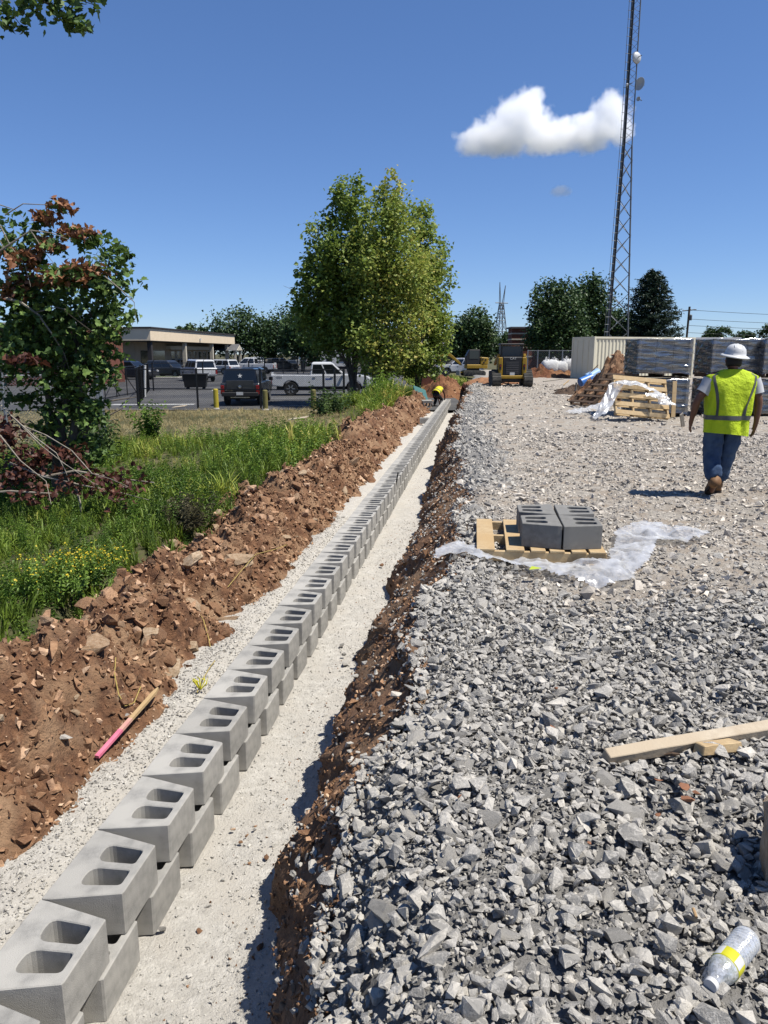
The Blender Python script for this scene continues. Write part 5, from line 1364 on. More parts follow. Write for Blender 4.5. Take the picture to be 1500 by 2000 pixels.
# bulk bags
M_BAG = pmat('white woven bag', (0.72, 0.72, 0.71), (0.6, 0.6, 0.6), 6, 0.8, 0.3, 12)
for u, sx, h, lab in ((1074, 0.62, 1.05, 'leftmost white bulk bag behind the red dirt mound'), (1093, 0.6, 0.95, 'middle white bulk bag behind the red dirt mound'), (1112, 0.55, 1.1, 'white bulk bag nearest the shipping container')):
    p = atD(u, 722, 54); t = thing('bulk_bag', lab, 'bulk bag', (p.x, 54, 0.12), random.uniform(-0.3, 0.3), 'white bulk bags')
    ring = []
    for z, k in ((0, 0.82), (0.15, 0.98), (h * 0.5, 1.06), (h * 0.85, 0.98), (h, 0.75), (h + 0.05, 0.2)):
        ring.append([(sx * k * (abs(math.cos(a)) ** 0.6) * math.copysign(1, math.cos(a)), sx * k * (abs(math.sin(a)) ** 0.6) * math.copysign(1, math.sin(a)), z + 0.04 * math.sin(a * 3 + z * 4)) for a in [2 * math.pi * i / 20 for i in range(20)]])
    MB().rings(ring).build('sack', M_BAG, t, smooth=True)
    for a in (0.8, 2.4, 4.0, 5.5): MB().tube([(sx * 0.8 * math.cos(a), sx * 0.8 * math.sin(a), h * 0.9), (sx * 0.55 * math.cos(a), sx * 0.55 * math.sin(a), h + 0.25), (sx * 0.5 * math.cos(a + 0.5), sx * 0.5 * math.sin(a + 0.5), h * 0.98)], 0.03, 5).build('lifting_loop', M_BAG, t)
    plank('crate', (1.1, 1.1, 0.35), M_GREYW, t, (0, 0, -0.17))

# ------------------------------------------------------------------ timber, stake, strings, bottle and litter in the foreground
def board(name, label, a, b, w, h, mat, roll=0.0, cat='board'):
    a, b = Vector(a), Vector(b); d = b - a; n = 9; rings = []
    rt = d.normalized(); up = Vector((0, 0, 1)); sd = rt.cross(up).normalized(); up = sd.cross(rt)
    m = Matrix.Rotation(roll, 3, rt); sd, up = m @ sd, m @ up
    rnd = random.Random(name + label)
    for i in range(n):
        c = a + d * i / (n - 1); e = (rnd.uniform(-0.012, 0.012) if i in (0, n - 1) else 0)
        rings.append([c + rt * (e * k) + sd * (sx * (w / 2 + rnd.uniform(-0.002, 0.002))) + up * (sz * (h / 2 + rnd.uniform(-0.002, 0.002))) for k, (sx, sz) in enumerate(((-1, -1), (1, -1), (1, 1), (-1, 1)))])
    o = MB().rings(rings).build(name, mat, bevel=0.003); tag(o, label, cat); return o
M_LUMB = pmat('weathered lumber', (0.62, 0.53, 0.40), (0.48, 0.39, 0.28), 12, 0.8, 0.2, 60, c3=(0.55, 0.45, 0.32))
l0, l1 = at(1180, 1492, 0.075), at(1560, 1428, 0.09)
lb = board('lumber', 'long weathered length of lumber lying on the grey stones', (l0.x, l0.y, 0.105), (l1.x, l1.y, 0.13), 0.055, 0.045, M_LUMB, 0.25, 'lumber')
MB().tube([Vector((0, 0, 0)), Vector((0.03, -0.003, 0.006)), Vector((0.07, -0.001, 0.001))], [0.002, 0.009, 0.003], 6).build('knot', M_OLDW, lb, l0.lerp(l1, 0.28) + Vector((0, -0.024, 0.012)))
l2, l3 = at(1358, 1497, 0.05), at(1440, 1482, 0.05)
board('lumber', 'short offcut of yellow lumber beside the long one', (l2.x, l2.y, 0.125), (l3.x, l3.y, 0.115), 0.06, 0.04, M_PINE, -0.2, 'lumber')
# survey stake: bare point up on the clay, pink painted end down
def on_heap(u, v, dz=0.0):
    r_ = ray(u, v)
    for D in np.arange(2.0, 30, 0.02):
        p = Vector((0, 0, CAMZ)) + r_ * (D / r_.y); s_, t_ = xy2st(p.x, p.y)
        g = float(heap_z(np.array([s_]), np.array([t_]))[0]) if t_ < -0.75 else float(bed_z(np.array([s_]), np.array([t_]))[0])
        if p.z <= g + dz: return Vector((p.x, p.y, g + dz))
    return None
k0, k1 = on_heap(190, 1486, 0.06), on_heap(309, 1346, 0.20)
M_PINK = pmat('pink marker paint', (0.85, 0.26, 0.36), (0.75, 0.17, 0.28), 12, 0.6)
stk = thing('survey_stake', 'wooden survey stake with pink painted end on the clay', 'stake', k0, 0)
dk = k1 - k0
def seg(nm, f0, f1, mat, w0=0.015, w1=0.015):
    a, b = dk * f0, dk * f1; rt = dk.normalized(); sd = rt.cross(Vector((0, 0, 1))).normalized(); up = sd.cross(rt)
    MB().rings([[a + sd * (x * w0) + up * (y * 0.010) for x, y in ((-1, -1), (1, -1), (1, 1), (-1, 1))], [b + sd * (x * w1) + up * (y * 0.010) for x, y in ((-1, -1), (1, -1), (1, 1), (-1, 1))]]).build(nm, mat, stk)
seg('painted_end', 0, 0.36, M_PINK); seg('faded_paint', 0.36, 0.52, pmat('faded pink', (0.72, 0.33, 0.30), (0.66, 0.42, 0.3), 14, 0.7)); seg('bare_wood', 0.52, 0.93, M_PINE); seg('point', 0.93, 1.0, M_PINE, 0.015, 0.004)
# twine
M_TWINE = plain('yellow twine', (0.55, 0.42, 0.12), 0.8)
for lab, pts in (('loose yellow twine curling over the clay above the stake', ((226, 1285), (224, 1320), (232, 1360), (245, 1385), (262, 1375), (275, 1345))), ('yellow twine straggling down the clay beside the wall', ((380, 1180), (398, 1215), (408, 1250), (412, 1272))), ('yellow twine crossing the large tan rocks', ((445, 1150), (470, 1120), (500, 1090), (535, 1075), (560, 1068))), ('yellow twine between the clay and the pale gravel', ((385, 1355), (395, 1330), (410, 1305), (420, 1290)))):
    P = [on_heap(u, v, 0.035) for u, v in pts]; P = [p for p in P if p is not None]
    if len(P) > 2: o = MB().tube(P, 0.0035, 5).build('twine', M_TWINE); tag(o, lab, 'twine', 'pieces of yellow twine')
yk = on_heap(391, 1350, 0.03); 
mb = MB()
for k in range(7): a = k * 0.9; mb.tube([(0, 0, 0), (0.05 * math.cos(a), 0.05 * math.sin(a), 0.05 + 0.01 * k), (0.06 * math.cos(a + 0.4), 0.06 * math.sin(a + 0.4), 0.09)], [0.004, 0.006, 0.002], 4)
o = mb.build('flagging_tape', pmat('yellow flagging', (0.7, 0.65, 0.05), None, 9), None, yk); tag(o, 'tuft of yellow flagging tape by the pale gravel', 'tape')
# boulder at the right edge of the picture, in front of the camera's right
b = at(1575, 1690, 0.1)
V, F = roughen(*hull_proto(40, 5001, (1, 0.9, 1.0), 0.25), 5001, 0.07)
o = obj('boulder', tri_mesh('boulder', V, F, TANROCK, False, {'rnd': np.full(len(V), 0.3)}), None, (b.x + 0.03, b.y - 0.03, 0.19), (0.2, 0.1, 0.6), (0.235, 0.25, 0.27)); tag(o, 'tan boulder at the right edge casting a dark shadow', 'boulder')
# small brown things among the stones
REDST = stone_meshes('brick_shard', pmat('rusty stone', (0.36, 0.17, 0.095), (0.25, 0.11, 0.06), 20, 0.9, 0.3, 80), 4, 14, 6000, (1, 0.6, 0.4), 0.4)
for u, v, r, lab in ((1335, 1558, 0.04, 'largest rusty brown shard among the stones below the lumber'), (1282, 1550, 0.022, 'small peach shard left of the largest rusty shard'), (1340, 1583, 0.035, 'orange brown lump just below the largest rusty shard'), (1283, 1612, 0.016, 'brown pebble below the peach shard'), (1077, 1434, 0.018, 'rusty chip on the stones left of the lumber'), (897, 1602, 0.014, 'orange chip near the trench lip in the foreground'), (1085, 1355, 0.02, 'rusty chips on the middle gravel'), (1148, 1686, 0.015, 'brown sliver in the middle of the grey stones'), (1360, 1570, 0.025, 'dark brown shard right of the largest rusty shard')):
    p = at(u, v, 0.06); o = obj('stone_shard', random.choice(REDST), None, (p.x, p.y, float(pad_z(p.x, p.y)) + 0.055), (random.uniform(-0.3, 0.3), random.uniform(-0.3, 0.3), random.uniform(0, 6)), r); tag(o, lab, 'stone shard', 'rusty shards among the grey stones')
# water bottle lying on its side
M_PET = filmmat('bottle plastic', 0.30, (0.86, 0.88, 0.9), 0.1, 120, (1, 1, 1), 0.12, 0.75)
M_CAPW = plain('white cap', (0.78, 0.78, 0.77), 0.4)
b0, b1 = at(1383, 1962, 0.06), at(1462, 1858, 0.06)
bt = thing('water_bottle', 'clear plastic water bottle with yellow label lying on the stones', 'bottle', (b0.x, b0.y, 0.115), 0)
dd = Vector((b1.x - b0.x, b1.y - b0.y, 0.0)); Lb = 0.205; bt.scale = (1.13, 1.13, 1.13)
qrot = dd.normalized().to_track_quat('Z', 'Y').to_euler(); bt.rotation_euler = qrot
prof = [(0.0128, 0.012), (0.0128, 0.024), (0.016, 0.03), (0.024, 0.042), (0.0305, 0.06), (0.0325, 0.075), (0.0325, 0.108), (0.029, 0.112)]
for k in range(8): z = 0.118 + k * 0.0105; prof += [(0.0315, z), (0.0325, z + 0.003), (0.0285, z + 0.0075)]
prof += [(0.0305, 0.204), (0.026, 0.209), (0.005, 0.205)]
MB().lathe(prof, 28).build('body', M_PET, bt, smooth=True)
MB().lathe([(0.0332, 0.074), (0.0334, 0.078), (0.0334, 0.105), (0.033, 0.109)], 28).build('label', pmat('yellow label', (0.72, 0.68, 0.03), None, 9, 0.45), bt, smooth=True)
mb = MB()
for k in range(4):
    a0 = R(-70) + k * R(6)
    for j in range(6): mb.box((0.0337 * math.cos(a0), 0.0337 * math.sin(a0), 0.081 + j * 0.0045), (0.0012, 0.0016, 0.0028), (0, 0, a0))
mb.build('label_print', M_TRIM, bt)
for a0 in (-55, 35, 125, 215):
    arc = [R(a0) + R(3.5) * k for k in range(11)]
    MB().rings([[(0.0336 * math.cos(a), 0.0336 * math.sin(a), z) for a in arc] for z in (0.0755, 0.107)], False, False).build('label_panel', M_CAPW, bt)
MB().lathe([(0.0145, 0.0), (0.0152, 0.002), (0.0152, 0.013), (0.0135, 0.014)], 22).build('cap', M_CAPW, bt)
# dark wire twisted by the bottle
w0 = at(1362, 1870, 0.07)
o = MB().tube([w0 + Vector((-0.03, 0.03, 0)), w0 + Vector((0, 0, 0.01)), w0 + Vector((0.03, 0.012, 0.02)), w0 + Vector((0.05, 0.008, 0.012)), w0 + Vector((0.06, -0.012, 0.002))], 0.0016, 5).build('wire', M_TRIM); tag(o, 'thin dark wire curled on the stones beside the bottle', 'wire')
cg = at(1357, 1822, 0.06); o = MB().tube([(0, 0, 0), (0.003, 0.03, 0.004)], 0.005, 8).build('cigarette_butt', pmat('tan filter', (0.5, 0.33, 0.17), None, 20), None, (cg.x, cg.y, float(pad_z(cg.x, cg.y)) + 0.06)); tag(o, 'tan cigarette butt standing in the stones above the bottle', 'cigarette butt')
rb = at(772, 940, -0.5); o = MB().tube([(0, 0, 0), (0.05, 0, 0.28)], 0.012, 6).build('steel_rod', M_TRIM, None, (rb.x, rb.y, -0.62)); tag(o, 'short dark steel rod standing in the block wall', 'rod')
# blocks, tub and materials beside the far worker
for u, v, rz, rx, lab in ((806, 806, 0.3, 0.0, 'pale loose block lying nearest the far end of the clay heap'), (822, 803, 0.2, R(90), 'upright loose block beside the kneeling worker'), (834, 802, 0.25, R(-80), 'tipped loose block showing its cores by the kneeling worker'), (829, 826, 0.1, 0.0, 'dark loose block on the pale gravel before the kneeling worker')):
    p = at(u, v, -0.8); o = obj('concrete_block', WALLB[0], None, (p.x, p.y, -0.80 + (0.12 if rx else 0)), (rx, 0, rz)); tag(o, lab, 'concrete block', 'loose blocks at the far end of the wall')
p = at(818, 795, -0.75)
tbx = thing('wheelbarrow', 'teal tub tipped on its side by the far loose blocks', 'wheelbarrow', (p.x, p.y + 1.0, -0.45), 0.4, None, (R(35), R(20), 0.4))
MB().rings([[(-0.22, -0.3, 0), (0.22, -0.3, 0), (0.22, 0.35, 0), (-0.22, 0.35, 0)], [(-0.36, -0.42, 0.32), (0.36, -0.42, 0.32), (0.36, 0.55, 0.32), (-0.36, 0.55, 0.32)]], True, True).build('tub', plain('teal paint', (0.05, 0.17, 0.17), 0.5), tbx, bevel=0.03)
for sx in (-0.25, 0.25): rod('handle', (sx, -1.0, 0.15), (sx, 0.5, -0.05), 0.022, M_OLDW, tbx)
MB().lathe([(0.19, -0.04), (0.2, 0), (0.19, 0.04)], 18).build('wheel', M_TYRE, tbx, (0, 0.62, -0.12), (0, R(90), 0))

# ================================================================== PEOPLE
M_SKIN = pmat('brown skin', (0.20, 0.095, 0.058), (0.16, 0.075, 0.046), 14, 0.55)
M_HIVIS = pmat('lime vest fabric', (0.62, 0.80, 0.02), (0.56, 0.74, 0.018), 5, 0.75, 0.45, 14)
M_REFL = plain('grey reflective tape', (0.11, 0.115, 0.105), 0.5)  # tape coloured dark, as if turned away from the sun
M_DENIM = pmat('blue denim', (0.055, 0.10, 0.19), (0.032, 0.062, 0.13), 10, 0.9, 0.3, 60, c3=(0.09, 0.145, 0.23))
M_TEE = plain('white cotton', (0.62, 0.63, 0.65), 0.85)
M_BOOT = pmat('tan boot leather', (0.30, 0.16, 0.07), (0.2, 0.1, 0.045), 10, 0.7)
M_SOLE = plain('dark boot sole', (0.045, 0.035, 0.028), 0.9)
M_HAIR = plain('black hair', (0.008, 0.007, 0.007), 0.7)
def skin_mesh(name, mat, parent, chains, sub=2, root=0, displace=0.0):
    """chains: lists of (point, radius); equal points are welded into one skeleton"""
    vs_, rad, ed, key = [], [], [], {}
    for ch in chains:
        prev = None
        for p, r in ch:
            k = tuple(round(c, 4) for c in p)
            if k not in key: key[k] = len(vs_); vs_.append(p); rad.append(r)
            i = key[k]
            if prev is not None and prev != i: ed.append((prev, i))
            prev = i
    me = bpy.data.meshes.new(name); me.from_pydata(vs_, ed, []); me.materials.append(mat)
    o = obj(name, me, parent); md = o.modifiers.new('skin', 'SKIN'); md.use_smooth_shade = True
    for i, sv in enumerate(me.skin_vertices[0].data):
        r = rad[i]; sv.radius = r if hasattr(r, '__len__') else (r, r); sv.use_root = (i == root)
    s = o.modifiers.new('sub', 'SUBSURF'); s.levels = sub; s.render_levels = sub
    if displace:
        tx = bpy.data.textures.new(name + '_folds', 'CLOUDS'); tx.noise_scale = 0.07
        d = o.modifiers.new('folds', 'DISPLACE'); d.texture = tx; d.strength = displace; d.mid_level = 0.5
    return o
def fingers(wrist, palm, side, curl=0.6, fwd=Vector((0, 1, 0))):
    """palm and five unequal bent fingers hanging down from a wrist"""
    out = []; dn = (Vector(palm) - Vector(wrist)).normalized(); acr = fwd
    for k, (off, ln) in enumerate(((0.034, 0.070), (0.012, 0.080), (-0.010, 0.075), (-0.030, 0.058))):
        b_ = Vector(palm) + acr * off * 0.9 + dn * 0.035
        m_ = b_ + dn * ln * 0.5 + Vector((-side, 0, 0)) * ln * 0.12 * curl
        t_ = m_ + dn * ln * 0.38 + Vector((-side, 0, 0)) * ln * 0.42 * curl
        out.append([(tuple(palm), (0.02, 0.03)), (tuple(b_), 0.0105), (tuple(m_), 0.0095), (tuple(t_), 0.0075)])
    tb_ = Vector(wrist).lerp(Vector(palm), 0.55) + acr * 0.032
    out.append([(tuple(palm), (0.02, 0.03)), (tuple(tb_), 0.012), (tuple(tb_ + acr * 0.022 + dn * 0.03), 0.0105), (tuple(tb_ + acr * 0.026 + dn * 0.06 + Vector((-side * 0.01, 0, 0))), 0.008)])
    return out
fw = at(1393, 972, 0.0)
man = thing('person', 'person in white hard hat and lime vest walking away over the gravel', 'person', (fw.x + 0.05, fw.y, float(pad_z(fw.x, fw.y)) + 0.005), R(-8)); man.scale = (0.93, 0.95, 1.0)
PEL = (0.0, 0.0, 0.90); SPI = (0.015, 0, 1.10); CHE = (0.03, 0.0, 1.30); NEC = (0.045, 0.02, 1.45)
body = [[(PEL, (0.17, 0.13)), (SPI, (0.18, 0.13)), (CHE, (0.19, 0.125)), (NEC, 0.062), ((0.05, 0.035, 1.53), (0.075, 0.085)), ((0.05, 0.045, 1.60), (0.082, 0.098)), ((0.05, 0.045, 1.665), 0.06)],
        [((0.05, 0.035, 1.53), (0.075, 0.085)), ((0.05, 0.135, 1.535), 0.018)]]
for sg, el, wr, hd in ((-1, (-0.355, -0.03, 1.13), (-0.385, 0.05, 0.90), (-0.385, 0.075, 0.83)), (1, (0.375, -0.02, 1.12), (0.365, -0.02, 0.88), (0.36, 0.0, 0.80))):
    sh = (0.03 + sg * 0.21, 0, 1.385)
    body.append([(CHE, (0.19, 0.125)), (sh, 0.075), ((0.03 + sg * 0.29, -0.01, 1.25), 0.06), (el, 0.05), ((el[0] * 0.45 + wr[0] * 0.55, el[1] * 0.45 + wr[1] * 0.55, el[2] * 0.45 + wr[2] * 0.55), 0.046), (wr, 0.031), (hd, (0.02, 0.03))])
    body += fingers(wr, hd, sg)
HL, HR_ = (-0.095, 0, 0.84), (0.095, 0.01, 0.84)
KL, KR = (-0.115, 0.02, 0.47), (0.085, 0.10, 0.46)
AL, AR = (-0.10, -0.17, 0.165), (0.035, 0.17, 0.10)
body += [[(PEL, (0.17, 0.13)), (HL, 0.10), (KL, 0.06), (AL, 0.042), ((-0.10, -0.05, 0.05), (0.035, 0.03))], [(PEL, (0.17, 0.13)), (HR_, 0.10), (KR, 0.06), (AR, 0.042), ((0.04, 0.30, 0.045), (0.035, 0.03))]]
bodyo = skin_mesh('body', M_SKIN, man, body)
# ears
for sg in (-1, 1): MB().lathe([(0.004, 0), (0.022, 0.006), (0.026, 0.012), (0.012, 0.016)], 12).build('ear', M_SKIN, man, (0.05 + sg * 0.084, 0.04, 1.575), (0, sg * R(90), 0), smooth=True)
jeans = skin_mesh('jeans', M_DENIM, man, [[((0.0, 0, 0.98), (0.215, 0.165)), (PEL, (0.22, 0.175)), (HL, 0.15), ((-0.112, 0.01, 0.65), 0.138), (KL, 0.112), ((-0.112, -0.08, 0.31), 0.112), ((-0.101, -0.15, 0.20), 0.108)],
                                           [(PEL, (0.22, 0.175)), (HR_, 0.15), ((0.095, 0.05, 0.65), 0.135), (KR, 0.112), ((0.066, 0.135, 0.29), 0.108), ((0.045, 0.165, 0.15), 0.104)]], 3, displace=0.05)
def boot(ank, toe, heel, nm):
    a, t_, h_ = Vector(ank), Vector(toe), Vector(heel); d = (t_ - h_).normalized(); sd = d.cross(Vector((0, 0, 1))).normalized(); up = sd.cross(d)
    L_ = (t_ - h_).length; rings = []
    for f, w, hh in ((-0.02, 0.03, 0.06), (0.05, 0.047, 0.085), (0.3, 0.05, 0.105), (0.5, 0.053, 0.09), (0.75, 0.06, 0.07), (0.93, 0.05, 0.058), (1.02, 0.02, 0.035)):
        c = h_ + d * (L_ * f); rings.append([c + sd * (w * math.cos(x)) + up * (0.022 + max(0, math.sin(x)) * hh - max(0, -math.sin(x)) * 0.006) for x in [2 * math.pi * k / 14 for k in range(14)]])
    b_ = MB().rings(rings).build('boot', M_BOOT, man, smooth=True)
    MB().tube([h_ + d * (L_ * 0.24) + up * 0.06, Vector(ank).lerp(h_ + d * (L_ * 0.24) + up * 0.06, 0.4), a + (a - h_ - d * (L_ * 0.24)).normalized() * 0.05], [0.062, 0.067, 0.068], 14).build('shaft', M_BOOT, b_, smooth=True)
    so_ = []
    for z in (-0.014, 0.014):
        so_.append([h_ + d * (L_ * f) + sd * (1.18 * w * s_) + up * (z + 0.006) for f, w, s_ in ((-0.03, 0.022, 1), (0.05, 0.041, 1), (0.3, 0.042, 1), (0.55, 0.044, 1), (0.78, 0.054, 1), (0.95, 0.044, 1), (1.04, 0.018, 1), (1.04, 0.018, -1), (0.95, 0.044, -1), (0.78, 0.054, -1), (0.55, 0.044, -1), (0.3, 0.042, -1), (0.05, 0.041, -1), (-0.03, 0.022, -1))])
    MB().rings(so_).build('sole', M_SOLE, b_)
boot((-0.10, -0.17, 0.17), (-0.105, 0.03, 0.012), (-0.10, -0.175, 0.165), 'l'); boot((0.035, 0.17, 0.12), (0.05, 0.40, 0.02), (0.035, 0.115, 0.02), 'r')
# vest: rings from hem to collar, with folds; stripes lie on the same surface, a little proud
VR = [(0.74, 0.010, -0.01, 0.255, 0.185), (0.90, 0.012, 0, 0.255, 0.185), (1.05, 0.02, 0, 0.262, 0.182), (1.20, 0.028, 0, 0.275, 0.175), (1.32, 0.035, 0, 0.300, 0.155), (1.40, 0.04, 0.005, 0.300, 0.115), (1.445, 0.042, 0.012, 0.20, 0.095), (1.475, 0.045, 0.016, 0.105, 0.082)]
def vest_pt(a, z, push=0.0):
    k = 0
    while k < len(VR) - 2 and z > VR[k + 1][0]: k += 1
    f = (z - VR[k][0]) / (VR[k + 1][0] - VR[k][0]); f = max(0, min(1, f)); f = f * f * (3 - 2 * f) if False else f
    cx, cy, rx, ry = [VR[k][i] + (VR[k + 1][i] - VR[k][i]) * f for i in (1, 2, 3, 4)]
    fold = (0.012 * math.sin(a * 5 + z * 4) + 0.010 * math.sin(a * 9 - z * 6 + math.sin(z * 9)) + 0.004 * math.sin(a * 17 + z * 11)) * max(0, min(1, (1.36 - z) / 0.3))
    e = 0.75
    ca, sa = math.cos(a), math.sin(a)
    return Vector((cx + (rx + fold + push) * math.copysign(abs(ca) ** e, ca), cy + (ry + fold * 1.4 + push) * math.copysign(abs(sa) ** e, sa), z + (0.03 * (sa < 0) * (0.5 - 0.5 * ca) - 0.045 * max(0, ca)) * max(0, 1 - (z - 0.74) / 0.12) * 0.6))
n = 56
zs = list(np.linspace(0.74, 1.36, 18)) + [1.38, 1.40, 1.415, 1.43, 1.445, 1.46, 1.475]
MB().rings([[vest_pt(2 * math.pi * k / n, z) for k in range(n)] for z in zs], True, False).build('vest', M_HIVIS, man, smooth=True)
def vest_strip(nm, f, n_=16):   # f(q) -> (a0, a1, z0, z1)
    rows = []
    for i in range(n_ + 1):
        (a0, z0), (a1, z1) = f(i / n_); rows.append([vest_pt(a0 + (a1 - a0) * j / 4, z0 + (z1 - z0) * j / 4, 0.005) for j in range(5)])
    MB().rings(rows, False, False).build(nm, M_REFL, man, smooth=True)
vest_strip('waist_stripe', lambda q: ((2 * math.pi * q, 0.905), (2 * math.pi * q, 0.955)), 56)
# over the shoulders: lines down the back (back is -y, angle -90 degrees)
vest_strip('shoulder_stripe', lambda q: ((R(-128) - R(16) * q ** 2, 0.955 + 0.475 * q), (R(-118) - R(16) * q ** 2, 0.955 + 0.475 * q)))
vest_strip('shoulder_stripe', lambda q: ((R(-52) + R(20) * q ** 1.3, 0.955 + 0.475 * q), (R(-62) + R(20) * q ** 1.3, 0.955 + 0.475 * q)))
# shoulder caps of the vest and the shirt sleeves
for sg in (-1, 1):
    cx = 0.035
    MB().rings([[Vector((cx + sg * (0.24 + 0.085 * i / 3), 0.005 + (0.10 - 0.012 * i) * math.cos(a), 1.365 - 0.03 * i / 3 + (0.052 - 0.006 * i) * math.sin(a))) for a in [2 * math.pi * k / 14 for k in range(14)]] for i in range(4)], True, False).build('vest_shoulder', M_HIVIS, man, smooth=True)
    el = (-0.355, -0.03, 1.13) if sg < 0 else (0.375, -0.02, 1.12)
    MB().tube([(cx + sg * 0.25, 0, 1.355), (cx + sg * 0.29, -0.005, 1.27), (el[0] * 0.55 + (cx + sg * 0.27) * 0.45, -0.012, 1.20)], [0.088, 0.083, 0.082], 16, False).build('sleeve', M_TEE, man, smooth=True)
# hair and hard hat
MB().lathe([(0.012, 0.108), (0.055, 0.098), (0.088, 0.06), (0.096, 0.01), (0.093, -0.05), (0.075, -0.075)], 20).build('hair', M_HAIR, man, (0.05, 0.030, 1.575), (R(-8), 0, 0), smooth=True)
hat = MB().lathe([(0.168, 0.0), (0.172, 0.006), (0.155, 0.016), (0.124, 0.03), (0.120, 0.06), (0.108, 0.098), (0.08, 0.128), (0.04, 0.144), (0.006, 0.148), (0.004, 0.14), (0.1, 0.08), (0.115, 0.02), (0.15, 0.004)], 30).build('hard_hat', M_CAPW, man, (0.055, 0.03, 1.612), (R(7), R(6), 0), smooth=True)
for x in (-0.045, 0.0, 0.045): MB().tube([(x, -0.105, 0.075), (x, -0.07, 0.125), (x, 0, 0.146 - abs(x) * 0.25), (x, 0.07, 0.125), (x, 0.105, 0.075)], [0.004, 0.008, 0.009, 0.008, 0.004], 6).build('hat_ridge', M_CAPW, hat, smooth=True)

# far worker stooping over the wall
pf = at(856, 795, -0.80)
w2 = thing('person', 'stooping person in yellow vest laying blocks at the far end of the wall', 'person', (pf.x - 0.05, pf.y + 0.3, -0.84), R(-30))
PELV = (0, -0.12, 0.62); CH2 = (0.02, 0.22, 0.86); NK2 = (0.02, 0.36, 0.88)
ch = [[(PELV, (0.15, 0.12)), ((0.01, 0.05, 0.78), (0.15, 0.12)), (CH2, (0.16, 0.11)), (NK2, 0.055), ((0.02, 0.46, 0.86), 0.08), ((0.02, 0.53, 0.80), 0.075)]]
for sg in (-1, 1):
    wr, hd = (0.02 + sg * 0.16, 0.48, 0.32), (0.02 + sg * 0.15, 0.50, 0.25)
    ch.append([(CH2, (0.16, 0.11)), ((0.02 + sg * 0.18, 0.24, 0.82), 0.06), ((0.02 + sg * 0.22, 0.36, 0.56), 0.045), (wr, 0.03), (hd, (0.02, 0.028))]); ch += fingers(wr, hd, sg)
    ch.append([(PELV, (0.15, 0.12)), ((sg * 0.1, -0.08, 0.56), 0.095), ((sg * 0.16, 0.24, 0.36), 0.06), ((sg * 0.14, 0.0, 0.09), 0.04), ((sg * 0.14, 0.16, 0.04), 0.035)])
skin_mesh('body', M_SKIN, w2, ch, 1)
skin_mesh('trousers', M_TRIM, w2, [[((0, -0.02, 0.70), (0.16, 0.13)), (PELV, (0.165, 0.14))]] + [[(PELV, (0.165, 0.14)), ((sg * 0.1, -0.08, 0.56), 0.115), ((sg * 0.16, 0.24, 0.36), 0.085), ((sg * 0.145, 0.03, 0.13), 0.07)] for sg in (-1, 1)], 1)
M_HIVY = pmat('yellow vest fabric', (0.78, 0.72, 0.04), (0.7, 0.64, 0.03), 7, 0.75)
vr = []
for f in (0, 0.3, 0.6, 0.85, 1.0):
    c = Vector((0, -0.14, 0.68)).lerp(Vector((0.02, 0.32, 0.89)), f); ax_ = Vector((0, 0.46, 0.21)).normalized(); u_ = Vector((1, 0, 0)); v_ = ax_.cross(u_)
    w_, h_ = (0.20, 0.16) if f < 0.9 else (0.12, 0.10)
    vr.append([c + u_ * (w_ * math.cos(a)) + v_ * (h_ * math.sin(a)) for a in [2 * math.pi * k / 20 for k in range(20)]])
MB().rings(vr, True, False).build('vest', M_HIVY, w2, smooth=True)
for f in (0.25,):
    c = Vector((0, -0.14, 0.68)).lerp(Vector((0.02, 0.32, 0.89)), f); rr = []
    for k2 in (-0.025, 0.025): rr.append([c + ax_ * k2 + u_ * (0.206 * math.cos(a)) + v_ * (0.166 * math.sin(a)) for a in [2 * math.pi * k / 20 for k in range(20)]])
    MB().rings(rr, True, False).build('stripe', M_REFL, w2, smooth=True)
MB().lathe([(0.004, 0.1), (0.05, 0.09), (0.088, 0.04), (0.09, -0.01)], 16).build('hair', M_HAIR, w2, (0.02, 0.49, 0.85), (R(-50), 0, 0), smooth=True)
for sg in (-1, 1): MB().box((sg * 0.14, 0.07, 0.045), (0.1, 0.28, 0.09)).build('boot', M_BOOT, w2, bevel=0.03, segs=2)

# ================================================================== TREES
M_BARK = pmat('grey bark', (0.20, 0.17, 0.135), (0.11, 0.09, 0.07), 7, 0.9, 0.4, 40)
M_BARKP = pmat('pale sycamore bark', (0.40, 0.36, 0.29), (0.26, 0.22, 0.17), 9, 0.85, 0.3, 40)
G_DARK = leafmat('dark green leaves', [(0.0, (0.029, 0.059, 0.018)), (0.5, (0.064, 0.120, 0.032)), (1.0, (0.132, 0.202, 0.050))], 0.22)
G_FAR = leafmat('far tree leaves', [(0.0, (0.029, 0.062, 0.024)), (0.5, (0.062, 0.120, 0.037)), (1.0, (0.120, 0.191, 0.058))], 0.2)
G_SYC = leafmat('sycamore leaves', [(0.0, (0.135, 0.216, 0.043)), (0.3, (0.297, 0.405, 0.074)), (0.5, (0.513, 0.540, 0.115)), (0.62, (0.675, 0.553, 0.149)), (0.8, (0.675, 0.378, 0.149)), (1.0, (0.472, 0.189, 0.108))], 0.36)
G_NEAR = leafmat('half-dead sycamore leaves', [(0.0, (0.040, 0.080, 0.020)), (0.25, (0.109, 0.189, 0.044)), (0.42, (0.238, 0.360, 0.077)), (0.5, (0.556, 0.567, 0.086)), (0.58, (0.314, 0.136, 0.062)), (0.75, (0.419, 0.194, 0.094)), (0.85, (0.136, 0.048, 0.031)), (1.0, (0.079, 0.027, 0.021))], 0.25)
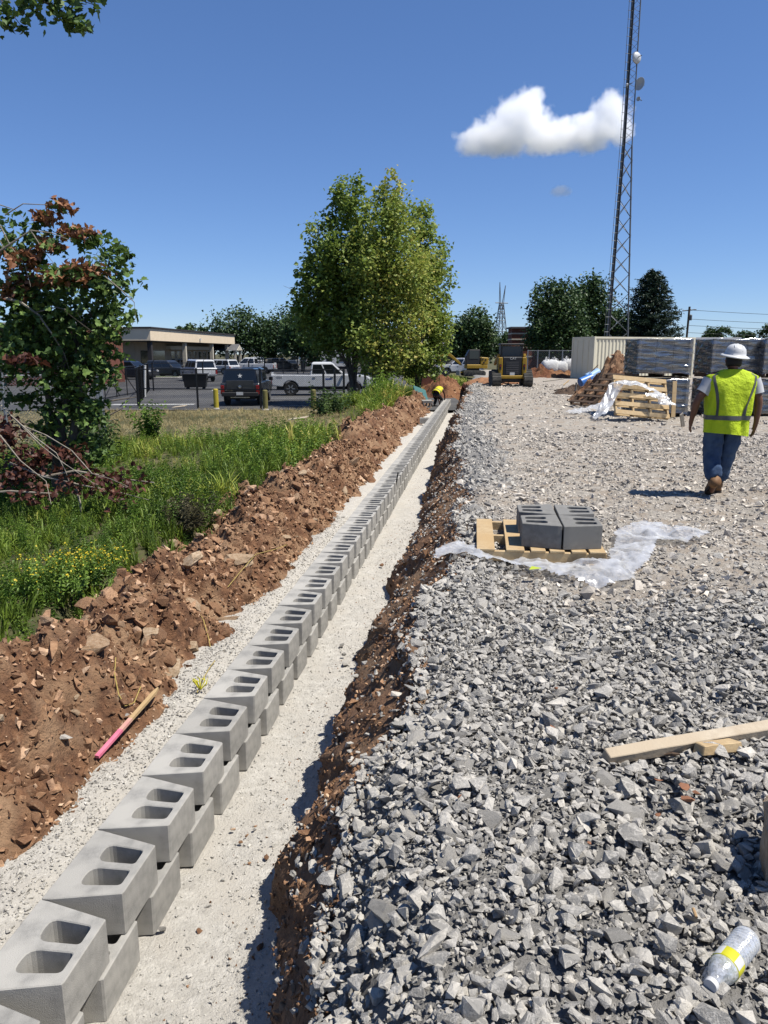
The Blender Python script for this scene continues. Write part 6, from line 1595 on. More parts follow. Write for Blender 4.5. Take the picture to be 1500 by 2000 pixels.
G_PINE = leafmat('conifer needles', [(0.0, (0.011, 0.028, 0.017)), (0.6, (0.028, 0.059, 0.031)), (1.0, (0.063, 0.098, 0.049))], 0.12)
def quad_leaf(w, l, fold, droop=0.0):
    V = np.array([(0, 0, 0), (w / 2, l * 0.45, fold), (0, l, -droop), (-w / 2, l * 0.45, fold)]); F = np.array([(0, 1, 2), (0, 2, 3)]); return V, F
LEAF4 = [quad_leaf(0.8, 1.0, 0.15, 0.1), quad_leaf(0.7, 1.0, -0.12, 0.2), quad_leaf(0.9, 0.95, 0.2, 0.0)]
def lobed_leaf(seed):
    """five-lobed sycamore leaf, folded along its rib"""
    r = random.Random(seed); P = []
    tips = [(-0.98, 0.18), (-0.76, 0.34), (-0.78, 0.70), (-0.40, 0.72), (0.0, 1.08), (0.40, 0.72), (0.78, 0.70), (0.76, 0.34), (0.98, 0.18), (0.45, -0.06), (0.0, 0.05), (-0.45, -0.06)]
    fold = r.uniform(0.1, 0.4)
    for x, y in tips: P.append((x * 0.55 * r.uniform(0.9, 1.1), y * r.uniform(0.93, 1.07), abs(x) * fold - 0.16 * max(0, y) ** 2))
    P.append((0, 0.35, 0)); n = len(tips)
    return np.array(P), np.array([(n, (i + 1) % n, i) for i in range(n)])
LEAF12 = [lobed_leaf(i) for i in range(6)]
def full_rot(n, up=0.5):
    """random orientation, normals leaning upward"""
    nrm = RNG.normal(size=(n, 3)); nrm[:, 2] = np.abs(nrm[:, 2]) + up; nrm /= np.linalg.norm(nrm, axis=1)[:, None]
    t = RNG.normal(size=(n, 3)); t -= (t * nrm).sum(1)[:, None] * nrm; t /= np.linalg.norm(t, axis=1)[:, None]
    b = np.cross(nrm, t); return np.stack([t, b, nrm], -1)
def lobe_points(lobes, n, clump=0.16, per=14, shell=0.55):
    vol = np.array([l[1][0] * l[1][1] * l[1][2] for l in lobes]) ** 0.8; pk = RNG.choice(len(lobes), size=max(1, n // per), p=vol / vol.sum())
    P, Q = [], []
    for k in range(len(lobes)):
        m = int((pk == k).sum())
        if not m: continue
        c, r = np.array(lobes[k][0]), np.array(lobes[k][1])
        d = RNG.normal(size=(m, 3)); d /= np.linalg.norm(d, axis=1)[:, None]
        rad = shell + (1 - shell) * RNG.random(m) ** 0.6; rad = np.where(RNG.random(m) < 0.22, RNG.random(m) * shell, rad)
        cc = c + d * r * rad[:, None] * (1 + 0.12 * RNG.normal(size=(m, 1)))
        pts = np.repeat(cc, per, 0) + RNG.normal(size=(m * per, 3)) * np.minimum(r, r.mean()) * clump
        P.append(pts); Q.append(np.repeat(RNG.random(m), per))
    return np.concatenate(P), np.concatenate(Q)
def limb_mesh(base, tips, r0, seed, mat, wob=0.25, twigs=3):
    rd = random.Random(seed); mb = MB()
    for i, tip in enumerate(tips):
        b_ = Vector(base) + Vector((rd.uniform(-1, 1), rd.uniform(-1, 1), 0)) * r0 * 0.5; tip = Vector(tip); d = tip - b_; pts = []; n = 7
        for k in range(n):
            f = k / (n - 1); p = b_ + Vector((d.x * f ** 1.5, d.y * f ** 1.5, d.z * f ** 0.85)); p += Vector((rd.gauss(0, 1), rd.gauss(0, 1), 0)) * wob * f * (1 - f) * d.length * 0.25
            pts.append(p)
        rr = [r0 * (1 - 0.85 * k / (n - 1)) for k in range(n)]; mb.tube(pts, rr, 7)
        for j in range(twigs):
            k = rd.randint(2, n - 2); q_ = pts[k]; e = q_ + Vector((rd.gauss(0, 1), rd.gauss(0, 1), rd.uniform(0.2, 1.0))) * d.length * 0.16
            mb.tube([q_, q_.lerp(e, 0.5) + Vector((0, 0, rd.uniform(-0.05, 0.1)) ) * d.length * 0.1, e], [rr[k] * 0.5, rr[k] * 0.32, rr[k] * 0.12], 5)
    return mb
def tree(name, label, base, lobes, n, leaf, mat, bark, r0, seed, protos=LEAF4, cat='tree', group=None, col=(0.0, 1.0), up=0.5, tone=None, per=14, clump=0.16, shell=0.55, limbs=True):
    t = thing(name, label, cat, base, 0, group); b_ = Vector(base)
    L_ = [(tuple(Vector(c) - b_), r) for c, r in lobes]
    if limbs: limb_mesh((0, 0, -0.2), [Vector(c) + Vector((0, 0, r[2] * 0.4)) for c, r in L_], r0, seed, bark).build('trunk', bark, t)
    P, Q = lobe_points(L_, n, clump, per, shell)
    rnd = col[0] + (col[1] - col[0]) * np.clip(0.45 * Q + 0.55 * RNG.random(len(P)), 0, 1)
    if tone is not None: rnd = np.clip(tone(P + np.array(base), rnd), 0, 1)
    sz = leaf * RNG.uniform(0.65, 1.25, len(P))
    me = scatter_mesh('crown', protos, P, sz, mat, 0.6, rnd, 0.15, False, full_rot(len(P), up))
    c = obj('crown', me, t)
    return t
def lobes_px(D, *ls):
    """lobes given as photograph pixels (u, v, half width, half height, depth offset) at distance D"""
    out = []
    for l in ls:
        u, v, ru, rv = l[:4]; dd = l[4] if len(l) > 4 else 0.0
        k = (D + dd) / FPX; c = atD(u, v, D + dd); out.append(((c.x, c.y, c.z), (ru * k * 0.93, min(ru, rv) * k * 0.95 + 0.2, rv * k * 0.93)))
    return out
# the clump of large trees at the fence
def tone_mid(P, r):
    a = np.exp(-(((P[:, 2] - 10.0) / 1.3) ** 2)) * 0.22; b_ = 0.10 * sstep(-2.0, 0.6, P[:, 0]) * sstep(9.5, 3, P[:, 2])
    return r + a + b_
TB = lambda u, D, z=-0.75: (atD(u, 700, D).x, D, z)
tree('sycamore_tree', 'dark green half of the tree clump, leftmost at the fence', TB(690, 36.5), lobes_px(36.5, (684, 405, 34, 60), (655, 480, 52, 62), (632, 560, 52, 56), (680, 540, 62, 76, 0.6), (640, 640, 58, 48), (690, 640, 62, 62), (606, 590, 34, 40, -0.3), (600, 540, 24, 30), (712, 500, 40, 60, 0.5)), 23000, 0.19, G_SYC, M_BARK, 0.075, 31, per=40, clump=0.17, shell=0.7, group='trees of the clump at the fence', col=(0.0, 0.46))
tree('sycamore_tree', 'yellowing tree with thin brown top in the middle of the clump', TB(735, 35.0), lobes_px(35.0, (758, 392, 26, 54), (765, 450, 50, 70), (735, 520, 60, 60), (785, 540, 60, 76), (765, 610, 70, 60), (722, 668, 62, 40, -0.8), (770, 680, 60, 42, -0.4), (740, 715, 50, 26, -0.6)), 19000, 0.165, G_SYC, M_BARKP, 0.06, 32, per=32, clump=0.2, shell=0.6, group='trees of the clump at the fence', col=(0.10, 0.56), tone=tone_mid)
tree('sycamore_tree', 'olive green tree at the right of the clump', TB(815, 37.5), lobes_px(37.5, (824, 455, 24, 62), (850, 530, 34, 66), (838, 610, 40, 60), (860, 650, 24, 40), (825, 690, 42, 40), (810, 725, 40, 24), (800, 560, 40, 70, 1.0)), 15000, 0.17, G_SYC, M_BARK, 0.06, 33, per=36, clump=0.18, shell=0.65, group='trees of the clump at the fence', col=(0.06, 0.50))
# pale bare limbs of the clump, reaching out of the shade at its foot
bx_ = Vector(TB(704, 34.6, -0.8))
o = thing('bare_sapling', 'pale leafless stems bending in front of the tree clump', 'sapling', bx_, 0)
mb = MB(); rd = random.Random(5)
for du, dv, k in ((-8, -95, 1), (14, -60, 1), (30, -80, 1), (36, -40, 1), (20, -100, 1), (46, 10, 0.7), (-4, -60, 1), (52, -90, 1)):
    e = atD(704 + du, 765 + dv, 34.4) - bx_; s_ = Vector((rd.uniform(-0.15, 0.6), 0, 0)); mid_ = s_.lerp(e, 0.5) + Vector((rd.uniform(-0.3, 0.3), 0, rd.uniform(0, 0.35)))
    mb.tube([s_, s_.lerp(mid_, 0.5), mid_, mid_.lerp(e, 0.6) + Vector((0, 0, 0.1)), e], [0.035, 0.03, 0.025, 0.018, 0.008], 6)
mb.build('stems', M_BARKP, o)
# far trees
FT = [('leafy_tree', 'round dark tree directly behind the tan building', 468, 136, [(470, 645, 55, 42), (440, 665, 36, 30), (505, 668, 36, 32)], 7000, 0.5),
      ('leafy_tree', 'dark tree between the tan building and the tree clump', 535, 138, [(535, 660, 45, 36), (560, 650, 40, 44), (520, 672, 40, 30)], 7000, 0.5),
      ('leafy_tree', 'pale topped dark tree just left of the tree clump', 590, 105, [(585, 640, 36, 46), (615, 660, 44, 40), (590, 672, 44, 28)], 6000, 0.5),
      ('leafy_tree', 'dense dark tree behind the excavator boom', 925, 88, [(925, 642, 34, 38), (905, 665, 34, 34), (948, 660, 26, 32), (925, 685, 44, 22)], 8000, 0.36),
      ('leafy_tree', 'small pale bush beside the brick pier', 975, 120, [(975, 672, 26, 18), (955, 680, 26, 18), (992, 668, 18, 18)], 2600, 0.4),
      ('leafy_tree', 'broad dark tree left of the radio tower', 1078, 84, [(1075, 590, 36, 40), (1060, 630, 34, 44), (1100, 620, 38, 52), (1075, 665, 52, 36), (1120, 660, 30, 40)], 11000, 0.36),
      ('leafy_tree', 'tall dark tree directly behind the radio tower', 1155, 92, [(1150, 570, 32, 36), (1135, 610, 30, 44), (1170, 610, 34, 46), (1155, 650, 46, 36)], 9000, 0.36),
      ('leafy_tree', 'small round tree far off above the white trailer', 1402, 200, [(1402, 650, 24, 12), (1390, 655, 16, 9)], 1500, 0.6),
      ('leafy_tree', 'lowest far tree right of the white trailer', 1452, 210, [(1452, 657, 20, 9), (1462, 658, 12, 7)], 1200, 0.6),
      ('leafy_tree', 'far tree cut by the right edge of the picture', 1500, 190, [(1500, 650, 20, 14), (1520, 645, 20, 18)], 1500, 0.6),
      ('leafy_tree', 'dark bushy tree low behind the radio tower and conifer', 1210, 100, [(1210, 640, 40, 30), (1240, 650, 40, 26)], 4000, 0.4),
      ('leafy_tree', 'dark tree crown just above the roof of the tan building', 376, 150, [(372, 652, 22, 14), (398, 652, 20, 12), (350, 650, 16, 10)], 2500, 0.6),
      ('leafy_tree', 'dark shady tree behind the white site cabin', 660, 128, [(655, 668, 46, 30), (700, 668, 46, 30), (745, 672, 46, 30), (790, 674, 40, 28)], 7000, 0.55)]
for i, (nm, lab, u, D, ls, n, lf) in enumerate(FT):
    tree(nm, lab, TB(u, D, -0.7 if u < 900 else -0.2), lobes_px(D, *ls), n, lf, G_FAR, M_BARK, 0.25, 60 + i, group='trees beyond the site', per=26, clump=0.2, shell=0.65)
# conifer: drooping tiers of needle sprays
CD = 90.0; cb_ = Vector(TB(1268, CD, -0.2)); top_z = atD(1262, 530, CD).z
cf = thing('conifer_tree', 'dark layered conifer right of the radio tower', 'tree', cb_, 0)
MB().tube([(0, 0, 0), (0.1, 0, top_z * 0.5), (-0.3, 0, top_z)], [0.3, 0.2, 0.04], 8).build('trunk', M_BARK, cf)
P, A = [], []
for k in range(110):
    f = (k / 109) ** 0.85; z = 1.2 + (top_z - 1.0) * f; a = k * 2.4; L_ = 4.3 * (1 - f) ** 0.5 * random.uniform(0.72, 1.12) + 0.25
    m = int(60 * L_) + 40; q_ = RNG.random(m) ** 0.7
    x = np.cos(a) * q_ * L_ - 0.3 * f; y = np.sin(a) * q_ * L_; zz = z - 0.22 * q_ * L_ + 0.30 * (q_ ** 2) * L_ * 0.6
    w = 0.42 * L_ * q_ * 0.5
    x = x + RNG.normal(size=m) * w * -np.sin(a) * 0.6; y = y + RNG.normal(size=m) * w * np.cos(a) * 0.6
    P.append(np.stack([x, y, zz + RNG.normal(size=m) * 0.10], 1)); A.append(np.clip(0.15 + 0.6 * RNG.random(m) * q_ + 0.1, 0, 1))
P = np.concatenate(P); A = np.concatenate(A)
needle = [quad_leaf(0.28, 1.0, 0.05, 0.15), quad_leaf(0.35, 1.0, -0.05, 0.2)]
obj('crown', scatter_mesh('crown', needle, P, RNG.uniform(0.28, 0.5, len(P)), G_PINE, 0.5, A, 0.15, False, full_rot(len(P), 0.8)), cf)

# ------------------------------------------------------------------ the half-dead sycamore on the left
ND = 11.5; nb = Vector((atD(110, 900, ND).x, ND, -0.75))
nt_ = thing('half_dead_sycamore', 'half-dead sycamore with green and brown leaves at the left edge', 'tree', nb, 0)
GREENS = lobes_px(ND, (215, 500, 40, 38), (180, 470, 34, 22), (225, 600, 30, 60), (190, 640, 46, 60), (130, 620, 70, 60), (90, 690, 74, 60), (165, 720, 48, 50), (150, 800, 40, 54), (165, 870, 36, 46), (60, 610, 70, 60), (30, 700, 60, 60), (130, 760, 50, 44), (40, 780, 50, 22), (185, 800, 30, 60), (110, 830, 40, 50), (190, 700, 40, 60), (30, 500, 40, 34), (200, 560, 46, 40), (150, 690, 60, 50, 0.8), (60, 660, 80, 70, 0.9), (120, 560, 60, 40, 0.8))
BROWNS = lobes_px(ND, (118, 405, 26, 12, -0.2), (85, 425, 18, 20, -0.2), (150, 455, 40, 14, -0.2), (60, 505, 34, 24, -0.3), (165, 535, 44, 22, -0.4), (110, 540, 50, 20, -0.4), (40, 560, 40, 30, -0.2), (95, 480, 30, 20, -0.2))
DEADS = lobes_px(ND - 0.9, (20, 850, 40, 50), (75, 900, 50, 36), (130, 890, 50, 30), (160, 925, 30, 18), (20, 930, 30, 30), (60, 700, 22, 12, -0.1), (25, 705, 20, 12))
SPARSE = lobes_px(ND, (262, 560, 20, 20), (258, 610, 18, 26), (248, 660, 16, 14), (235, 690, 16, 18), (60, 460, 60, 40), (20, 450, 40, 40))
off = np.array(nb)
def local(ls): return [(tuple(np.array(c) - off), r) for c, r in ls]
PP, RR = [], []
for ls, n, c0, c1, per, sh in ((GREENS, 6000, 0.0, 0.46, 6, 0.3), (BROWNS, 900, 0.56, 0.88, 6, 0.2), (BROWNS, 500, 0.05, 0.45, 6, 0.2), (DEADS, 420, 0.80, 1.0, 6, 0.2), (SPARSE, 190, 0.1, 0.4, 4, 0.2)):
    P, Q = lobe_points(local(ls), n, 0.2, per, sh); PP.append(P); RR.append(c0 + (c1 - c0) * np.clip(0.4 * Q + 0.6 * RNG.random(len(P)), 0, 1))
P = np.concatenate(PP); A = np.concatenate(RR)
sel = RNG.permutation(len(P)); front = sel[:220]; rest = sel[220:]
c_ = obj('crown', scatter_mesh('crown', LEAF12, P[rest], RNG.uniform(0.055, 0.115, len(rest)), G_NEAR, 0.6, A[rest], 0.15, False, full_rot(len(rest), 0.35)), nt_); tag(c_, kind='stuff')
# leaves that can be told apart, one object each
_lm = {}
for i in front:
    kq = min(int(A[i] * 10), 9)
    if (kq, i % 4) not in _lm: V, F = LEAF12[i % 4]; _lm[(kq, i % 4)] = tri_mesh('leaf', V, F, G_NEAR, False, {'rnd': np.full(len(V), (kq + 0.5) / 10)})
    o = obj('leaf', _lm[(kq, i % 4)], nt_, P[i], (random.gauss(0, 0.9), random.gauss(0, 0.9), random.uniform(0, 6.28)), random.uniform(0.07, 0.12))
mb = limb_mesh((0, 0, -0.1), [Vector(c) - nb for c, r in [GREENS[i] for i in (0, 2, 4, 5, 9, 13)]], 0.09, 77, M_BARK, 0.3, 3)
mb.build('trunk', M_BARK, nt_)
mb = MB(); rd = random.Random(9)
def twig(pts, r):
    Pq = [Vector(atD(u, v, D)) - nb for u, v, D in pts]; mb.tube(Pq, [r * (1 - 0.75 * i / (len(Pq) - 1)) for i in range(len(Pq))], 6)
twig([(0, 580, 11), (40, 590, 11), (75, 615, 11), (100, 650, 11), (125, 690, 11.2), (135, 720, 11.3)], 0.022)
twig([(0, 490, 11), (30, 470, 11), (60, 450, 11), (100, 455, 11), (140, 470, 11)], 0.016); twig([(10, 420, 11.2), (45, 398, 11.2), (90, 400, 11.2), (125, 405, 11.2)], 0.010)
twig([(0, 440, 11), (20, 480, 11), (50, 520, 11), (60, 560, 11)], 0.012); twig([(60, 450, 11), (85, 490, 11), (110, 520, 11)], 0.010); twig([(0, 400, 11.4), (30, 410, 11.4), (60, 440, 11.2)], 0.008); twig([(0, 470, 11), (25, 520, 11), (30, 570, 11.2)], 0.008)
twig([(70, 610, 11), (110, 600, 11), (150, 610, 11), (160, 625, 11)], 0.010); twig([(205, 540, 11), (235, 565, 11), (262, 590, 11), (265, 620, 11), (250, 650, 11)], 0.010)
for a in ([(0, 790, 10.6), (40, 830, 10.4), (80, 870, 10.2), (125, 905, 10), (170, 935, 9.8), (205, 960, 9.6)], [(40, 830, 10.4), (90, 850, 10.2), (140, 880, 10), (180, 925, 9.8), (215, 935, 9.6), (250, 950, 9.4)], [(20, 810, 10.5), (70, 855, 10.2), (110, 885, 10), (128, 920, 10), (138, 950, 9.9)], [(0, 850, 10), (40, 900, 9.8), (90, 940, 9.6), (100, 985, 9.3)]): twig(a, 0.011)
mb.build('bare_branches', M_BARKP, nt_)
# fallen branch with dead leaves in the weeds in front of the tree
fb0 = at(120, 985, -0.35)
fbr = thing('fallen_branch', 'fallen branch with dark red dead leaves lying in the weeds', 'branch', fb0, 0)
mb = MB()
for a in ([(-0.9, 0.5, 0.5), (-0.3, 0.2, 0.35), (0.3, -0.05, 0.28), (0.9, -0.2, 0.2), (1.3, -0.3, 0.12)], [(-0.3, 0.2, 0.35), (0.1, 0.3, 0.42), (0.7, 0.35, 0.3), (1.2, 0.3, 0.25)], [(-1.0, -0.3, 0.2), (-0.5, -0.35, 0.25), (0.1, -0.3, 0.2)], [(0.2, 0, 0.3), (0.3, -0.1, 0.05), (0.32, -0.15, -0.2)]): mb.tube(a, [0.018, 0.014, 0.011, 0.008, 0.004][:len(a)], 6)
mb.build('limb', M_BARKP, fbr)
pts = np.concatenate([RNG.normal(size=(70, 3)) * np.array([0.16, 0.14, 0.08]) + np.array(c) for c in ((-0.6, 0.3, 0.35), (0.3, 0.0, 0.3), (0.9, -0.2, 0.22), (0.7, 0.3, 0.3), (-0.2, -0.3, 0.2))])
o = obj('dead_leaves', scatter_mesh('dead_leaves', LEAF12, pts, RNG.uniform(0.05, 0.09, len(pts)), G_NEAR, 0.9, RNG.uniform(0.82, 1.0, len(pts)), 0.15, False, full_rot(len(pts), 0.2)), fbr); tag(o, kind='stuff')
# branch reaching in at the top left corner from a tree whose trunk stands outside the picture
OD = 8.5
ob = thing('overhanging_tree', 'leafy branch hanging into the top left corner from a tree outside', 'tree', (-8.2, 8.2, -0.75), 0)
oB = Vector((-8.2, 8.2, -0.75))
mb = MB(); mb.tube([(0, 0, 0), (0.1, 0, 3), (0.2, 0.1, 6), (0.1, 0, 9)], [0.2, 0.17, 0.12, 0.05], 9)
limb = [Vector((0.15, 0.05, 5.2)), Vector((1.2, 0.1, 6.6)), atD(-60, -60, OD) - oB, atD(40, -20, OD) - oB, atD(110, 15, OD) - oB, atD(160, 50, OD) - oB]
mb.tube(limb, [0.08, 0.06, 0.03, 0.018, 0.012, 0.005], 7)
for e in ((atD(20, 30, OD), 2), (atD(45, 55, OD), 2), (atD(150, 5, OD), 3), (atD(185, 10, OD), 3)): mb.tube([limb[e[1]], limb[e[1]].lerp(e[0] - oB, 0.5) + Vector((0, 0, 0.05)), e[0] - oB], [0.012, 0.008, 0.003], 5)
mb.build('trunk', M_BARK, ob)
pts = []
for u, v, n, s_ in ((15, 45, 26, 0.07), (35, 62, 10, 0.045), (75, 5, 46, 0.09), (110, 15, 36, 0.08), (125, 40, 18, 0.05), (150, 52, 20, 0.06), (165, 60, 12, 0.05), (148, 10, 18, 0.06), (182, 5, 8, 0.05), (5, 5, 12, 0.06), (55, 25, 8, 0.04), (188, 25, 3, 0.03)):
    c = np.array(atD(u, v - 6, OD) - oB); pts.append(c + RNG.normal(size=(n, 3)) * s_)
pts.append(np.array((0.3, 0.2, 8.0)) + RNG.normal(size=(900, 3)) * np.array([1.0, 1.0, 0.9]))
pts = np.concatenate(pts)
o = obj('crown', scatter_mesh('crown', LEAF12, pts, RNG.uniform(0.06, 0.10, len(pts)), G_NEAR, 0.9, RNG.uniform(0.0, 0.4, len(pts)), 0.15, False, full_rot(len(pts), 0.3)), ob); tag(o, kind='stuff')

# ================================================================== WEEDS AND GRASS
G_GRASS = leafmat('green grass', [(0.0, (0.093, 0.152, 0.019)), (0.5, (0.226, 0.328, 0.038)), (0.85, (0.425, 0.492, 0.072)), (1.0, (0.797, 0.679, 0.190))], 0.3)
G_DRY = leafmat('dry grass', [(0.0, (0.259, 0.211, 0.089)), (0.5, (0.535, 0.430, 0.203)), (0.85, (0.745, 0.616, 0.324)), (1.0, (0.244, 0.276, 0.082))], 0.3)
G_WEED = leafmat('weed leaves', [(0.0, (0.071, 0.137, 0.022)), (0.5, (0.178, 0.305, 0.045)), (1.0, (0.330, 0.469, 0.072))], 0.3)
G_FLOW = leafmat('yellow petals', [(0.0, (0.70, 0.52, 0.02)), (1.0, (0.85, 0.70, 0.06))], 0.2)
def tuft_proto(seed, nb=9, spread=0.28, w=0.022):
    r = random.Random(seed); V, F = [], []
    for b_ in range(nb):
        a = r.uniform(0, 6.28); x, y = r.gauss(0, 0.07), r.gauss(0, 0.07); h = r.uniform(0.55, 1.0); lean = r.uniform(0.05, spread) ; wa = a + 1.57
        k = len(V); ww = w * r.uniform(0.7, 1.3)
        for i, f in enumerate((0, 0.4, 0.75)):
            cx, cy, cz = x + math.cos(a) * lean * f ** 1.8 * 1.3, y + math.sin(a) * lean * f ** 1.8 * 1.3, h * f * (1 - 0.25 * lean * f); q_ = ww * (1 - 0.45 * f)
            V += [(cx - math.cos(wa) * q_, cy - math.sin(wa) * q_, cz), (cx + math.cos(wa) * q_, cy + math.sin(wa) * q_, cz)]
        V.append((x + math.cos(a) * lean * 1.5, y + math.sin(a) * lean * 1.5, h * (1 - 0.3 * lean)))
        F += [(k, k + 1, k + 3), (k, k + 3, k + 2), (k + 2, k + 3, k + 5), (k + 2, k + 5, k + 4), (k + 4, k + 5, k + 6)]
    return np.array(V), np.array(F)
def weed_proto(seed, nl=22, leaf=0.16, wide=0.5):
    """upright leafy weed: a thin stem with alternate leaves"""
    r = random.Random(seed); V, F = [], []
    lean = (r.gauss(0, 0.12), r.gauss(0, 0.12))
    V += [(-0.008, 0, 0), (0.008, 0, 0), (lean[0], lean[1], 1.0)]; F += [(0, 1, 2)]
    for i in range(nl):
        f = 0.12 + 0.88 * i / (nl - 1); a = i * 2.4 + r.uniform(-0.4, 0.4); b0 = Vector((lean[0] * f, lean[1] * f, f)); L_ = leaf * (1.25 - 0.6 * f) * r.uniform(0.8, 1.3)
        d = Vector((math.cos(a), math.sin(a), r.uniform(-0.1, 0.6))).normalized(); sd = d.cross(Vector((0, 0, 1))).normalized() * L_ * wide * 0.5
        k = len(V); m_ = b0 + d * L_ * 0.5 + Vector((0, 0, 0.02)); e = b0 + d * L_ + Vector((0, 0, -0.25 * L_)); V += [tuple(b0), tuple(m_ + sd), tuple(e), tuple(m_ - sd)]; F += [(k, k + 1, k + 2), (k, k + 2, k + 3)]
    return np.array(V), np.array(F)
TUFT = [tuft_proto(i) for i in range(9)]; TUFTW = [tuft_proto(40 + i, 9, 0.6, 0.03) for i in range(6)]
DRYT = [tuft_proto(80 + i, 8, 0.9, 0.02) for i in range(7)]
WEED = [weed_proto(i) for i in range(8)]; FERN = [weed_proto(30 + i, 34, 0.2, 0.22) for i in range(6)]
def field(n, ylo, yhi, xlo=-16, tmax=-2.05, mu=60):
    y = ylo + (yhi - ylo) * RNG.random(n); x = RNG.uniform(xlo, 8, n); s, t = xy2st(x, y)
    k = (t < tmax + 0.18 * fbm(s, 0 * s, 0.9, 3, 311)) & in_view(x, y, -0.5, mu, 200) & (y < 33.3)
    return x[k], y[k], s[k], t[k]
def dryness(x, y):
    """1 on the mown strip by the fence"""
    return sstep(17.8, 22.0, y + 0.35 * np.clip(x + 4, 0, 4) + 2.2 * fbm(x, y, 0.25, 3, 321) - 0.2 * (x + 4)) * sstep(0.8, -2.2, x + 0.5 * fbm(x, y, 0.5, 2, 322))
def plant(name, protos, x, y, h, mat, rnd, tilt=0.12, parent=None, label=None):
    z = ground_z(x, y); s, t = xy2st(x, y); z = np.where(t > -2.5, np.maximum(z, heap_z(s, t) - 0.05), z)
    n = len(x); o = obj(name, scatter_mesh(name, protos, np.stack([x, y, z - 0.02], 1), h, mat, tilt, rnd, 0.12), parent); tag(o, kind='stuff'); return o
# near weeds, knee high
x, y, s, t = field(21000, 3.8, 13, -9)
k = RNG.random(len(x)) < 0.62; hh = (0.30 + 0.16 * fbm(x, y, 0.5, 3, 331)) * RNG.uniform(0.6, 1.25, len(x)) * (0.75 + 0.25 * sstep(-2.1, -2.8, t))
plant('grass', TUFT + TUFTW, x[k], y[k], hh[k], G_GRASS, np.clip(0.35 + 0.25 * fbm(x, y, 0.9, 3, 332) + RNG.normal(0, 0.16, len(x)), 0, 0.97)[k])
k2 = ~k & (RNG.random(len(x)) < 0.75)
plant('weeds', WEED + FERN, x[k2], y[k2], (hh * 1.15)[k2], G_WEED, np.clip(0.4 + 0.3 * fbm(x, y, 0.8, 3, 333) + RNG.normal(0, 0.18, len(x)), 0, 1)[k2])
# middle distance
x, y, s, t = field(20000, 13, 33, -15)
dr = dryness(x, y); k = RNG.random(len(x)) > dr
k &= RNG.random(len(x)) < 0.85
hh = (0.42 + 0.22 * fbm(x, y, 0.4, 3, 341)) * RNG.uniform(0.6, 1.25, len(x)) * (1 - 0.55 * dr) * (1 + 0.6 * sstep(-3.6, -2.4, t) * sstep(19, 25, s))
g = RNG.random(len(x)) < 0.6
col_ = np.clip(0.40 + 0.28 * fbm(x, y, 0.5, 3, 342) + RNG.normal(0, 0.15, len(x)) + 0.3 * dr + 0.22 * sstep(13, 22, y), 0, 0.98)
plant('grass', TUFT + TUFTW, x[k & g], y[k & g], hh[k & g], G_GRASS, col_[k & g])
plant('weeds', FERN + WEED, x[k & ~g], y[k & ~g], (hh * 1.1)[k & ~g], G_WEED, col_[k & ~g])
# dry mown strip
x, y, s, t = field(9500, 19, 33.4, -15, -2.6)
k = RNG.random(len(x)) < dryness(x, y)
plant('dry_grass', DRYT, x[k], y[k], (RNG.uniform(0.10, 0.26, len(x)))[k], G_DRY, np.clip(0.5 + 0.3 * fbm(x, y, 0.6, 3, 351) + RNG.normal(0, 0.2, len(x)), 0, 1)[k], 0.3)
# weeds on the bank beyond the trees, left of the wall's far end
n = 1700; s = RNG.uniform(27, 44, n); t = RNG.uniform(-4.6, -1.9, n); x, y = st2xy(s, t)
plant('tall_grass', TUFTW + TUFT, x, y, RNG.uniform(0.4, 0.85, n), G_GRASS, np.clip(0.42 + 0.35 * fbm(x, y, 0.4, 3, 361) + RNG.normal(0, 0.15, n), 0, 0.98))
n = 700; x = RNG.uniform(3.5, 9, n) ; y = RNG.uniform(46, 75, n)
plant('meadow_grass', TUFTW, x - 1.5, y, RNG.uniform(0.4, 0.9, n), G_GRASS, np.clip(0.6 + RNG.normal(0, 0.2, n), 0, 0.98))
# single plants one can point at
def clump(name, label, u, v, z, rx, h, n, protos, mat, c0, c1, cat='weed', extra=None):
    p = at(u, v, z); t_ = thing(name, label, cat, (p.x, p.y, z), 0)
    q_ = RNG.normal(size=(n, 2)) * rx * 0.5; pos = np.stack([q_[:, 0], q_[:, 1], 0 * q_[:, 0] - 0.03], 1)
    obj('foliage', scatter_mesh('foliage', protos, pos, h * RNG.uniform(0.6, 1.15, n), mat, 0.28, RNG.uniform(c0, c1, n), 0.12), t_)
    if extra: extra(t_, q_, h)
    return t_
def blooms(t_, q_, h):
    n = 260; i = RNG.integers(0, len(q_), n); P = np.stack([q_[i, 0] + RNG.normal(0, 0.12, n), q_[i, 1] + RNG.normal(0, 0.12, n), h * RNG.uniform(0.3, 1.0, n)], 1)
    r = []
    for k in range(3):
        V, F = [(0, 0, 0)], []
        for a in range(6): V.append((math.cos(a * 1.047), math.sin(a * 1.047), 0.15))
        F = [(0, 1 + a, 1 + (a + 1) % 6) for a in range(6)]; r.append((np.array(V), np.array(F)))
    o = obj('flowers', scatter_mesh('flowers', r, P, RNG.uniform(0.006, 0.011, n), G_FLOW, 0.6, None, 0.2, False, full_rot(n, 0.6)), t_); tag(o, kind='stuff')
clump('flowering_weed', 'bushy weed covered in small yellow flowers at the clay edge', 110, 1150, -0.45, 0.30, 0.34, 70, WEED, G_WEED, 0.2, 0.8, 'flowers', blooms)
clump('flowering_weed', 'smaller yellow flowered weed right of the larger flowering one', 185, 1120, -0.45, 0.20, 0.26, 30, WEED, G_WEED, 0.2, 0.8, 'flowers', blooms)
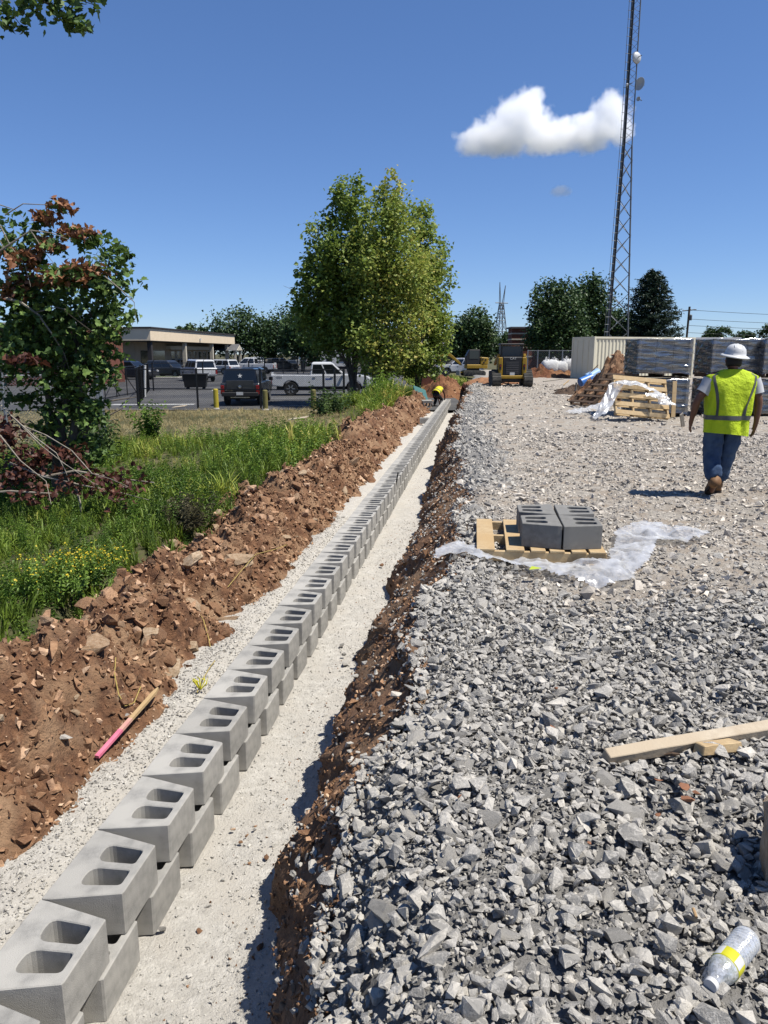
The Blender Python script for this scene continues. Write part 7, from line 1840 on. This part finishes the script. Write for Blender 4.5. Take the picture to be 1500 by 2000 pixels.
clump('shrub', 'grey dried shrub at the top edge of the clay heap', 370, 1030, -0.5, 0.22, 0.40, 40, FERN, leafmat('dried shrub', [(0.0, (0.09, 0.085, 0.04)), (1.0, (0.26, 0.23, 0.13))], 0.2), 0, 1, 'shrub')
clump('shrub', 'leafy shrub growing round the fence posts before the white pickup', 640, 818, -0.78, 0.5, 1.1, 50, WEED, G_DARK, 0.4, 1.0, 'shrub')
clump('shrub', 'bright green shrub at the foot of the tree clump', 745, 800, -0.6, 0.7, 1.2, 60, WEED, G_WEED, 0.3, 1.0, 'shrub')
clump('tall_weed', 'tall leafy weed standing alone on the dry grass', 292, 860, -0.76, 0.22, 1.05, 26, WEED, G_WEED, 0.1, 0.7, 'weed')
clump('tall_weed', 'broad green weed mass halfway along the clay heap', 505, 905, -0.62, 0.9, 0.62, 90, WEED + FERN, G_WEED, 0.3, 1.0, 'weed')
clump('tall_weed', 'arching pale grass clump above the clay heap', 425, 985, -0.55, 0.30, 0.5, 30, TUFTW, G_GRASS, 0.6, 0.95, 'grass clump')
clump('shrub', 'dark leafy shrub below the half-dead sycamore', 60, 950, -0.7, 0.8, 0.8, 80, WEED, G_DARK, 0.2, 1.0, 'shrub')
clump('shrub', 'dark green shrub against the galvanised fence end', 175, 905, -0.74, 0.45, 1.0, 60, WEED, G_DARK, 0.3, 1.0, 'shrub')
# litter on the dry grass
for u, v, lab in ((350, 797, 'pale scrap of paper on the dry grass left of the black pickup'), (582, 828, 'pale broken board on the dry grass below the white pickup'), (660, 806, 'brown brush pile scrap at the fence corner')):
    p = at(u, v, -0.72); o = MB().add([(-0.35, -0.08, 0.02), (0.3, -0.1, 0.10), (0.38, 0.08, 0.16), (-0.3, 0.1, 0.06), (-0.35, -0.08, 0.0), (0.3, -0.1, 0.08), (0.38, 0.08, 0.14), (-0.3, 0.1, 0.04)], [(0, 1, 2, 3), (7, 6, 5, 4), (0, 4, 5, 1), (1, 5, 6, 2), (2, 6, 7, 3), (3, 7, 4, 0)]).build('scrap', M_LUMB, None, (p.x, p.y, float(ground_z(np.array([p.x]), np.array([p.y]))[0]) + 0.1), (0, 0, random.uniform(-0.4, 0.4))); tag(o, lab, 'scrap')

# ================================================================== CLOUDS
def cloud(name, label, u, v, D, lobes, dens, noise=1.0, thin=1.0):
    """a puff of real volume: soft ellipsoids eaten by noise"""
    c = atD(u, v, D); k = D / FPX
    ls = [((du * k, dy * k, -dv * k), (ru * k, rd_ * k, rv * k)) for du, dv, ru, rv, dy, rd_ in lobes]
    lo = Vector([min(p[i] - r[i] * 1.25 for p, r in ls) for i in range(3)]); hi = Vector([max(p[i] + r[i] * 1.25 for p, r in ls) for i in range(3)])
    m = bpy.data.materials.new(name); m.use_nodes = True; nt = m.node_tree; L = nt.links.new; nt.nodes.remove(nt.nodes['Principled BSDF'])
    tc = nt.nodes.new('ShaderNodeTexCoord'); prev = None
    n0 = nt.nodes.new('ShaderNodeTexNoise'); n0.inputs['Scale'].default_value = noise / (26 * k); n0.inputs['Detail'].default_value = 6; n0.inputs['Roughness'].default_value = 0.6; L(tc.outputs['Object'], n0.inputs['Vector'])
    for p, r in ls:
        mp = nt.nodes.new('ShaderNodeMapping'); mp.vector_type = 'TEXTURE'; mp.inputs['Location'].default_value = p; mp.inputs['Scale'].default_value = r; L(tc.outputs['Object'], mp.inputs['Vector'])
        ln = nt.nodes.new('ShaderNodeVectorMath'); ln.operation = 'LENGTH'; L(mp.outputs[0], ln.inputs[0])
        sb = nt.nodes.new('ShaderNodeMath'); sb.operation = 'SUBTRACT'; sb.inputs[0].default_value = 1.0; L(ln.outputs['Value'], sb.inputs[1])
        if prev is None: prev = sb.outputs[0]
        else:
            mx = nt.nodes.new('ShaderNodeMath'); mx.operation = 'SMOOTH_MAX'; mx.inputs[2].default_value = 0.25; L(prev, mx.inputs[0]); L(sb.outputs[0], mx.inputs[1]); prev = mx.outputs[0]
    nz = nt.nodes.new('ShaderNodeMath'); nz.operation = 'MULTIPLY_ADD'; nz.inputs[1].default_value = 1.5; nz.inputs[2].default_value = -0.78; L(n0.outputs['Fac'], nz.inputs[0])
    ad = nt.nodes.new('ShaderNodeMath'); ad.operation = 'ADD'; L(prev, ad.inputs[0]); L(nz.outputs[0], ad.inputs[1])
    mr = nt.nodes.new('ShaderNodeMapRange'); mr.inputs['From Min'].default_value = 0.0; mr.inputs['From Max'].default_value = 0.28 * thin; mr.inputs['To Max'].default_value = dens / k * 0.02; L(ad.outputs[0], mr.inputs['Value'])
    pv = nt.nodes.new('ShaderNodeVolumePrincipled'); pv.inputs['Color'].default_value = (0.998, 0.998, 0.998, 1); pv.inputs['Anisotropy'].default_value = 0.0; L(mr.outputs[0], pv.inputs['Density'])
    L(pv.outputs[0], nt.nodes['Material Output'].inputs['Volume'])
    s_ = hi - lo; mb = MB().box(tuple((lo + hi) / 2), tuple(s_)); o = mb.build(name, m, None, c); tag(o, label, 'cloud'); return o
cloud('cloud', 'large white cumulus cloud left of the radio tower', 1060, 245, 900,
      [(-85, 22, 70, 32, 0, 50), (-42, -4, 58, 48, 0, 54), (-22, -34, 30, 32, 0, 36), (20, 20, 76, 30, 0, 48), (85, 12, 56, 34, 0, 44), (122, -18, 38, 40, 0, 38), (138, 5, 26, 34, 0, 26), (-122, 34, 36, 16, 0, 26)], 2.2)
cloud('cloud', 'tiny wisp of cloud below the large one', 1094, 372, 900, [(0, 0, 20, 11, 0, 14), (10, 3, 14, 8, 0, 10)], 2.0, 1.0, 1.3)
